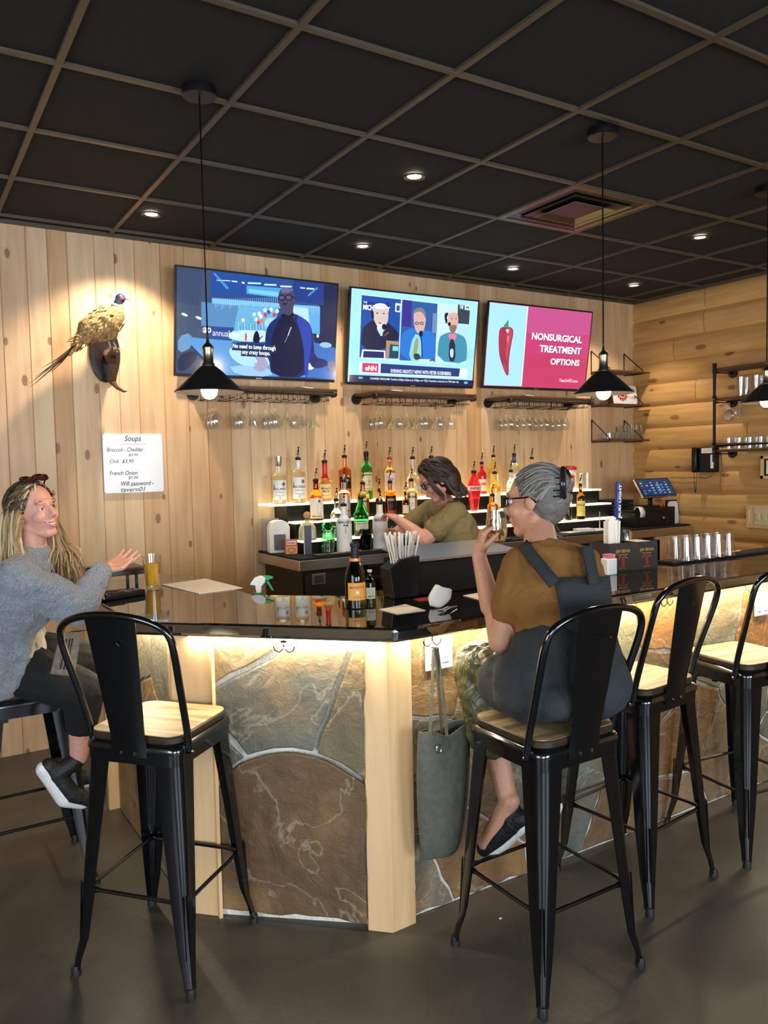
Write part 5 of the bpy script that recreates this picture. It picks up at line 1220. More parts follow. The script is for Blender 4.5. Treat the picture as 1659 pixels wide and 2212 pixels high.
bottle('clear faceted vodka bottle shaped like a gem on the top lit shelf', 892, 1073, 992, T1[0], .046, 'belly', 'clear_b', label_fn(.2, .3, .8, 'c8c8c8', []), neck=('clear_b', .8, .9), shelf=T1[1])
bottle('dark cream liqueur bottle with a gold label by the bartender face, top lit shelf', 932, 1072, 990, T1[0], .042, 'tall', 'brown_b', label_fn(.08, .50, 1.1, 'c8a860', [('CREAM', .60, .80, .8, '3a2412', .02), ('band', .05, .2, '201408'), ('IRISH', .35, .5, .5, 'f0e8d0', .02)]), shelf=T1[1])
bottle('red spirit bottle behind the tall red vodka on the top lit shelf', 1041, 1066, 1003, T1[0], .036, 'round', 'red_b', label_fn(.1, .5, 1.0, 'e8d8c8', [('RASPBERRI', .5, .7, .8, '8a2020', .01)]), shelf=T1[1])
bottle('yellow liqueur bottle left of the grey-haired guest on the top lit shelf', 1066, 1064, 988, T1[0], .040, 'tall', 'yellow_b', label_fn(.15, .55, 1.0, 'f0e6c0', [('dot', .3, .6, .3, 'd07030')]), shelf=T1[1])
bottle('tall clear vodka bottle with a blue neck above the grey-haired guest, top shelf', 1111, 1062, 984, T1[0], .038, 'tall', 'clear_b', label_fn(.1, .5, 1.0, 'd8e4ee', []), neck=('blue_gl', .80, 1.0), shelf=T1[1]) if M.setdefault('blue_gl', mat('blue_gl', '27408a', .2)) else 0
bottle('clear spirit bottle hidden behind the grey-haired guest, pour spout showing above her head', 1149, 1061, 992, T1[0], .038, 'round', 'clear_b', None, shelf=T1[1])
# middle tier
bottle('spiced rum bottle, white label with red coated figure, on the middle lit shelf', 683, 1118, 1041, T2[0], .046, 'round', 'amber_b', label_fn(.05, .58, 1.15, 'eadfcb', [('poly', [(.1,.2),(.4,.2),(.55,.55),(.35,.85),(.15,.9),(.0,.5)], '8a2e2e'), ('poly', [(.2,.8),(.4,.8),(.45,.92),(.15,.92)], '2a2020'), ('SPICED', .08, .16, .7, '5a2a20', .02), ('band', .0, .04, 'c09a50')]), neck=('brown_b', .8, 1.0), shelf=T2[1])
bottle('london gin bottle with a red guardsman label on the middle lit shelf', 743, 1114, 1042, T2[0], .044, 'square', 'clear_b', label_fn(.06, .66, 1.0, 'ead7c4', [('poly', [(-.2,.35),(.25,.35),(.35,.75),(.1,.95),(-.15,.75)], 'c23a38'), ('BEEFEATER', .22, .32, .85, 'a82828', .03), ('GIN', .08, .16, .3, 'a82828', .02)]), sq=True, shelf=T2[1])
bottle('bourbon bottle with a white label and orange cap band on the middle lit shelf', 784, 1114, 1047, T2[0], .044, 'square', 'amber_b', label_fn(.05, .60, .95, 'eee2cc', [('JIM BEAM', .72, .88, .8, '2a1c18', .04), ('dot', 0, .50, .24, 'a82a2a'), ('BOURBON', .14, .26, .7, 'b03028', .03)], border='c89a50'), sq=True, shelf=T2[1])
bottle('small amber whiskey bottle left of the black labelled bourbon on the middle lit shelf', 819, 1110, 1062, T2[0], .026, 'round', 'amber_b', label_fn(.08, .5, 1.0, 'e6c890', []), shelf=T2[1])
bottle('bourbon bottle with a black and red label on the middle lit shelf', 843, 1108, 1044, T2[0], .042, 'square', 'amber_b', label_fn(.05, .62, .95, '2a1816', [('JIM BEAM', .70, .86, .8, 'f0d8b0', .04), ('dot', 0, .46, .26, 'c8322c'), ('band', .06, .22, 'c05030')]), sq=True, shelf=T2[1])
bottle('bourbon bottle with a white label beside the bartender hand, middle lit shelf', 889, 1106, 1040, T2[0], .042, 'square', 'lightamber_b', label_fn(.04, .66, .95, 'efe6d6', [('JIM BEAM', .72, .86, .8, '2a1c18', .04), ('dot', 0, .44, .26, 'a83a34'), ('VANILLA', .12, .22, .6, '6a5a40', .01)]), sq=True, shelf=T2[1])
bottle('tall red vodka bottle with a pale band reading its name, right of the bartender', 1024, 1103, 1022, T2[0], .050, 'cone', 'red_b', label_fn(.535, .665, 1.4, 'f2b8a8', [('SVEDKA', .25, .75, .52, '3a2430', .03)], extra=1.045), shelf=T2[1])
bottle('tall orange yellow liqueur bottle left of the grey-haired guest on the middle lit shelf', 1069, 1100, 1024, T2[0], .044, 'round', 'yellow_b', label_fn(.08, .45, 1.0, 'f4e8c8', [('dot', 0, .5, .4, 'd86a28')]), shelf=T2[1])
bottle('clear spirit bottle whose spout shows beside the guest forehead on the middle lit shelf', 1104, 1098, 1020, T2[0], .038, 'tall', 'clear_b', None, shelf=T2[1])
bottle('small dark bitters bottle just left of the white labelled bourbon on the middle lit shelf', 876, 1107, 1069, T2[0]-.02, .024, 'round', 'brown_b', label_fn(.1, .5, 1.0, 'e8e0d0', []), shelf=T2[1])
# lower tier
bottle('squat pale tequila decanter with a round cork on the lowest lit shelf', 664, 1160, 1122, T3[0]-.012, .056, 'squat', 'paleyellow_b', label_fn(.1, .52, .75, 'd8dccc', [('dot', 0, .5, .3, 'b8c4a8')]), pourer=False, shelf=T3[1])
q = at(664, 1120, Y=T3[0]); dec = bpy.data.objects[[o.name for o in C.objects if o.get('label', '').startswith('squat pale')][0]]
bm = B(); Hh = at(664, 1122, Y=T3[0]-.012).z-T3[1]; sphere(bm, (0, 0, Hh+.026), .024, 3); cyl(bm, (0, 0, Hh-.01), (0, 0, Hh+.008), .012, n=14); obj('cork_stopper', bm, mat('cork', 'c09468', .6, bump=.3, bs=90), dec)
bottle('green gin bottle with a white label and red seal on the lowest lit shelf', 780, 1153, 1079, T3[0], .050, 'shaker', 'green_b', label_fn(.14, .40, 1.0, 'dfe2d4', [('TANQUERAY', .70, .86, .75, '2a4a34', .02), ('LONDON DRY GIN', .45, .55, .6, '4a5a4a', 0), ('band', .04, .1, '2a4a34')]), shelf=T3[1])
bottle('clear bottle with a dark pour spout behind the left white coconut rum bottle', 727, 1155, 1083, T3[0], .040, 'round', 'clear_b', None, shelf=T3[1])
bottle('amber liqueur bottle with long white label before the guest face, lowest lit shelf', 1064, 1142, 1072, T3[0], .042, 'square', 'amber_b', label_fn(.06, .66, .95, 'f0ead8', [('TRIPLE', .62, .74, .7, '7a3028', .02), ('SEC', .44, .56, .4, '7a3028', .02)]), sq=True, shelf=T3[1])
bottle('brown liqueur bottle with a yellow label right of the guest hair bun', 1254, 1115, 1050, T3[0], .036, 'tall', 'brown_b', label_fn(.10, .56, 1.15, 'e6cf6a', [('KAHLUA', .66, .82, .8, 'a02a20', .03), ('dot', 0, .40, .3, 'c89a3a')]), shelf=T3[1])
bottle('clear liqueur bottle beside the brown one, half hidden by the guest hair', 1226, 1118, 1066, T3[0], .034, 'round', 'clear_b', None, pourer=False, cap=('black', .02), shelf=T3[1])
# front row on the counter
cocL = label_fn(.20, .74, 1.0, 'e8e8e4', [('MALIBU', .80, .92, .88, '4a4440', .03), ('dot', .1, .46, .30, 'e0b070'), ('poly', [(-.25,.34),(.45,.34),(.3,.22),(-.1,.22)], 'd08a40'), ('poly', [(.05,.40),(.12,.40),(.10,.72),(.04,.72)], '5a3a24'), ('poly', [(.08,.72),(-.3,.68),(-.1,.78),(.08,.74),(.4,.80),(.45,.66)], '6a4a30')])
bottle('white coconut rum bottle with a palm label facing forward, before the lit shelves', 743, 1187, 1094, 4.38, .050, 'tall', 'milky', cocL, shelf=BZ, collar='black')
bottle('white coconut rum bottle turned sideways beside the bartender hand', 821, 1181, 1090, 4.37, .050, 'tall', 'milky', lambda t, R, H: label_fn(.20, .74, 1.0, 'e8e8e4', [('MALIBU', .80, .92, .88, '4a4440', .03), ('dot', -.6, .46, .30, 'e0b070')])(t, R, H), shelf=BZ)
t = thing('juice_jug', 'translucent green plastic jug behind the printed tumbler on the back bar', 'jug', (at(708, 1175, Y=4.415).x, 4.415, BZ+.0005))
bm = B(); lathe(bm, [(.034, 0), (.038, .01), (.038, .09), (.030, .12), (.026, .135), (.034, .145), (.036, .175), (.02, .192), (.0005, .195)], 20); obj('jug_body', bm, 'green_b', t); bm = B(); tube(bm, [(.03, 0, .17), (.055, 0, .16), (.05, 0, .10), (.036, 0, .08)], .006, 8); obj('handle', bm, 'green_b', t)
t = thing('printed_tumbler', 'clear pint tumbler with a black printed pattern beside the white coconut rum', 'glass', (at(713, 1180, Y=4.35).x-.01, 4.35, BZ+.0005))
bm = B(); lathe(bm, [(.032, 0), (.041, .13), (.039, .13), (.030, .01), (.0005, .008)], 24); obj('glass_wall', bm, 'glass', t)
k = Ink(.0002)
for i in range(5): k.line((-.03+.013*i, .03), (-.02+.012*i, .08), .002, '1a1a1a'); k.line((-.02+.013*i, .03), (-.03+.013*i, .08), .002, '1a1a1a')
k.rect(-.03, .085, .035, .092, '1a1a1a', 6); k.build('print', on_cyl(.0405, 0), 'ink', t)
t = thing('dark_glass', 'dark stacked plastic tumblers between the two white rum bottles', 'glass', (at(791, 1180, Y=4.38).x, 4.38, BZ+.0005))
for i in range(2): bm = B(); lathe(bm, [(.032, 0+.04*i), (.040, .095+.04*i), (.038, .095+.04*i), (.030, .01+.04*i), (.0005, .008+.04*i)], 20); obj('cup', bm, tint('smoke_b', (.12, .12, .12)), t)
# left end: napkin box, card stand, sweets carton, menus
x = at(572, 1188, Y=4.42).x
t = thing('napkin_dispenser', 'white plastic dispenser with a rounded top at the left end of the back bar', 'dispenser', (2.095, 4.66, BZ+.0005), -.25)
t.scale = (1.15, 1, 1.25)
bm = B(); prism(bm, [(-.058, 0), (.058, 0), (.058, .13), (.045, .155), (.02, .165), (-.02, .165), (-.045, .155), (-.058, .13)], -.05, .05, Matrix.Rotation(PI/2, 4, 'X')); obj('housing', bm, 'white', t, bevel=.004)
bm = B(); cbox(bm, (.0, -.052, .055), (.065, .006, .08)); obj('opening', bm, mat('smoky', (.10, .09, .085), .3), t, bevel=.002)
t = thing('table_tent', 'tall blank grey card standing behind the napkin dispenser', 'card', (2.105, 4.80, BZ+.0005), -.1)
bm = B(); cbox(bm, (0, 0, .105), (.11, .003, .21), 0, .05); obj('card', bm, mat('greycard', 'a8a098', .6), t, smooth=False)
t = thing('sweets_carton', 'small red and yellow carton in front of the grey card on the back bar', 'carton', (2.115, 4.52, BZ+.0005), -.25)
bm = B(); cbox(bm, (0, 0, .045), (.075, .04, .09)); obj('carton', bm, mat('carton_red', 'c8554e', .5), t, smooth=False)
k = Ink(.0003); k.rect(-.036, .003, .036, .05, 'd8a030'); k.ell(0, .025, .026, .016, 'b0502a'); k.ell(0, .025, .018, .010, 'c8a0a0'); k.rect(-.030, .058, .030, .084, 'e8c8c0'); k.text('Swisher', -.026, .064, .026, .078, 'c02a3a', .03)
k.build('print', lambda u, v, w_: (u, -.0205-w_, v), 'ink', t)
t = thing('menu_stand', 'narrow dark upright menu with pink edge beside the sweets carton', 'menu', (2.185, 4.42, BZ+.0005), -.35)
bm = B(); cbox(bm, (0, 0, .09), (.045, .012, .18), 0, -.04); obj('menu', bm, mat('menu_dark', '3a3444', .4), t, smooth=False); bm = B(); cbox(bm, (-.024, 0, .09), (.003, .014, .18), 0, -.04); obj('edge_strip', bm, 'white', t, smooth=False)
# printed bar mat on the front edge
a = at(640, 1192, Z=BZ+.008); 
t = thing('bar_mat', 'black rubber service mat with worn orange print on the back bar edge', 'mat', (2.50, 4.285, BZ+.0005))
bm = B(); box(bm, -.34, 1.2, -.04, .04, 0, .010); obj('mat', bm, 'rubber', t, smooth=False, bevel=.003)
k = Ink(.0002); rr = random.Random(3)
for i in range(26): x_ = -.22+i*.008; k.rect(x_, -.02+rr.random()*.012, x_+.006, .012+rr.random()*.012, rr.choice(['c87848', 'e0d0c0', 'd89a70']))
k.build('print', lambda u, v, w_: (u, v, .0102+w_), 'ink', t)
# drinks bottles in the coolers
rr = random.Random(9); cb = None
for r_ in range(2):
    for zi, z in enumerate((.668,)):
        for i in range(7):
            px_ = 742+i*16+r_*8
            Y = 4.44+.09*r_; p = at(px_, 1280, Y=Y)
            if not (2.60 < p.x < 3.10): continue
            col = [('darkgreen_b', 'e8e6d8'), ('olive_b', 'e2c43a'), ('clear_b', '3f7fbf'), ('brown_b', 'e0d8c0')][(i+r_) % 4]
            t = thing('beer_bottle', 'small %s bottle with a %s label in the glass door cooler' % ({'darkgreen_b': 'green', 'olive_b': 'olive', 'clear_b': 'clear', 'brown_b': 'brown'}[col[0]], {'e8e6d8': 'white', 'e2c43a': 'yellow', '3f7fbf': 'blue', 'e0d8c0': 'cream'}[col[1]]), 'bottle', (p.x, Y, z+.0065), -.4, 'drinks bottles in the glass door cooler')
            bm = B(); lathe(bm, [(r*.028, zz*.22) for r, zz in PROF['round'][1:-1]], 16); obj('glass_body', bm, col[0], t)
            bm = B(); lathe(bm, [(.0135, .215), (.0135, .225), (.0005, .2255)], 12); obj('cap', bm, 'steel', t)
            k = Ink(.0002); k.rect(-.028, .04, .028, .10, col[1], 8); k.build('label', on_cyl(.0285), 'ink', t)
# right end of the back bar
def onbb(px, py, Y): p = at(px, py, Y=Y); return p
p = at(1232, 1050, Y=4.74)
t = thing('clamato_bottle', 'white bottle with a wide red lid and red label right of the guest hair bun', 'bottle', (at(1230, 1055, Y=4.74).x, 4.74, 1.3605), -.5)
bm = B(); lathe(bm, [(.050, 0), (.056, .01), (.056, .15), (.050, .165), (.0005, .166)], 24); obj('body', bm, mat('cream_pl', 'e8dcd2', .35), t); bm = B(); lathe(bm, [(.057, .163), (.060, .168), (.058, .188), (.03, .196), (.0005, .197)], 24); obj('lid', bm, mat('lid_red', 'c8282c', .35), t)
k = Ink(.0003); k.rect(-.05, .02, .05, .145, 'ece4e0', 10); k.rect(-.035, .02, .03, .12, 'c83830', 8); k.rect(-.02, .12, .02, .138, 'd8c050', 4); k.ell(0, .08, .02, .02, 'e8e0e0'); k.text('CLEAN', -.015, .075, .015, .086, '2a4a8a', .02); k.build('label', on_cyl(.0566), 'ink', t)
g3 = None
for i in range(2):
    g = tumbler('beer_mug', 'clear glass mug just right of the red lidded bottle, the left one of two', 'glass mugs on the top lit shelf', .034, .040, .135, th=.004, base=.012) if g3 is None else dup(g3)
    if g3 is None:
        bm = B(); tube(bm, [(.038, 0, .11), (.062, 0, .10), (.064, 0, .05), (.036, 0, .03)], .005, 8); obj('handle', bm, 'glass', g)
    g3 = g3 or g
    if i: g['label'] = 'clear glass mug right of the red lidded bottle, the right one of two'
    g.location = (at(1256+14*i, 1055, Y=4.74).x, 4.74, 1.3605)
# point of sale terminal: screen on a stand, cash drawer, receipt printer
tl, tr, br, bl = at(1371, 1034, Y=4.40), at(1445, 1031, Y=4.40), at(1467, 1072, Y=4.30), at(1391, 1075, Y=4.30)
t = thing('pos_terminal', 'tilted touch screen till with a dark blue menu on a black stand', 'till', tuple(((tl+br)/2).xy)+(BZ,))
U = (tr-tl).normalized(); V = (tl-bl).normalized(); V = (V-U*V.dot(U)).normalized(); Nn = U.cross(V)
Wd, Hd = (tr-tl).length*.98, (tl-bl).length
R = Matrix((U, V, Nn)).transposed().to_4x4(); R.translation = bl
bm = B(); box(bm, 0, Wd, 0, Hd, -.022, 0, R); obj('monitor', bm, 'steel', t, smooth=False, world=True, bevel=.004)
k = Ink(.0003); k.rect(.004, .006, Wd-.004, Hd-.004, '0e1c38'); k.rect(.02, .02, Wd-.02, Hd-.015, '1e3558')
rr = random.Random(5)
for i in range(6):
    for j in range(5):
        if rr.random() < .75: k.rect(.035+i*(Wd-.07)/6, .03+j*(Hd-.06)/5, .035+i*(Wd-.07)/6+.022, .03+j*(Hd-.06)/5+.011, rr.choice(['7f9cb8', 'a8c0d4', '5f7fa4']))
k.rect(Wd*.55, .04, Wd*.58, Hd*.75, '6f9cc8')
k.build('screen', lambda u, v, w_: R @ Vector((u, v, .0006+w_)), 'screen', t, world=True)
cx_ = (tl+br)/2; bm = B(); tube(bm, [(cx_.x, 4.37, cx_.z-.05), (cx_.x+.02, 4.44, cx_.z-.10), (cx_.x, 4.42, 1.20)], .02, 10); cbox(bm, (cx_.x, 4.43, 1.205), (.16, .16, .02)); obj('stand', bm, 'black', t, world=True)
a, b2 = at(1392, 1098, Y=4.32), at(1458, 1128, Y=4.32)
t = thing('cash_drawer', 'black cash drawer with a bunch of keys in its lock under the till', 'cash drawer', ((a.x+b2.x)/2, 4.47, BZ+.0005))
w2 = (b2.x-a.x)/2; bm = B(); box(bm, -w2, w2, -.15, .15, 0, .148); obj('drawer_body', bm, 'black_satin', t, smooth=False, bevel=.003)
bm = B(); box(bm, -w2+.012, w2-.012, -.158, -.149, .02, .118); obj('drawer_front', bm, 'black', t, smooth=False, bevel=.002)
bm = B(); box(bm, -.09, .12, -.160, -.157, .072, .079); obj('slot', bm, 'rubber', t, smooth=False)
bm = B(); cyl(bm, (.03, -.158, .06), (.03, -.166, .06), .012, n=14); tube(bm, [(.03, -.166, .06), (.04, -.172, .03), (.05, -.175, .005)], .004, 6); obj('key', bm, 'chrome', t)
bm = B(); cbox(bm, (.062, -.176, .0), (.010, .004, .035), 0, 0, .4); obj('key_tag', bm, 'green_b', t)
t = thing('receipt_printer', 'black receipt printer with curled white paper left of the cash drawer', 'printer', (at(1372, 1125, Y=4.40).x-.03, 4.40, BZ+.0005))
bm = B(); box(bm, -.075, .075, -.09, .09, 0, .12); box(bm, -.065, .065, -.06, .08, .12, .135); obj('housing', bm, 'black', t, smooth=False, bevel=.006)
bm = B(); pts = [(0, -.03, .135), (0, -.05, .165), (0, -.085, .16), (0, -.105, .12), (0, -.10, .08)]
pr_ = []
for (x_, y_, z_), (x2, y2, z2) in zip(pts, pts[1:]): pass
vs = [[bm.verts.new((s*.03, y_, z_)) for s in (-1, 1)] for x_, y_, z_ in pts]
for c, d in zip(vs, vs[1:]): bm.faces.new((c[0], c[1], d[1], d[0]))
o = obj('paper', bm, 'white', t); so = o.modifiers.new('s', 'SOLIDIFY'); so.thickness = .0008
t = thing('menu_stack', 'stack of black check presenters left of the till', 'folder', (at(1338, 1085, Y=4.62).x-.02, 4.66, BZ+.0005))
for i in range(7):
    bm = B(); cbox(bm, (random.Random(i).uniform(-.006, .006), 0, .016+.030*i), (.24, .20, .026)); obj('folder', bm, 'black_rough', t, smooth=False, bevel=.003)
t = thing('white_cutting_board', 'white rounded cutting board leaning right of the cash drawer by the log wall', 'cutting board', (5.575, 4.36, BZ+.0005))
bm = B(); prism(bm, rrect(.12, .19, .03, 4, 0, .095), 0, .010, Matrix.Rotation(PI/2-.1, 4, 'X')); obj('board', bm, 'white', t, smooth=False, bevel=.002)
bm = B(); box(bm, -.06, .065, .02, .035, 0, .20); obj('backing_tray', bm, 'black', t, smooth=False)
t = thing('bottle_stopper', 'small red bottle stopper on top of the cash drawer', 'cap', (at(1427, 1090, Y=4.36).x, 4.36, BZ+.149)); bm = B(); lathe(bm, [(.016, 0), (.018, .004), (.016, .022), (.0005, .024)], 16); obj('cap', bm, 'lid_red_', t) if 'lid_red_' in M else obj('cap', bm, bpy.data.materials['lid_red'], t)
# wooden box and papers between
t = thing('wooden_crate', 'open pale wooden box below the till counter', 'crate', (5.0, 3.95, .62))
bpy.data.objects.remove(t)
ext = thing('till_cabinet', 'pine cabinet front under the till end of the back bar', 'cabinet', (5.50, 4.27, 0))
bm = B(); box(bm, 5.20, 5.62, 4.235, 4.262, 0, BZ-.078); obj('front_panel', bm, 'post', ext, smooth=False, world=True, bevel=.003)
bm = B(); box(bm, 5.24, 5.58, 4.222, 4.235, .78, .95); obj('drawer', bm, 'post', ext, smooth=False, world=True, bevel=.004)
rr = random.Random(21)
papers = [(1262, 1123, 'folded white bar towel on the back bar right of the guest', .14, .09, .022), (1290, 1130, 'flat white paper pad on the back bar right of the guest', .17, .13, .008), (1232, 1130, 'loose white receipts on the back bar behind the guest neck', .13, .10, .004)]
for px_, py_, lb, a, b_, h in papers:
    p = at(px_, py_, Y=4.37); t = thing('bar_towel' if 'towel' in lb else 'paper_pad' if 'pad' in lb else 'receipt', lb, 'towel' if 'towel' in lb else 'paper', (p.x, 4.375, BZ+.0005), rr.uniform(-.4, .4))
    bm = B(); cbox(bm, (0, 0, h/2), (a, b_, h)); obj('sheet', bm, 'white', t, smooth=False, bevel=.002)
t = thing('plate_stack', 'short stack of pale plates beside the check presenters', 'plate', (at(1318, 1105, Y=4.5).x, 4.5, 1.1355-.09), 0)
for i in range(5): bm = B(); lathe(bm, [(.03, .008*i), (.065, .008*i+.010), (.063, .008*i+.012), (.03, .008*i+.004), (.0005, .008*i+.003)], 24); obj('plate', bm, 'white', t)
t = thing('upright_spindle', 'white receipt spindle on a yellow base on the back bar', 'spindle', (at(1281, 1118, Y=4.47).x, 4.40, BZ+.0005))
bm = B(); lathe(bm, [(.05, 0), (.05, .006), (.0005, .008)], 24); obj('base', bm, mat('yel', 'd8cc6a', .4), t); bm = B(); cyl(bm, (0, 0, .006), (0, 0, .14), .005, .003, 8); obj('spike', bm, 'white', t)
# hot sauce bottle on the middle corner shelf
t = thing('sauce_bottle', 'little bottle with an orange cap left of the white card on the corner shelf', 'bottle', (5.235, 4.75, 2.0725)); bm = B(); lathe(bm, [(.018, 0), (.018, .07), (.008, .095), (.008, .11), (.0005, .112)], 16); obj('glass_body', bm, 'brown_b', t); bm = B(); lathe(bm, [(.010, .11), (.010, .135), (.0005, .137)], 12); obj('cap', bm, mat('orange_cap', 'c85a2c', .4), t)
# ================================================================ things on the front bar
Z = TOP+.0005
# well lid: long black box with sloping steel top, and the straw holder at its left
a, b_, c_, d_ = at(906, 1288, Z=TOP), at(1041, 1278, Z=TOP), None, None
yb0 = 2.615
t = thing('ice_well_cover', 'long black box with a sloping steel lid on the inner edge of the bar', 'ice well', ((1.96), yb0+.13, Z))
bm = B(); box(bm, -.175, .36, -.12, .14, 0, .135); obj('well_box', bm, 'black_rough', t, smooth=False, bevel=.004)
bm = B(); prism(bm, [(-.125, .137), (.145, .165), (.145, .175), (-.125, .147)], -.18, .37, Matrix(((0, 0, 1, 0), (1, 0, 0, 0), (0, 1, 0, 0), (0, 0, 0, 1)))); obj('steel_lid', bm, 'steel', t, smooth=False, bevel=.002)
sx = at(872, 1270, Y=2.66)
t = thing('straw_holder', 'black angular bar caddy full of white paper straws', 'caddy', (sx.x-.01, 2.66, Z), -.1)
bm = B()
prism(bm, [(-.060, 0), (.055, 0), (.062, .165), (-.02, .155), (-.075, .120)], -.045, .045, Matrix.Rotation(PI/2, 4, 'X')); obj('caddy_box', bm, 'black', t, smooth=False, bevel=.004)
# drinking straws
M['straw_white'] = mat('straw_white', (.9, .9, .88), .6)
rr = random.Random(6); strw = None
def straw(x, y, z, ax, ay, L_, label, group, col='white', r_=.0032):
    t = thing('paper_straw', label, 'straw', (x, y, z), 0, group); d = Vector((ax, ay, 1)).normalized()
    bm = B(); tube(bm, [(0, 0, 0), d*L_], r_, 8); obj('straw_tube', bm, col, t); return t
for i in range(20):
    u_ = (i % 10)/9-.5; row = i//10
    straw(sx.x-.01+u_*.075, 2.64+.02*row, Z+.10, u_*.50+rr.uniform(-.05, .05), rr.uniform(-.06, .06), .155+rr.uniform(-.012, .012), 'white paper wrapped straw fanned out in the black straw holder', 'white straws in the black holder', 'straw_white', .0054)
# napkin and sweetener caddies at the right
def caddy_face(t, w0, y, tx, full):
    k = Ink(.0003); k.text('JIM BEAM', w0-.042, .085, w0+.042, .104, 'b08850', .03)
    k.rect(w0-.03, .078, w0+.03, .081, 'b08850')
    for s in (-1, 1): k.poly([(w0+s*.012, .076), (w0+s*.03, .060), (w0+s*.026, .056), (w0+s*.010, .070)], '7a6a50')
    k.ell(w0, .058, .012, .016, '8a2a24'); k.rect(w0-.010, .022, w0+.010, .045, '8a2a24'); k.text('KENTUCKY', w0-.02, .012, w0+.02, .018, 'a88a60', .01)
    return k
cdy = at(1365, 1237, Z=TOP)
t = thing('napkin_caddy', 'black cardboard bar caddy with gold lettering holding napkins, straws and sticks', 'caddy', (3.02, 2.655, Z), -.16)
bm = B(); w_, h_, th = .29, .135, .005
for q in ((-w_/2, w_/2, -.075, -.07, 0, h_), (-w_/2, w_/2, .07, .075, 0, h_+.0), (-w_/2, -w_/2+th, -.07, .07, 0, h_), (-w_/2, w_/2, -.07, .07, 0, .006), (.02, .025, -.07, .07, 0, h_)): box(bm, *q)
box(bm, w_/2-th, w_/2, -.07, -.03, 0, h_); box(bm, w_/2-th, w_/2, .03, .07, 0, h_); box(bm, w_/2-th, w_/2, -.03, .03, 0, .05)
obj('caddy_box', bm, mat('caddy_black', (.035, .032, .030), .45), t, smooth=False)
k = caddy_face(t, -.065, 0, 0, 0); k.build('print', lambda u, v, w2: (u, -.0755-w2, v), 'ink', t); k = caddy_face(t, .078, 0, 0, 0); k.build('print', lambda u, v, w2: (u, -.0755-w2, v), 'ink', t)
ns = thing('napkin_stack', 'stack of white napkins in the right pocket of the black caddy', 'napkin', (3.02, 2.655, Z+.007), -.16)
bm = B(); box(bm, .035, .135, -.06, .06, 0, .125); obj('stack', bm, 'white', ns, smooth=False, bevel=.003)
cp = thing('stir_stick_cup', 'tall bundle of white wrapped stir sticks in the left pocket of the black caddy', 'straws', (2.95, 2.665, Z+.0075), -.1)
rr = random.Random(8)
for i in range(16):
    bm = B(); x_, y_ = -.035+.0075*(i % 8)*1.2, -.02+.03*(i//8); cbox(bm, (x_, y_, .12), (.0085, .004, .235+rr.uniform(-.02, .02)), rr.uniform(-.3, .3), 0, rr.uniform(-.03, .03)); obj('stick', bm, 'white', cp, smooth=False)
k2 = thing('dark_cup', 'tall navy plastic cup right of the stir sticks in the black caddy', 'cup', (3.037-.02, 2.67, Z+.0075)); 
bm = B(); lathe(bm, [(.030, 0), (.036, .19), (.034, .19), (.028, .01), (.0005, .008)], 24); obj('cup', bm, mat('navy', '141c2c', .4), k2)
k2.location = (3.005, 2.69, Z+.0075)
k2 = thing('steel_shaker', 'polished steel shaker behind the navy cup', 'shaker', (at(1373, 1180, Y=2.90).x, 2.69, Z)); k2.location = (3.175, 2.83, Z)
bpy.data.objects.remove(k2)
k2 = thing('steel_shaker', 'polished steel canister behind the black caddy', 'canister', (3.20, 2.66, Z)); bm = B(); lathe(bm, [(.034, 0), (.036, .01), (.036, .16), (.030, .175), (.0005, .18)], 28); obj('canister_body', bm, 'chrome', k2); k2.location = (3.245, 2.66, Z)
k2.location = (at(1374, 1175, Y=2.665).x+.005, 2.61+.13, Z)
w2_ = thing('white_scoop', 'white wooden spoon heads standing behind the black caddy', 'spoon', (2.84, 2.66, Z+.0075)); bpy.data.objects.remove(w2_)
sp_ = at(1302, 1230, Z=TOP)
t = thing('sweetener_holder', 'small white square dish of pink sweetener packets left of the black caddy', 'dish', (2.815, 2.56, Z), -.1)
bm = B(); prism(bm, rrect(.060, .05, .008), 0, .075); obj('dish', bm, 'white_gloss', t, bevel=.003)
for i in range(4): bm = B(); cbox(bm, (-.018+.012*i, 0, .082), (.003, .04, .028), .0, 0, .15*(i-1.5)); obj('packet', bm, mat('pink_pk', 'd88a98', .6) if i == 0 else bpy.data.materials['pink_pk'], t, smooth=False)
# tap handle
th_ = at(1335, 1095, Y=3.0)
t = thing('beer_tap_handle', 'tall dark blue beer tap handle with white upright lettering', 'tap handle', (th_.x, 3.0, TOP))
t.location = (th_.x, 3.0, 1.0)
bm = B(); z0, z1 = at(1332, 1123, Y=3.0).z-1.0, at(1337, 1041, Y=3.0).z-1.0
cbox(bm, (0, 0, (z0+z1)/2), (.033, .026, z1-z0), 0, 0, .05); obj('handle', bm, 'blue_gl', t, bevel=.006)
k = Ink(.0003); L_ = z1-z0; k.text('BUD LIGHT', -L_*.44, -.009, L_*.44, .009, 'f0f4fa', .03)
cs, sn = math.cos(.05), math.sin(.05)
k.build('lettering', lambda u, v, w2: (-v*cs+u*sn, -.0135-w2, (z0+z1)/2+u), 'ink', t)
bm = B(); cyl(bm, (-.004, 0, 0.02), (-.002, 0, z0+.002), .010, n=14); obj('faucet_stem', bm, 'chrome', t)
tt = thing('beer_tower', 'low steel beer tap tower on the inner bar ledge under the blue handle', 'beer tap', (th_.x, 3.0, 0.0))
bm = B(); box(bm, -.25, .25, -.06, .10, .72, .80); box(bm, -.05, .05, -.03, .03, .80, 1.018); obj('tower', bm, 'steel', tt, smooth=False, bevel=.01)
bm = B(); box(bm, -.9, .9, -.29, .30, 0, .72); obj('under_bar_cabinet', bm, 'black', tt, smooth=False)
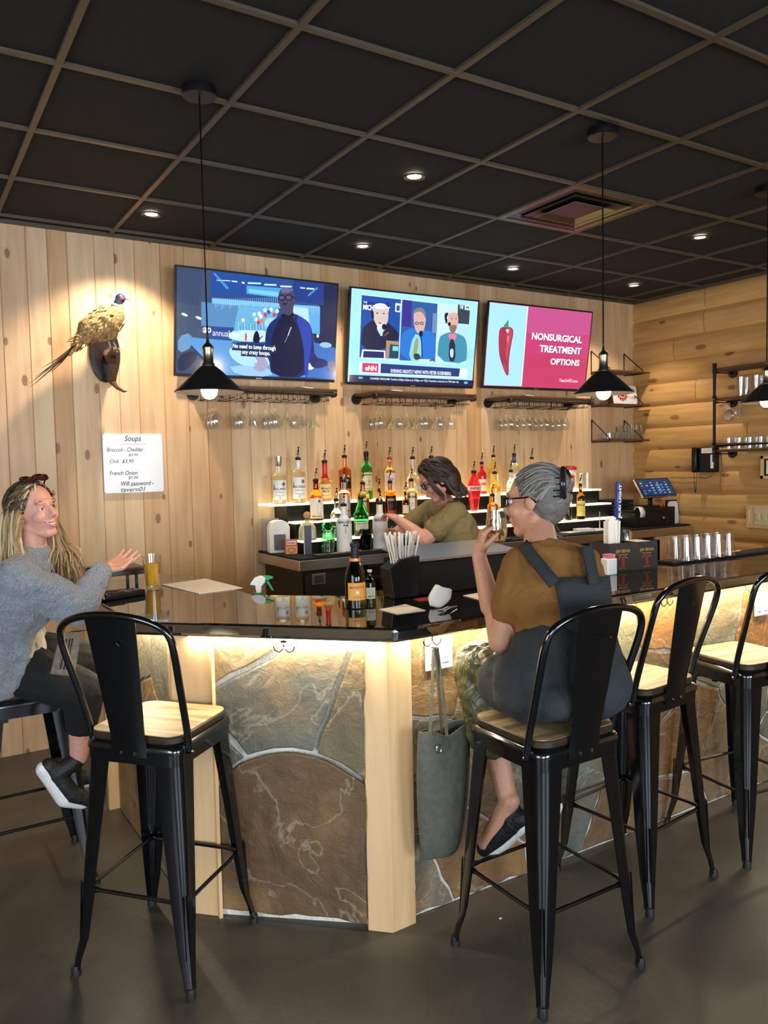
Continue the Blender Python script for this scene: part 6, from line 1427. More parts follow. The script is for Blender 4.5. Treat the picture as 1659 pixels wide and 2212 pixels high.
# black drip mat with print along the inner edge, glasses upside down on it
t = thing('service_mat', 'long black rubber bar mat with orange and white print along the inner bar edge', 'mat', (4.3, 2.645, Z))
bm = B(); box(bm, -.98, 1.3, -.05, .05, 0, .012); obj('mat', bm, 'rubber', t, smooth=False, bevel=.003)
k = Ink(.0002); rr = random.Random(13)
for i in range(60):
    x_ = -.85+i*.008; 
    k.rect(x_, -.035+rr.random()*.012, x_+.006, -.005+rr.random()*.012, rr.choice(['c87848', 'e0d0c0', 'e8a070', 'd8d0c8']))
for i in range(60): x_ = .02+i*.010; k.rect(x_, -.03+rr.random()*.012, x_+.008, .0+rr.random()*.012, rr.choice(['e0d0c0', 'd8d0c8', 'c89878']))
k.build('print', lambda u, v, w2: (u, v, .0122+w2), 'ink', t)
gg = None
xs = [1475+i*17 for i in range(7)]
for lvl in range(1):
    for j in range(2):
        for i in range(5):
            if gg is None:
                gg = thing('upturned_glass', 'clear pint glass upside down on the black mat at the right of the bar', 'glass', (0, 0, 0), 0, 'upturned glasses on the bar mat')
                bm = B(); lathe(bm, [(.040, 0), (.030, .118), (.0005, .119), (.0005, .110), (.0275, .109), (.038, .0)], 24, close=False); obj('glass_wall', bm, 'glass', gg); g = gg
            else: g = dup(gg)
            g['label'] = '%s upturned pint glass from the left, %s row, on the black bar mat' % (ORD[i], ('front', 'back')[j]); g.location = (3.43+.0865*i+.02*j, 2.610+.084*j, Z+.0125)
            if i*.0714+.0 > 10: pass
# prosecco bottle
p = at(769, 1312, Z=TOP)
H = .305; R_ = .040
t = thing('prosecco_bottle', 'dark sparkling wine bottle with orange labels standing on the bar by the inner corner', 'bottle', (p.x, p.y, Z), -.35)
topz = at(765, 1172, Y=p.y).z-TOP; H = topz
bm = B(); lathe(bm, [(r*R_, z*H) for r, z in [(.90, 0), (1, .012), (1, .42), (.96, .50), (.78, .60), (.52, .70), (.38, .78), (.34, .95), (.36, .985), (.30, 1.0)]], 28); obj('glass_body', bm, 'olive_b', t)
bm = B(); lathe(bm, [(R_*.40, .765*H), (R_*.385, .80*H), (R_*.37, .93*H), (R_*.44, .94*H), (R_*.44, .985*H), (R_*.3, 1.01*H), (.0005, 1.012*H)], 24); obj('foil', bm, 'black_satin', t)
k = Ink(.0003); w_ = R_*.95; k.rect(-w_, .13*H, w_, .40*H, 'd98a2e', 12); k.rect(-w_*.9, .14*H, w_*.9, .39*H, 'e09a3c', 12); k.text('MIONETTO', -w_*.75, .31*H, w_*.75, .345*H, '5a3212', .01); k.text('M', -w_*.15, .22*H, w_*.15, .28*H, 'f0dcb0', .02); k.text('PROSECCO', -w_*.4, .17*H, w_*.4, .185*H, '5a3212'); k.build('front_label', on_cyl(R_+.0008), 'ink', t)
bm = B(); lathe(bm, [(R_*.50, .715*H), (R_*.44, .765*H)], 24, cap=False); bmesh.ops.translate(bm, vec=(0, 0, 0), verts=bm.verts[:])
for v in bm.verts: r = math.hypot(v.co.x, v.co.y); v.co.x *= (r+.0015)/r; v.co.y *= (r+.0015)/r
nb = obj('neck_label', bm, mat('orange_lab', 'c8722c', .4), t)
k = Ink(.0003); k.poly([(-.004, .725*H), (0, .745*H), (.004, .725*H), (.007, .728*H), (.003, .755*H), (-.003, .755*H), (-.007, .728*H)], 'f0f0ec'); k.build('neck_print', on_cyl(R_*.52), 'ink', t)
p = at(800, 1303, Z=TOP); t = thing('mini_bottle', 'very small green bottle with a cream label right of the sparkling wine bottle', 'bottle', (p.x, p.y, Z), -.35)
h = at(799, 1233, Y=p.y).z-TOP; bm = B(); lathe(bm, [(r*.022, z*h) for r, z in PROF['tall'][1:-1]], 18); obj('glass_body', bm, 'olive_b', t); bm = B(); lathe(bm, [(.009, .96*h), (.0095, 1.03*h), (.0005, 1.032*h)], 12); obj('cap', bm, 'white', t)
k = Ink(.0002); k.rect(-.02, .16*h, .02, .5*h, 'd8d4b8', 8); k.ell(.0, .36*h, .008, .009, '4a5a6a'); k.text('JAMESON', -.014, .2*h, .014, .26*h, '3a4a34', .02); k.build('label', on_cyl(.0226), 'ink', t)
# beer glass, papers, organiser, menus near the blonde guest
p = at(330, 1270, Z=TOP); r0 = .030
t = thing('beer_glass', 'pint glass of golden beer on the bar in front of the blonde guest', 'glass', (p.x, p.y, Z))
ht = at(329, 1198, Y=p.y).z-TOP; hb = at(330, 1217, Y=p.y).z-TOP
bm = B(); lathe(bm, [(.029, 0), (.043, ht), (.041, ht), (.0275, .012), (.0005, .011)], 32); obj('glass_wall', bm, 'glass', t)
bm = B(); lathe(bm, [(.0262, .0125), (.0262+(.041-.0275)*.78, hb), (.0005, hb+.0005)], 32); obj('beer', bm, mat('beer', (.98, .62, .08), .05, trans=.6, ior=1.2), t, label='golden beer')
def flat_paper(name, label, cat, pix, m='paper', h=.0012, z=Z, lift=0):
    P_ = [at(x, y, Z=z) for x, y in pix]; c = sum(P_, Vector())/len(P_); t = thing(name, label, cat, (c.x, c.y, z)); bm = B(); prism(bm, [(q.x-c.x, q.y-c.y) for q in P_], lift, lift+h); obj('sheet', bm, m, t, smooth=False); return t
flat_paper('paper_menu', 'large tan paper menu lying on the bar right of the beer glass', 'menu', [(349, 1264), (444, 1251), (524, 1271), (430, 1283)], 'paper', .003)
flat_paper('napkin', 'flat white napkin on the bar left of the crumpled one', 'napkin', [(819, 1317), (876, 1306), (919, 1319), (858, 1327)], 'napkin', .002)
flat_paper('napkin', 'flat pale napkin on the bar beside the grey-haired guest elbow', 'napkin', [(1000, 1287), (1041, 1280), (1075, 1290), (1050, 1300)], 'napkin', .002)
flat_paper('red_card', 'thin red card partly under the black box on the bar', 'card', [(893, 1294), (925, 1291), (938, 1297), (905, 1299)], mat('redcard', 'a03434', .4), .002)
flat_paper('white_sheet', 'white paper edge on the bar near the stool back and beer reflection', 'paper', [(290, 1346), (368, 1338), (374, 1350), (300, 1352)], 'white', .0012)
bpy.data.objects.remove([o for o in C.objects if o.name.startswith('white_sheet')][0].children[0]); bpy.data.objects.remove([o for o in C.objects if o.name.startswith('white_sheet')][0])
# crumpled napkin standing up with a fork bundle
p = at(955, 1312, Z=TOP)
t = thing('crumpled_napkin', 'curled white napkin standing on the bar near the grey-haired guest', 'napkin', (p.x, p.y, Z))
RV2 = Vector((RV.x, RV.y, 0)).normalized(); FV2 = Vector((FV.x, FV.y, 0)).normalized()
bm = B(); n, m2 = 18, 14; gr = []
for i in range(n+1):
    row = []
    for j in range(m2+1):
        s, q = i/n, j/m2; a = -1.5+3.0*s                     # wraps round like a shell, open to the right
        wd = .016+.022*math.sin(PI*min(1, .15+q*.75)); x_ = -.006+wd*math.sin(a)+.020*q*q*(s > .6)*(s-.6)*2.5-.012*(1-q); y_ = -.030*math.cos(a)*(.5+.7*q); z_ = .003+.084*q-.020*(s-.35)**2*3*q+.003*math.sin(8*s+6*q)
        row.append(bm.verts.new(RV2*x_+FV2*y_+Vector((0, 0, max(.001, z_)))))
    gr.append(row)
for i in range(n):
    for j in range(m2): bm.faces.new((gr[i][j], gr[i+1][j], gr[i+1][j+1], gr[i][j+1]))
o = obj('cloth', bm, 'napkin', t); so = o.modifiers.new('s', 'SOLIDIFY'); so.thickness = .0015
p = at(968, 1318, Z=TOP); t = thing('wrapped_cutlery', 'clear wrapped dark cutlery lying beside the curled napkin', 'cutlery', (p.x, p.y, Z), .5)
for i in range(3): bm = B(); tube(bm, [(-.06, .008*i-.008, .006), (0, .008*i-.008, .009), (.055, .006*i-.006, .005)], .005, 8, radii=[.006, .0035, .006], flat=.6); obj(('fork', 'knife', 'spoon')[i], bm, 'chrome' if i != 1 else 'black', t)
p = at(262, 1290, Z=TOP)
t = thing('folding_organiser', 'black folding multi tool case lying on the bar by the blonde guest forearm', 'case', (p.x, p.y, Z), .35)
bm = B(); cbox(bm, (0, 0, .012), (.19, .075, .024)); obj('case', bm, 'black', t, bevel=.006)
for s in (-1, 1): bm = B(); tube(bm, [(-.075, s*.022, .026), (.0, s*.022, .027)], .003, 6); obj('rail', bm, 'steel', t)
for s in (-1, 1): bm = B(); tube(bm, [(.04, s*.01, .027), (.075, s*.026, .027)], .0025, 6); obj('clip', bm, 'chrome', t)
t = thing('menu_tray', 'dark brown low tray on short feet at the far end of the bar', 'tray', (.845, 3.82, Z), .05)
for x_ in (-.12, .11):
    for y_ in (-.07, .07): bm = B(); cbox(bm, (x_, y_, .022), (.012, .012, .044)); obj('foot', bm, 'black', t, smooth=False)
bm = B(); box(bm, -.15, .145, -.09, .10, .044, .066); obj('tray_body', bm, 'black', t, smooth=False, bevel=.003); bm = B(); box(bm, -.15, .145, -.09, .10, .0665, .080); obj('leather_cover', bm, mat('leather_brown', (.06, .03, .02), .45), t, smooth=False, bevel=.003)
t = thing('marker_pen', 'blue and white dry erase marker lying on the dark low tray', 'pen', (.80, 3.79, Z+.0805), .1)
bm = B(); tube(bm, [(-.06, 0, .009), (.0, 0, .009)], .009, 12); obj('pen_barrel', bm, mat('penblue', '2a2f80', .3), t); bm = B(); tube(bm, [(.0, 0, .009), (.055, 0, .009)], .0085, 12, radii=[.0095, .008]); obj('pen_cap', bm, 'white', t)
# spray bottle behind the bar: only its head shows
p = at(560, 1262, Y=3.02)
shelf_z = at(556, 1285, Y=3.04).z
t = thing('spray_bottle', 'spray bottle with white and green trigger head behind the inner bar edge', 'spray bottle', (p.x+.03, 3.13, .80))
t.location = (1.335, 3.20, .80)
ph_ = at(556, 1282, Y=3.20).z-.80; 
bm = B(); lathe(bm, [(.036, 0), (.04, .01), (.04, ph_-.10), (.03, ph_-.06), (.013, ph_-.03), (.013, ph_-.02), (.0005, ph_-.019)], 24); obj('bottle_body', bm, 'clear_b', t)
bm = B(); lathe(bm, [(.017, ph_-.028), (.017, ph_+.005), (.0005, ph_+.006)], 18); obj('collar', bm, mat('spray_green', '1f9a5a', .35), t, label='green screw collar')
bm = B(); hd = [(-.006, .0), (.014, .0), (.017, .032), (.034, .050), (.034, .072), (.010, .078), (-.012, .070), (-.030, .048), (-.034, .038), (-.012, .036)]
A3 = Matrix.Rotation(-.55, 4, 'Z') @ Matrix.Translation((0, 0, ph_)) @ Matrix.Rotation(PI/2, 4, 'X'); prism(bm, hd, -.012, .012, A3); obj('head', bm, 'white', t, smooth=False, bevel=.004)
bm = B(); prism(bm, [(.024, .056), (.050, .058), (.056, .064), (.066, .062), (.067, .072), (.050, .076), (.024, .078)], -.009, .009, A3); obj('nozzle', bm, bpy.data.materials['spray_green'], t, smooth=False, bevel=.002)
bm = B(); prism(bm, [(.036, .052), (.046, .054), (.068, .012), (.062, .010)], -.008, .008, A3); obj('trigger', bm, bpy.data.materials['spray_green'], t, smooth=False, bevel=.002)
ib = thing('inner_shelf', 'low black work shelf behind the angled part of the bar', 'shelf', (1.5, 3.3, 0))
bm = B(); box(bm, 1.28, 1.42, 3.06, 3.85, .74, .7995); box(bm, 1.28, 1.31, 3.06, 3.85, 0, .74); box(bm, 1.39, 1.42, 3.06, 3.85, 0, .74); obj('work_shelf', bm, 'black', ib, smooth=False, world=True)
# tote bag on its hook
ht_ = at(934, 1392, Y=2.16)
t = thing('tote_bag', 'soft grey green tote bag hanging by long straps from a hook under the bar', 'bag', (hk.x, 2.15, UT-.03))
def ap(px, py, Y=2.13): return at(px, py, Y=Y)
bm = B(); n = 28
levels = [(1566, 902, 975+35, .030), (1620, 901, 1012, .045), (1700, 903, 1012, .048), (1780, 908, 1008, .042), (1830, 914, 998, .030), (1852, 918, 990, .016)]
rings = []
for py, xl, xr, dep in levels:
    A, Bp = ap(xl, py), ap(xr, py); c = (A+Bp)/2; hw = (Bp.x-A.x)/2; rg = []
    for k in range(n):
        a = 2*PI*k/n; fold = .006*math.sin(3*a+py*.01); rg.append(bm.verts.new((c.x+(hw+fold)*math.cos(a), 2.13+(dep+fold)*math.sin(a)*1.0, c.z+.004*math.sin(2*a))))
    rings.append(rg)
for a, b_ in zip(rings, rings[1:]):
    for k in range(n): bm.faces.new((a[k], a[(k+1) % n], b_[(k+1) % n], b_[k]))
bm.faces.new(rings[-1])
M['tote'] = mat('tote', (.10, .10, .078), .55, bump=.25, bs=40, var=.18)
# deep notch between the two sides of the open top
for v in rings[0]:
    u_ = (v.co.x-(ap(902,1566).x+ap(1010,1566).x)/2)/.13
    v.co.z -= .030*math.exp(-((u_+.0)/.28)**2)
o = obj('bag_body', bm, 'tote', t, world=True); so = o.modifiers.new('s', 'SOLIDIFY'); so.thickness = .003; so.offset = -1; sb = o.modifiers.new('ss', 'SUBSURF'); sb.levels = 1; sb.render_levels = 2
for (x0, x1, Y) in ((930, 930, 2.105), (965, 944, 2.105), (955, 938, 2.155)):
    bm = B(); a, b_ = ap(x0 if x0 != 930 else 928, 1590, Y), ap(x1 if x1 != 930 else 936, 1398, 2.14); 
    tube(bm, [a, a.lerp(b_, .5)+Vector((.004, 0, 0)), b_, b_+Vector((-.002, .008, -.006))], .010, 8, flat=.22); o = obj('strap', bm, 'tote', t, world=True)
bm = B(); c = ap(948, 1618, 2.085); tube(bm, [c+Vector((.010*math.cos(a), 0, .014*math.sin(a))) for a in [2*PI*k/12 for k in range(13)]], .0018, 6, cap=False); obj('snap_ring', bm, 'chrome', t, world=True)
# crumb on the floor
p = at(1081, 1986, Z=0); t = thing('floor_scrap', 'tiny white scrap on the floor beside the corner post', 'scrap', (p.x, p.y, .0005)); bm = B(); sphere(bm, (0, 0, .003), .005, 1, (1.4, 1, .5)); obj('scrap', bm, 'white', t)
# ================================================================ people
def V3(*a): return Vector(a)
def torso(levels, S):
    out = []
    for (c0, h0, r0), (c1, h1, r1) in zip(levels, levels[1:]):
        for s in (-1, -.34, .34, 1): out.append(('c', c0+S*s*h0, c1+S*s*h1, r0, r1))
    return out
def limb(pts, rs): return [('c', a, b, r0, r1) for a, b, r0, r1 in zip(pts, pts[1:], rs, rs[1:])]
def headset(c, F, U, k=1.0):
    "c = centre of the skull between the ears; F = the way the face looks; U = towards the crown"
    F = F.normalized(); U = (U-F*U.dot(F)).normalized(); L = U.cross(F)
    p = lambda f, l, u: c+(F*f+L*l+U*u)*k
    R = Matrix((F, L, U)).transposed()
    parts = [('e', p(-.008, 0, .030), (.097*k, .074*k, .088*k), R), ('e', p(.028, 0, -.028), (.060*k, .057*k, .080*k), R),
             ('c', p(.060, -.010, -.098), p(.060, .010, -.098), .020*k, .020*k)]
    for s in (-1, 1):
        parts += [('c', p(-.010, s*.050, -.055), p(.052, s*.014, -.100), .020*k, .018*k), ('e', p(.056, s*.033, -.028), (.030*k, .026*k, .028*k), R),
                  ('c', p(.078, s*.040, .030), p(.088, s*.010, .026), .010*k, .010*k), ('e', p(-.008, s*.076, -.004), (.019*k, .009*k, .031*k), R),
                  ('c', p(.094, s*.010, -.034), p(.098, s*.010, -.036), .0085*k, .0085*k)]
    parts += [('c', p(.088, 0, .014), p(.110, 0, -.026), .008*k, .012*k), ('c', p(.083, -.018, -.060), p(.090, 0, -.057), .007*k, .009*k), ('c', p(.083, .018, -.060), p(.090, 0, -.057), .007*k, .009*k),
              ('c', p(.081, -.012, -.073), p(.081, .012, -.073), .008*k, .008*k)]
    return parts, p, R
M['eye_white'] = mat('eye_white', (.8, .78, .75), .2); M['iris'] = mat('iris', (.03, .02, .015), .15); M['lips'] = mat('lips', (.50, .19, .16), .4); M['brow'] = mat('brow', (.12, .07, .04), .8)
def face_details(t, p, R, k=1.0, smile=False, brow='brow'):
    for s in (-1, 1):
        bm = B(); sphere(bm, p(.0775, s*.031, .004), .0090*k, 2); e = obj('eye', bm, 'eye_white', t, world=True)
        bm = B(); sphere(bm, p(.0822, s*.030, .003), .0060*k, 2); obj('iris', bm, 'iris', e, world=True)
        bm = B(); tube(bm, [p(.081, s*.016, .009), p(.0870, s*.029, .0085), p(.079, s*.044, .004)], .0036*k, 6); obj('upper_lid', bm, 'skin_pink', t, world=True)
        bm = B(); tube(bm, [p(.091, s*.014, .028), p(.090, s*.032, .033), p(.078, s*.049, .026)], .003*k, 6, flat=.6); obj('eyebrow', bm, brow, t, world=True)
    if smile:
        bm = B(); tube(bm, [p(.077, -.030, -.050), p(.092, -.014, -.058), p(.097, 0, -.060), p(.092, .014, -.058), p(.077, .030, -.050)], .004*k, 8, radii=[.0012, .0024, .0028, .0024, .0012]); obj('upper_lip', bm, 'lips', t, world=True)
        bm = B(); tube(bm, [p(.076, -.029, -.053), p(.090, -.014, -.072), p(.094, 0, -.076), p(.090, .014, -.072), p(.076, .029, -.053)], .004*k, 8, radii=[.0012, .0030, .0036, .0030, .0012]); obj('lower_lip', bm, 'lips', t, world=True)
        bm = B(); n = 9; top = []; bot = []
        for i in range(n):
            u_ = -1+2*i/(n-1); top.append(bm.verts.new(p(.093-.014*u_*u_, .024*u_, -.057+.005*u_*u_))); bot.append(bm.verts.new(p(.092-.014*u_*u_, .023*u_, -.070+.016*u_*u_)))
        for i in range(n-1): bm.faces.new((top[i], top[i+1], bot[i+1], bot[i]))
        o = obj('teeth', bm, 'eye_white', t, world=True); so = o.modifiers.new('s', 'SOLIDIFY'); so.thickness = .002
    else:
        bm = B(); tube(bm, [p(.082, -.024, -.064), p(.0965, 0, -.063), p(.082, .024, -.064)], .005*k, 8, radii=[.002, .0055, .002]); obj('lips', bm, 'lips', t, world=True)
def hand(wrist, palm_dir, normal, curl=.35, k=1.0, spread=.16, side=1):
    "fingers as tapered chains from the palm; normal points out of the palm (the way the fingers curl)"
    D = palm_dir.normalized(); Nn = (normal-D*normal.dot(D)).normalized(); S = D.cross(Nn)*side
    out = [('c', wrist, wrist+D*.03*k, .026*k, .026*k)]
    pc = wrist+D*.045*k
    for s in (-1, -.33, .33, 1): out.append(('c', wrist+D*.012*k+S*s*.016*k, wrist+D*.082*k+S*s*.030*k, .0155*k, .0125*k))
    for i, (s, L_) in enumerate(((-1, .062), (-.36, .078), (.30, .084), (.95, .074))):
        b0 = wrist+D*.085*k+S*s*.030*k; d = (D+S*s*spread).normalized(); a = 0; q = b0
        for j, f in enumerate((.46, .31, .23)):
            a += curl*(1.0, 1.25, .9)[j]; dd = (d*math.cos(a)+Nn*math.sin(a)).normalized(); e = q+dd*L_*f*k; out.append(('c', q, e, (.0092-.0010*j)*k, (.0086-.0012*j)*k)); q = e
    b0 = wrist+D*.022*k+S*.030*k; d = (D*.62+S*.70+Nn*.35).normalized(); e = b0+d*.040*k; f_ = (D*.85+S*.12+Nn*.5).normalized()
    out += [('c', b0-S*.012*k, e, .0145*k, .0110*k), ('c', e, e+f_*.030*k, .0108*k, .0095*k), ('c', e+f_*.030*k, e+f_*.052*k, .0095*k, .0078*k)]
    return out
class Strands:
    def __init__(s): s.bm = bmesh.new(); s.cols = []; s.f0 = 0
    def add(s, pts, r, col, n=5, taper=.35):
        P_ = [Vector(p) for p in pts]
        for _ in range(2):
            Q = [P_[0]]
            for a, b in zip(P_, P_[1:]): Q += [a.lerp(b, .25), a.lerp(b, .75)]
            Q.append(P_[-1]); P_ = Q
        m_ = len(P_)-1; tube(s.bm, P_, r, n, radii=[r*(1-(1-taper)*(i/m_)**2) if i else r*.7 for i in range(m_+1)], flat=.7)
        nf = len(s.bm.faces); s.cols += [lin(col)]*(nf-s.f0); s.f0 = nf
    def bunch(s, guide, n, spread, r, cols, rnd, wave=.004):
        for i in range(n):
            o0 = Vector((rnd.gauss(0, 1), rnd.gauss(0, 1), rnd.gauss(0, 1)))*spread*.5; o1 = Vector((rnd.gauss(0, 1), rnd.gauss(0, 1), rnd.gauss(0, .5)))*spread
            m_ = len(guide)-1; ph = rnd.random()*6
            s.add([Vector(g)+o0.lerp(o1, j/m_)+Vector((math.sin(ph+j*1.9), math.cos(ph+j*1.7), 0))*wave for j, g in enumerate(guide)], r*rnd.uniform(.7, 1.3), rnd.choice(cols))
    def build(s, name, parent, m='hair'):
        bmesh.ops.transform(s.bm, matrix=wm(parent).inverted(), verts=s.bm.verts[:]); me = bpy.data.meshes.new(name); s.bm.to_mesh(me); s.bm.free()
        ca = me.color_attributes.new('Col', 'FLOAT_COLOR', 'CORNER')
        for p, c in zip(me.polygons, s.cols):
            p.use_smooth = True
            for li in p.loop_indices: ca.data[li].color = (*c, 1)
        me.materials.append(M[m]); o = bpy.data.objects.new(name, me); C.objects.link(o); o.parent = parent; return o
M['hair'] = col_attr_mat('hair', .55, spec=.3)
def on_skull(p, f, l, u, k=1.03, rad=(.101, .084, .087)):
    "pushes a head point out to the surface of the hair cap"
    d = Vector(((f+.022)/rad[0], l/rad[1], (u-.040)/rad[2])); d = d/max(d.length, 1e-6)*k
    return p(-.022+d.x*rad[0], d.y*rad[1], .040+d.z*rad[2])
def swept(hs, rr, p, n, end, cols, r=(.004, .0075), lo=-.05, hairline=.055, k=(1.02, 1.07), rad=(.101, .084, .087), tail=None):
    "strands lying on the cap, from a centre parting or hairline back to a point"
    for i in range(n):
        a = rr.uniform(-1, 1); st = (hairline-.050*abs(a)**1.5-rr.random()*.06, a*.070, .110-.115*abs(a)**1.7)
        e = (end[0]+rr.uniform(-.015, .015), end[1]+a*end[3], end[2]+rr.uniform(-.02, .02)); kk = rr.uniform(*k); pts = []
        for j in range(6):
            s_ = j/5; q = [st[c]*(1-s_)+e[c]*s_ for c in range(3)]; q[2] += .02*math.sin(PI*s_); pts.append(on_skull(p, q[0], q[1], q[2], kk, rad))
        if tail: pts += tail(a)
        hs.add(pts, rr.uniform(*r), rr.choice(cols), 5, .7)
def cloth(name, base, rough=.85, bump=.35, bs=9, var=.10, sheen=0):
    m, N, L, b = new_mat(name); c = lin(base); tc = N.new('ShaderNodeTexCoord')
    n = N.new('ShaderNodeTexNoise'); n.inputs['Scale'].default_value = bs; n.inputs['Detail'].default_value = 3; n.inputs['Distortion'].default_value = 1.6; L.new(tc.outputs['Object'], n.inputs['Vector'])
    n2 = N.new('ShaderNodeTexNoise'); n2.inputs['Scale'].default_value = 260; L.new(tc.outputs['Object'], n2.inputs['Vector'])
    b1 = N.new('ShaderNodeBump'); b1.inputs['Strength'].default_value = bump; b1.inputs['Distance'].default_value = .03; L.new(n.outputs['Fac'], b1.inputs['Height'])
    b2 = N.new('ShaderNodeBump'); b2.inputs['Strength'].default_value = .25; b2.inputs['Distance'].default_value = .002; L.new(n2.outputs['Fac'], b2.inputs['Height']); L.new(b1.outputs[0], b2.inputs['Normal']); L.new(b2.outputs[0], b.inputs['Normal'])
    r = N.new('ShaderNodeValToRGB'); r.color_ramp.elements[0].position = .35; r.color_ramp.elements[1].position = .65; r.color_ramp.elements[0].color = (*[x*(1-var) for x in c], 1); r.color_ramp.elements[1].color = (*[x*(1+var) for x in c], 1)
    L.new(n2.outputs['Fac'], r.inputs[0]); L.new(r.outputs[0], b.inputs['Base Color']); b.inputs['Roughness'].default_value = rough; b.inputs['Sheen Weight'].default_value = sheen
    return m
M['sweater'] = cloth('sweater', '7a8088', .95, 1.0, 11, .30, .3); M['tee_brown'] = cloth('tee_brown', '7d5322', .9, .5, 8, .06); M['tee_olive'] = cloth('tee_olive', '80714c', .9, .5, 8, .06)
M['charcoal'] = cloth('charcoal', '2b2e30', .95, .4, 7, .12); M['black_cloth'] = cloth('black_cloth', '0a0a0c', .95, .35, 9, .1); M['olive_satin'] = cloth('olive_satin', '4a4a2c', .38, .8, 9, .05); M['undershirt'] = cloth('undershirt', 'b0a898', .9, .4)
M['shoe_black'] = cloth('shoe_black', '0e0f12', .6, .2, 30); M['sole'] = mat('sole', (.72, .72, .70), .6, bump=.3, bs=90)
M['spec_frame'] = mat('spec_frame', (.010, .008, .007), .2)
# ------------------------------------------------ guest at the right, seen from behind
g = thing('person', 'grey-haired seated guest seen from behind, brown t-shirt, dark overalls, raising a stemless glass', 'person', (1.76, 1.85, 0))
lsh, rsh = at(1122, 1226, Y=1.93), at(1262, 1222, Y=1.83); S = (rsh-lsh).normalized()
hc = at(1158, 1084, Y=2.0); F = V3(-.46, .89, -.05); U = V3(.06, .08, 1)
hp, hpt, hR = headset(hc, F, U, 1.0)
pel = V3(1.765, 1.805, .885); wa = V3(1.80, 1.83, 1.05); ch = (lsh+rsh)/2+V3(0, .015, -.09); nb = (lsh+rsh)/2+V3(-.015, .03, .045)
lv = [(pel+V3(0, .03, 0), .070, .085), (wa, .055, .090), (ch, .070, .095), ((lsh+rsh)/2+V3(0, .01, -.01), .115, .050)]
lel = at(1080, 1386, Y=1.97); lwr = at(1058, 1238, Y=2.10); rel = V3(2.12, 1.99, 1.11); rwr = V3(1.99, 2.20, 1.105)
glass_c = at(1073, 1150, Y=2.13)
lk, rk = at(1030, 1462, Y=2.14), V3(1.93, 2.14, .885); lk.z = .90
lan, ran = at(1093, 1712, Y=1.99), at(1168, 1690, Y=2.06)
ltoe, rtoe = at(1048, 1822, Y=2.06), at(1180, 1800, Y=2.12)
gh = at(1062, 1196, Y=2.12)
body = torso(lv, S)+limb([nb, hc+V3(0, -.01, -.07)], [.060, .052])+hp
body += limb([lsh, lsh.lerp(lel, .5), lel, lel.lerp(lwr, .4)], [.050, .046, .040, .040])
body += limb([rsh, rel, rwr], [.052, .040, .027])
hd_ = (V3(0, .005, 0)+ (glass_c-lwr)).normalized()
gb = at(1073, 1176, Y=2.125); RH = V3(RV.x, RV.y, 0).normalized(); DH = (V3(0, 0, 1)+RH*.22).normalized()
palm_c = gb+V3(0, 0, .012)-RH*.052; lwr = palm_c-DH*.050
body += limb([lel.lerp(lwr, .4), lwr], [.040, .026])+hand(lwr, DH, RH, .80, .98, .05, -1)
body += hand(rwr, V3(-.5, .85, 0), V3(0, 0, -1), .15, 1.0, .1, 1)
body += limb([pel-S*.085+V3(0, .05, 0), lk], [.075, .060])+limb([pel+S*.085+V3(0, .05, 0), rk], [.075, .060])+limb([lk, lk.lerp(lan, .35), lan], [.062, .056, .036])+limb([rk, rk.lerp(ran, .35), ran], [.062, .056, .036])
body += limb([lan+V3(0, -.02, -.02), ltoe], [.034, .026])+limb([ran, rtoe], [.034, .026])
skinblob('body', body, 'skin_tan', g, .0052, 5)
face_details(g, hpt, hR)
shm = (lsh+rsh)/2
tee = torso([(wa+V3(0, 0, -.09), .066, .104), (wa+V3(0, 0, .03), .058, .100), (ch, .072, .104), (shm+V3(0, .012, -.05), .088, .082), (shm+V3(0, .014, -.008), .105, .058)], S)
tee += limb([shm+V3(-.01, .02, -.02), nb+V3(0, -.005, -.005)], [.085, .062])
tee += limb([nb+V3(0, -.004, -.012), lsh+V3(0, 0, .012)], [.066, .056])+limb([nb+V3(0, -.004, -.012), rsh+V3(0, 0, .010)], [.066, .056])
tee += limb([lsh+V3(0,0,-.004), lsh.lerp(lel, .3), lsh.lerp(lel, .56)], [.064, .065, .061])+limb([rsh+V3(0,0,-.004), rsh.lerp(rel, .5)], [.058, .058])
skinblob('tshirt', tee, 'tee_brown', g, .006, 7, disp=.012, dscale=.07)
# trousers (olive) and the dark bib overall with crossing straps
leg_l = limb([pel-S*.075+V3(0, .05, 0), lk.lerp(pel, .35), lk], [.098, .100, .086])+limb([lk, lk.lerp(lan, .30), lk.lerp(lan, .55)], [.086, .086, .094])
leg_r = limb([pel+S*.075+V3(0, .05, 0), rk], [.098, .086])+limb([rk, rk.lerp(ran, .5)], [.086, .090])
skinblob('trousers', leg_l+leg_r, 'olive_satin', g, .007, 5, disp=.022, dscale=.06)
ov = torso([(V3(pel.x+.005, pel.y-.030, .888), .100, .100), (V3(pel.x, pel.y-.005, .875), .100, .098), (V3(pel.x, pel.y-.005, .91), .105, .118), (pel+V3(.01, -.005, .06), .082, .110), (pel+V3(.02, -.002, .125), .066, .108)], S)
skinblob('overalls', ov+[('e', V3(1.752, 1.832, .874), (.200, .182, .086)), ('c', pel-S*.09+V3(0, 0, .005), pel-S*.07+V3(-.03, .13, .0), .115, .095)], 'charcoal', g, .007, 6, disp=.012, dscale=.09)
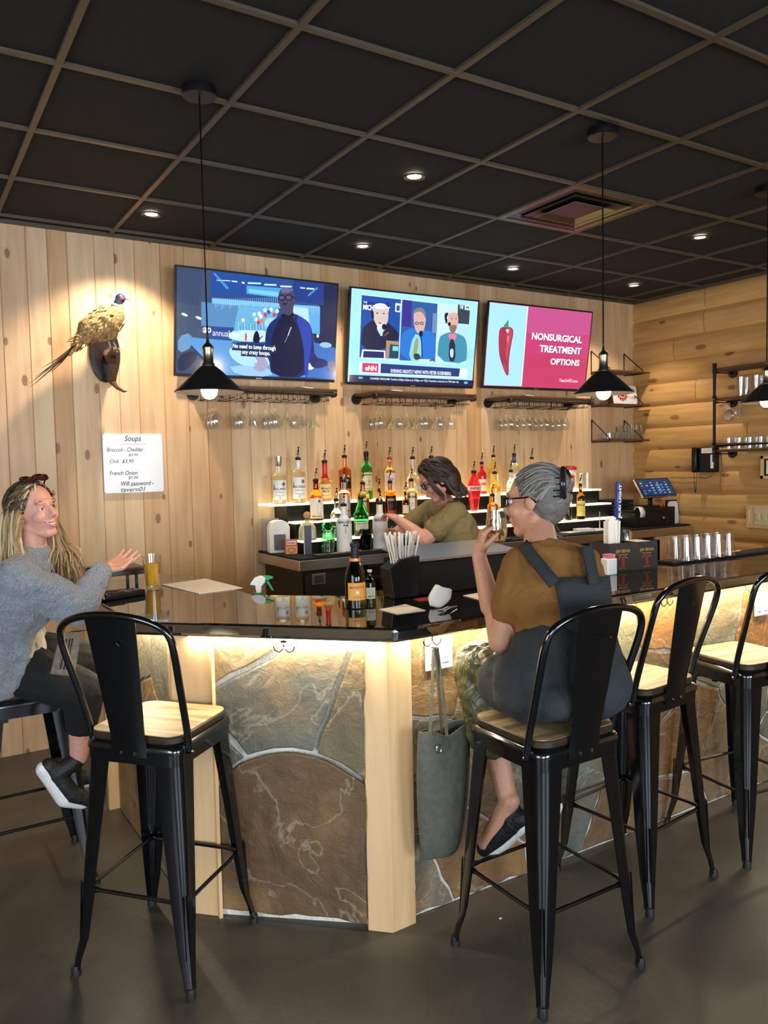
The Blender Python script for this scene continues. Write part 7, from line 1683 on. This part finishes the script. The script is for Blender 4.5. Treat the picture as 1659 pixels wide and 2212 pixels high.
def on_back(u, z, off=.0):
    "a point on the back surface: u across (-1..1 toward her right), z height"
    t_ = (z-wa.z)/((lsh.z+rsh.z)/2-wa.z); c = wa.lerp((lsh+rsh)/2, max(0, min(1, t_))); hw = .062+(.125-.062)*max(0, min(1, t_)); rr_ = .106-.018*max(0, (t_-.4)/.6)
    a = max(-1, min(1, u)); y = -(rr_+off)*(1-abs(a)**3.2*.65)
    return c+S*a*(hw+.05)+V3(0, y, z-c.z)
bm = B(); grid = []
zt, zb = at(1235, 1253, Y=1.75).z, .93
for i in range(13):
    z = zb+(zt-zb)*i/12; row = []; hw = .86-.30*i/12; cu = .02+.16*i/12
    for j in range(13): u_ = cu+hw*(-1+2*j/12); row.append(bm.verts.new(on_back(u_, z, .024-.017*i/12)))
    grid.append(row)
for a, b_ in zip(grid, grid[1:]):
    for j in range(12): bm.faces.new((a[j], a[j+1], b_[j+1], b_[j]))
o = obj('bib', bm, 'charcoal', g, world=True); so = o.modifiers.new('s', 'SOLIDIFY'); so.thickness = .006
for (x0, y0, x1, y1) in ((1195, 1262, 1128, 1178), (1280, 1262, 1264, 1180)):
    a = at(x0, y0, Y=1.75); b_ = at(x1, y1, Y=1.86); pts = []
    bm = B(); n = 10; A = []; 
    for i in range(n+1):
        s = i/n; px_, py_ = x0+(x1-x0)*s, y0+(y1-y0)*s
        q = at(px_, py_, Y=1.768+.150*s**1.25) if x1 < 1200 else at(px_, py_, Y=1.738+.045*s); w_ = .021; nn = Vector((1, 0, 0)) if x1 > 1200 else Vector((.85, 0, .5))
        A.append((bm.verts.new(q-nn*w_+V3(0, -.002, 0)), bm.verts.new(q+V3(0, -.006, 0)), bm.verts.new(q+nn*w_+V3(0, -.002, 0))))
    for p0, p1 in zip(A, A[1:]):
        for j in range(2): bm.faces.new((p0[j], p0[j+1], p1[j+1], p1[j]))
    o = obj('strap', bm, 'charcoal', g, world=True); so = o.modifiers.new('s', 'SOLIDIFY'); so.thickness = .010
def shoe(t, heel, ball, toe, ankle, up, k=1.0):
    h = obj if 0 else None
    s = skinblob('shoe', limb([heel, heel.lerp(ball, .5), ball, toe], [.034*k, .038*k, .040*k, .030*k])+limb([ankle, heel.lerp(ball, .3)], [.036*k, .038*k]), 'shoe_black', t, .005, 3)
    dn = up*-1
    skinblob('sole', limb([heel+dn*.018, heel.lerp(ball, .5)+dn*.020, ball+dn*.022, toe+dn*.014], [.033*k, .034*k, .037*k, .028*k]), 'sole', s, .005, 2)
    return s
fd = (ltoe-lan).normalized(); side = RV.normalized(); upn = fd.cross(side).normalized(); upn = upn if upn.z > 0 else -upn
heel = at(1122, 1768, Y=1.95); ball = at(1075, 1806, Y=2.03); toe = at(1047, 1832, Y=2.07)
shoe(g, heel, ball, toe, lan+V3(.01, 0, -.03), V3(-.45, .0, .85).normalized())
shoe(g, ran+V3(.01, -.05, -.05), ran.lerp(rtoe, .7), rtoe, ran+V3(0, 0, -.02), V3(0, .2, .97).normalized())
# grey hair swept up into a twist, dark claw clip, wisps at the nape
rr = random.Random(14); cols = ['78736c', '6a655f', '827d76', '5c534b', '716d69', '8a857e']
cap = [('e', hpt(-.022, 0, .040), (.099, .082, .085), hR), ('e', hpt(-.045, 0, -.005), (.070, .075, .070), hR), ('e', hpt(-.05, 0, -.04), (.045, .058, .040), hR)]
M['hair_base_grey'] = mat('hair_base_grey', '67625c', .55, bump=.6, bs=50, var=.2)
skinblob('hair_base', cap, 'hair_base_grey', g, .005, 4)
hs = Strands()
tw = hpt(-.086, .028, .055)     # where the twist sits
for i in range(10):
    a = rr.uniform(-1.0, 1.0); b_ = rr.random()
    # from the hairline round the head back to the twist
    if b_ < .45:   # crown and sides, starting above the face
        st_ = hpt(.062-.03*abs(a), a*.070, .080-.075*abs(a)**1.6+rr.uniform(-.01, .01)); mid = hpt(-.030, a*.088, .078-.05*abs(a)+.045*(1-abs(a)))
    else:           # nape and behind the ears, swept up
        st_ = hpt(-.030-.04*(1-abs(a)), a*.062, -.070+rr.uniform(-.01, .02)); mid = hpt(-.088, a*.070, -.015)
    e = tw+V3(rr.uniform(-.016, .016), rr.uniform(-.016, .016), rr.uniform(-.03, .03))
    hs.add([st_, st_.lerp(mid, .5)+(st_.lerp(mid, .5)-hpt(-.02, 0, .02)).normalized()*.008, mid, mid.lerp(e, .6)+hR.col[0]*-.006, e], rr.uniform(.004, .0075), rr.choice(cols), 5, .5)
swept(hs, rr, hpt, 150, (-.095, .02, .050, .015), cols, r=(.003, .005), hairline=.062, k=(1.0, 1.05))
for i in range(60):  # from the nape up
    a = rr.uniform(-1, 1); hs.add([on_skull(hpt, -.05-.03*(1-abs(a)), a*.07, -.055+.01*rr.random(), 1.04), on_skull(hpt, -.09, a*.06, -.02, 1.07), on_skull(hpt, -.105, a*.03, .02, 1.10), tw], rr.uniform(.004, .007), rr.choice(cols), 5, .6)
for i in range(34):  # coil
    a0 = rr.uniform(0, 6.28); r_ = rr.uniform(.012, .034); zz = rr.uniform(-.035, .03)
    hs.add([tw+hR.col[0]*-.012+(hR.col[1]*math.cos(a0+j*.9)+hR.col[2]*math.sin(a0+j*.9))*r_+hR.col[2]*zz*.3 for j in range(5)], .0065, rr.choice(cols), 5, .7)
for i in range(12):  # wisps
    s0 = hpt(-.05, rr.uniform(-.05, .05), -.075); hs.add([s0, s0+V3(rr.uniform(-.01, .02), -.01, -.025), s0+V3(rr.uniform(0, .06), -.015, -.05)], .0011, rr.choice(cols), 4, .4)
for i in range(5): s0 = hpt(-.05, rr.uniform(-.03, .03), .118); hs.add([s0, s0+V3(.01, 0, .02), s0+V3(rr.uniform(.0, .05), 0, .03)], .0008, cols[0], 4)
hs.build('hair', g)
M['claw'] = mat('claw', (.015, .010, .012), .15)
bm = B(); cc_ = tw+hR.col[0]*-.020
for s in (-1, 1): tube(bm, [cc_+hR.col[1]*s*(.040*math.sin(PI*j/8))+hR.col[2]*(.050*math.cos(PI*j/8))+hR.col[0]*-.012*math.sin(PI*j/8) for j in range(9)], .009, 8, flat=.8)
for s in (-1, 1):
    for j in range(1, 5): q = cc_+hR.col[1]*s*.036+hR.col[2]*(.036-.020*j); tube(bm, [q, q+hR.col[0]*.020-hR.col[1]*s*.002, q+hR.col[0]*.034-hR.col[1]*s*.012], .003, 6)
obj('claw_clip', bm, 'claw', g, world=True)
# spectacles
def specs(t, p, name='spectacles', lens=None, thick=.0022, drop=0):
    bm = B()
    for s in (-1, 1):
        c = (.098, s*.032, .003+drop); tube(bm, [p(c[0]-.006*abs(math.cos(a))*(1 if math.cos(a)*s > 0 else 0), c[1]+.024*math.cos(a), c[2]+.017*math.sin(a)) for a in [2*PI*k/18 for k in range(19)]], thick, 6, cap=False)
        tube(bm, [p(.092, s*.056, .010+drop), p(.05, s*.078, .010+drop), p(-.010, s*.082, .012), p(-.03, s*.080, -.006)], thick*1.1, 6, flat=1)
    tube(bm, [p(.099, -.010, .006+drop), p(.102, 0, .009+drop), p(.099, .010, .006+drop)], thick, 6)
    o = obj(name, bm, 'spec_frame', t, world=True)
    if lens:
        for s in (-1, 1):
            bm = B(); vs = [bm.verts.new(p(.0975, s*.032+.023*math.cos(a), .003+drop+.016*math.sin(a))) for a in [2*PI*k/18 for k in range(18)]]; bm.faces.new(vs); l = obj('lens', bm, lens, o, world=True); so = l.modifiers.new('s', 'SOLIDIFY'); so.thickness = .001
    return o
specs(g, hpt, thick=.0028)
# stemless wine glass in her raised hand
t = thing('stemless_wine_glass', 'stemless glass of pale wine held up by the grey-haired guest', 'glass', tuple(at(1073, 1176, Y=2.125)), 0)
hg = at(1073, 1101, Y=2.125).z-t.location.z
bm = B(); lathe(bm, [(.018, 0), (.030, .012), (.037, .035), (.038, .055), (.033, hg), (.0318, hg), (.0365, .055), (.0355, .035), (.028, .014), (.0005, .006)], 32); obj('glass_wall', bm, 'glass', t)
bm = B(); lathe(bm, [(.010, .0075), (.0275, .0150), (.0348, .035), (.0358, .055), (.0345, hg*.74), (.0005, hg*.74+.0005)], 32); obj('wine', bm, mat('white_wine', (.97, .84, .55), .02, trans=1, ior=1.33), t, label='pale white wine')
# ------------------------------------------------ blonde guest at the left
g = thing('person', 'smiling blonde seated guest in a grey knit sweater, leaning on the bar and gesturing', 'person', (.38, 3.34, 0))
hc = at(74, 1104, Y=3.26); F = V3(.50, -.86, .16); U = V3(-.20, .05, 1)
hp, hpt, hR = headset(hc, F, U, .93)
rsh, lsh = at(36, 1248, Y=3.10), V3(.47, 3.45, 1.235); S = (lsh-rsh).normalized()
pel = V3(.34, 3.35, .885); wa = V3(.34, 3.33, 1.02); mid = (lsh+rsh)/2; ch = mid+V3(-.01, 0, -.10); nb = mid+V3(.03, 0, .05)
rel, rwr = at(165, 1316, Y=3.10), at(222, 1232, Y=3.16); lel, lwr = V3(.61, 3.47, 1.13), V3(.63, 3.33, 1.135)
rk, lk = at(182, 1494, Y=3.16), V3(.70, 3.44, .80); ran, lan = at(170, 1636, Y=3.17), V3(.60, 3.48, .42)
body = torso([(pel, .085, .115), (wa, .065, .095), (ch, .08, .098), (mid, .13, .056)], S)+limb([nb, hc+V3(-.01, .01, -.07)], [.055, .050])+hp
body += limb([rsh, rel, rwr], [.050, .038, .027])+limb([lsh, lel, lwr], [.050, .038, .027])
body += hand(rwr, (at(285, 1203, Y=3.22)-rwr).normalized(), V3(0, -.35, .9), .18, 1.0, .18, 1)+hand(lwr, V3(.1, -.95, -.08), V3(0, 0, -1), .22, .95, .05, 1)
body += limb([pel-S*.08, rk], [.10, .062])+limb([pel+S*.08, lk], [.10, .062])+limb([rk, rk.lerp(ran, .35), ran], [.058, .054, .034])+limb([lk, lan], [.058, .034])
skinblob('body', body, 'skin_pink', g, .0052, 5)
face_details(g, hpt, hR, smile=True)
sw = torso([(pel+V3(-.02, 0, .0), .105, .142), (pel+V3(0, 0, .05), .10, .134), (wa, .085, .128), (ch, .10, .125), (mid, .138, .078)], S)+limb([mid, nb], [.095, .070])
sw += limb([rsh, rsh.lerp(rel, .5), rel, rel.lerp(rwr, .5), rwr.lerp(rel, .06)], [.078, .076, .070, .060, .046])+limb([lsh, lel, lwr.lerp(lel, .1)], [.076, .066, .046])
skinblob('sweater', sw, 'sweater', g, .007, 5, disp=.030, dscale=.075)
skinblob('undershirt', torso([(pel+V3(.035, -.005, -.01), .09, .118), (pel+V3(.03, -.0, .03), .09, .122)], S), 'undershirt', g, .007, 3)
lg = limb([pel-S*.075, rk], [.118, .080])+limb([pel+S*.075, lk], [.118, .080])+limb([rk, rk.lerp(ran, .48)], [.080, .062])+limb([lk, lk.lerp(lan, .5)], [.078, .062])
skinblob('leggings', lg, 'black_cloth', g, .006, 4, disp=.008, dscale=.08)
shoe(g, at(105, 1655, Y=3.17), at(152, 1716, Y=3.17), at(186, 1728, Y=3.17), ran+V3(-.01, 0, -.01), V3(.80, -.1, .45).normalized(), .96)
shoe(g, lan+V3(-.06, .0, -.04), lan+V3(.02, 0, -.12), lan+V3(.07, 0, -.13), lan, V3(.7, 0, .6).normalized(), .95)
M['hair_base_blonde'] = mat('hair_base_blonde', '6b5236', .55, bump=.6, bs=45, var=.25)
skinblob('hair_base', [('e', hpt(-.022, 0, .040), (.094, .078, .080), hR), ('e', hpt(-.045, 0, .0), (.068, .073, .068), hR), ('e', hpt(-.06, 0, -.06), (.045, .065, .055), hR)], 'hair_base_blonde', g, .005, 4)
rr = random.Random(31); hs = Strands(); top_c = ['4d3c28', '5c4a32', '3e2e1e', '6f5c40']; low_c = ['a58a64', 'b8a078', '8f7450', 'c4ae88', '98794f']
swept(hs, rr, hpt, 230, (-.112, 0, -.02, .055), top_c, hairline=.066, k=(1.0, 1.06))
swept(hs, rr, hpt, 40, (-.05, 0, -.04, .085), low_c+top_c, hairline=.066, k=(1.03, 1.08))
def fall(n, sx, lens, cols, zr=(.0, .0)):
    for i in range(n):
        s_ = rr.random(); l = sx[0]+(sx[1]-sx[0])*s_; f = rr.uniform(*zr); a = hpt(f, l*.080, rr.uniform(-.03, .03)); L_ = rr.uniform(*lens)
        out = V3(rr.uniform(-.06, .07), rr.uniform(-.07, .02), 0)
        side_ = hR.col[1]*(.016 if l > 0 else -.016)
        pts = [a, a+V3(0, 0, -.08)+side_, a+V3(.01, -.01, -.18)+side_*1.6+out*.4, a+V3(.02, -.02, -L_*.8)+side_*1.5+out*.8, a+V3(.03, -.02, -L_)+out]
        ph = rr.random()*6
        pts = [q+V3(math.sin(ph+j*2.1), math.cos(ph+j*1.8), 0)*.006 for j, q in enumerate(pts)]
        hs.add(pts, rr.uniform(.004, .008), rr.choice(cols), 5, .45)
fall(170, (-1.10, -.80), (.22, .37), low_c, (-.085, .012)); fall(130, (.80, 1.10), (.20, .33), low_c, (-.07, .022)); fall(150, (-.9, .9), (.25, .38), low_c+['8a6c44'], (-.115, -.075))
hs.build('hair', g)
# sunglasses pushed up on the head
M['shades'] = mat('shades', (.05, .012, .008), .08, spec=.8)
bm = B()
for s in (-1, 1):
    c = hpt(.052, s*.032, .128); e1, e2 = hR.col[1], (hR.col[2]*.55-hR.col[0]*.83).normalized()
    vs = [bm.verts.new(c+e1*.027*math.cos(a)+e2*.024*math.sin(a)+(hR.col[0]*.5+hR.col[2]*.8)*.004*math.cos(2*a)) for a in [2*PI*k/18 for k in range(18)]]; bm.faces.new(vs)
sg = obj('lens', bm, 'shades', g, world=True); so = sg.modifiers.new('s', 'SOLIDIFY'); so.thickness = .003; sg.name = 'sunglasses'
bm = B()
for s in (-1, 1):
    c = hpt(.052, s*.032, .128); tube(bm, [c+e1*.028*math.cos(a)+e2*.025*math.sin(a) for a in [2*PI*k/18 for k in range(19)]], .0028, 6, cap=False); tube(bm, [c+e1*s*.028, hpt(.0, s*.082, .10), hpt(-.05, s*.088, .055)], .0028, 6)
obj('frame', bm, 'claw', sg, world=True)
bm = B(); q = hpt(-.108, -.05, .0); sphere(bm, q, .012, 2, (1, .6, 1.3)); obj('hair_clip', bm, 'claw', g, world=True)
# brown slatted bag by her knee
P_ = [at(x, y, Y=3.00) for x, y in ((130, 1366), (176, 1364), (160, 1462), (108, 1456))]
c = sum(P_, Vector())/4; t = thing('leather_pouch', 'weathered brown slotted pouch hanging by a cord under the bar by the blonde guest knee', 'bag', tuple(c))
bm = B(); vs0 = [bm.verts.new(p-c+V3(0, -.006, 0)) for p in P_]; vs1 = [bm.verts.new(p-c+V3(0, .006, 0)) for p in P_]; bm.faces.new(vs0); bm.faces.new(vs1[::-1])
for k_ in range(4): bm.faces.new((vs0[k_], vs1[k_], vs1[(k_+1) % 4], vs0[(k_+1) % 4]))
obj('pouch', bm, mat('old_leather', (.13, .105, .075), .6, bump=.5, bs=60, var=.3), t, smooth=False, bevel=.003)
for s in (.35, .5, .62):
    a = P_[0].lerp(P_[1], s).lerp(P_[3].lerp(P_[2], s), .15)-c; b_ = P_[0].lerp(P_[1], s).lerp(P_[3].lerp(P_[2], s), .85)-c; bm = B(); tube(bm, [a+V3(0, -.0075, 0), b_+V3(0, -.0075, 0)], .002, 5); obj('slot', bm, 'black', t)
bm = B(); tube(bm, [P_[0].lerp(P_[1], .5)-c, Vector((.715, 3.0, UT))-c], .0025, 6); obj('cord', bm, 'black', t)
# ------------------------------------------------ bartender
g = thing('person', 'bartender in an olive t-shirt and black glasses looking down while pouring a drink', 'person', (2.90, 3.92, 0))
hc = at(944, 1036, Y=3.86); F = V3(-.80, .36, -.42); U = V3(-.35, .12, .9)
hp, hpt, hR = headset(hc, F, U, 1.02)
lsh, rsh = at(982, 1108, Y=3.80), at(958, 1112, Y=4.08); rsh = V3(lsh.x-.02+.06, 4.10, lsh.z); S = (rsh-lsh).normalized()
mid = (lsh+rsh)/2; pel = at(992, 1262, Y=3.95); wa = pel.lerp(mid, .38)+V3(.035, 0, 0); ch = mid+V3(.035, 0, -.11); nb = mid+V3(.0, 0, .055)
lel, lwr = at(915, 1166, Y=3.84), at(862, 1124, Y=4.02); rel, rwr = V3(lel.x+.02, 4.16, 1.16), at(868, 1152, Y=4.14)
body = torso([(pel, .09, .125), (wa, .085, .118), (ch, .10, .112), (mid, .13, .062)], S)+limb([nb, hc+V3(.015, 0, -.06)], [.062, .056])+hp
body += limb([lsh, lel, lel.lerp(lwr, .35), lwr], [.062, .050, .048, .029])+limb([rsh, rel, rwr], [.060, .048, .029])
body += hand(lwr, (at(843, 1112, Y=4.10)-lwr).normalized(), V3(-.1, .2, -1), .5, 1.0, .1, -1)+hand(rwr, V3(-.95, .15, -.05), V3(.1, -1, 0), .55, 1.0, .08, -1)
for s, dx in ((-1, .02), (1, -.04)): hip = pel+S*.09*s; kn = V3(hip.x+dx*.5, hip.y, .50); an = V3(hip.x+dx+.02, hip.y, .09); body += limb([hip, kn, an], [.11, .066, .040])+limb([an, an+V3(-.15, 0, -.045)], [.035, .028])
skinblob('body', body, 'skin_pink', g, .0052, 5)
tee = torso([(pel+V3(0, 0, .0), .10, .148), (wa, .095, .142), (ch, .108, .136), (mid+V3(.01, 0, -.01), .130, .080)], S)+limb([mid, nb], [.10, .072])+limb([lsh, lsh.lerp(lel, .62)], [.078, .074])+limb([rsh, rsh.lerp(rel, .62)], [.076, .072])
skinblob('tshirt', tee, 'tee_olive', g, .0065, 6, disp=.018, dscale=.08)
tr_ = []
for s, dx in ((-1, .02), (1, -.04)): hip = pel+S*.09*s+V3(0, 0, -.04); kn = V3(hip.x+dx*.5, hip.y, .50); an = V3(hip.x+dx+.02, hip.y, .10); tr_ += limb([hip, kn, an], [.130, .082, .060])
skinblob('trousers', tr_, 'black_cloth', g, .008, 4)
for s, dx in ((-1, .02), (1, -.04)): an = V3(pel.x+S.x*.09*s+dx+.02, pel.y+S.y*.09*s, .055); skinblob('shoe', limb([an+V3(.03, 0, -.008), an+V3(-.10, 0, -.010), an+V3(-.17, 0, -.018)], [.046, .044, .036]), 'shoe_black', g, .006, 2)
face_details(g, hpt, hR)
M['hair_base_brown'] = mat('hair_base_brown', '20120e', .5, bump=.6, bs=45, var=.25)
skinblob('hair_base', [('e', hpt(-.022, 0, .040), (.106, .090, .092), hR), ('e', hpt(-.055, 0, -.02), (.085, .092, .100), hR), ('c', hpt(-.055, -.045, -.06), hpt(-.06, -.05, -.10), .050, .035), ('c', hpt(-.055, .045, -.06), hpt(-.06, .05, -.10), .050, .035)], 'hair_base_brown', g, .005, 4)
rr = random.Random(77); hs = Strands(); bc = ['20110d', '2c1812', '180c09', '34201a', '3e281c']
swept(hs, rr, hpt, 200, (-.07, 0, -.06, .085), bc, hairline=.072, k=(1.05, 1.12), rad=(.106, .090, .096))
for i in range(110):
    a = rr.uniform(-1, 1); b0 = on_skull(hpt, -.02-.08*(1-abs(a)), a*.10, -.0, 1.12); hs.add([b0, b0-hR.col[2]*.05, b0-hR.col[2]*.10-hR.col[0]*.01, b0-hR.col[2]*rr.uniform(.12, .16)-hR.col[0]*.02], rr.uniform(.004, .007), rr.choice(bc), 5, .5)
for s in (-1, 1):
    for i in range(16): a0 = hpt(.045+rr.uniform(-.012, .012), s*.074, .055+rr.uniform(-.02, .02)); hs.add([a0, a0+hR.col[0]*.012-hR.col[2]*.05+hR.col[1]*s*.012, a0-hR.col[2]*.11+hR.col[1]*s*.008+hR.col[0]*-.01, a0-hR.col[2]*.16+hR.col[0]*-.02], .0045, rr.choice(bc), 5, .5)
hs.build('hair', g)
M['lens_reflection'] = mat('lens_reflection', (.30, .48, .55), .05, spec=1)  # light blue reflection in the spectacles, put into the lens colour
specs(g, hpt, lens='lens_reflection', thick=.0040)
# tattoo smudges on the forearm are small dark bands
t = thing('mixing_glass', 'clear pint glass with a pink drink in the bartender hands', 'glass', tuple(at(852, 1172, Y=4.16)))
t.location = (at(856, 1172, Y=4.30).x, 4.287, BZ+.0115)
bm = B(); lathe(bm, [(.029, 0), (.041, .14), (.0395, .14), (.0275, .012), (.0005, .010)], 28); obj('glass_wall', bm, 'glass', t)
bm = B(); lathe(bm, [(.0270, .0135), (.035, .085), (.0005, .0855)], 28); obj('drink', bm, mat('pink_drink', (.75, .42, .32), .1, trans=.4, ior=1.33), t, label='milky pink drink')
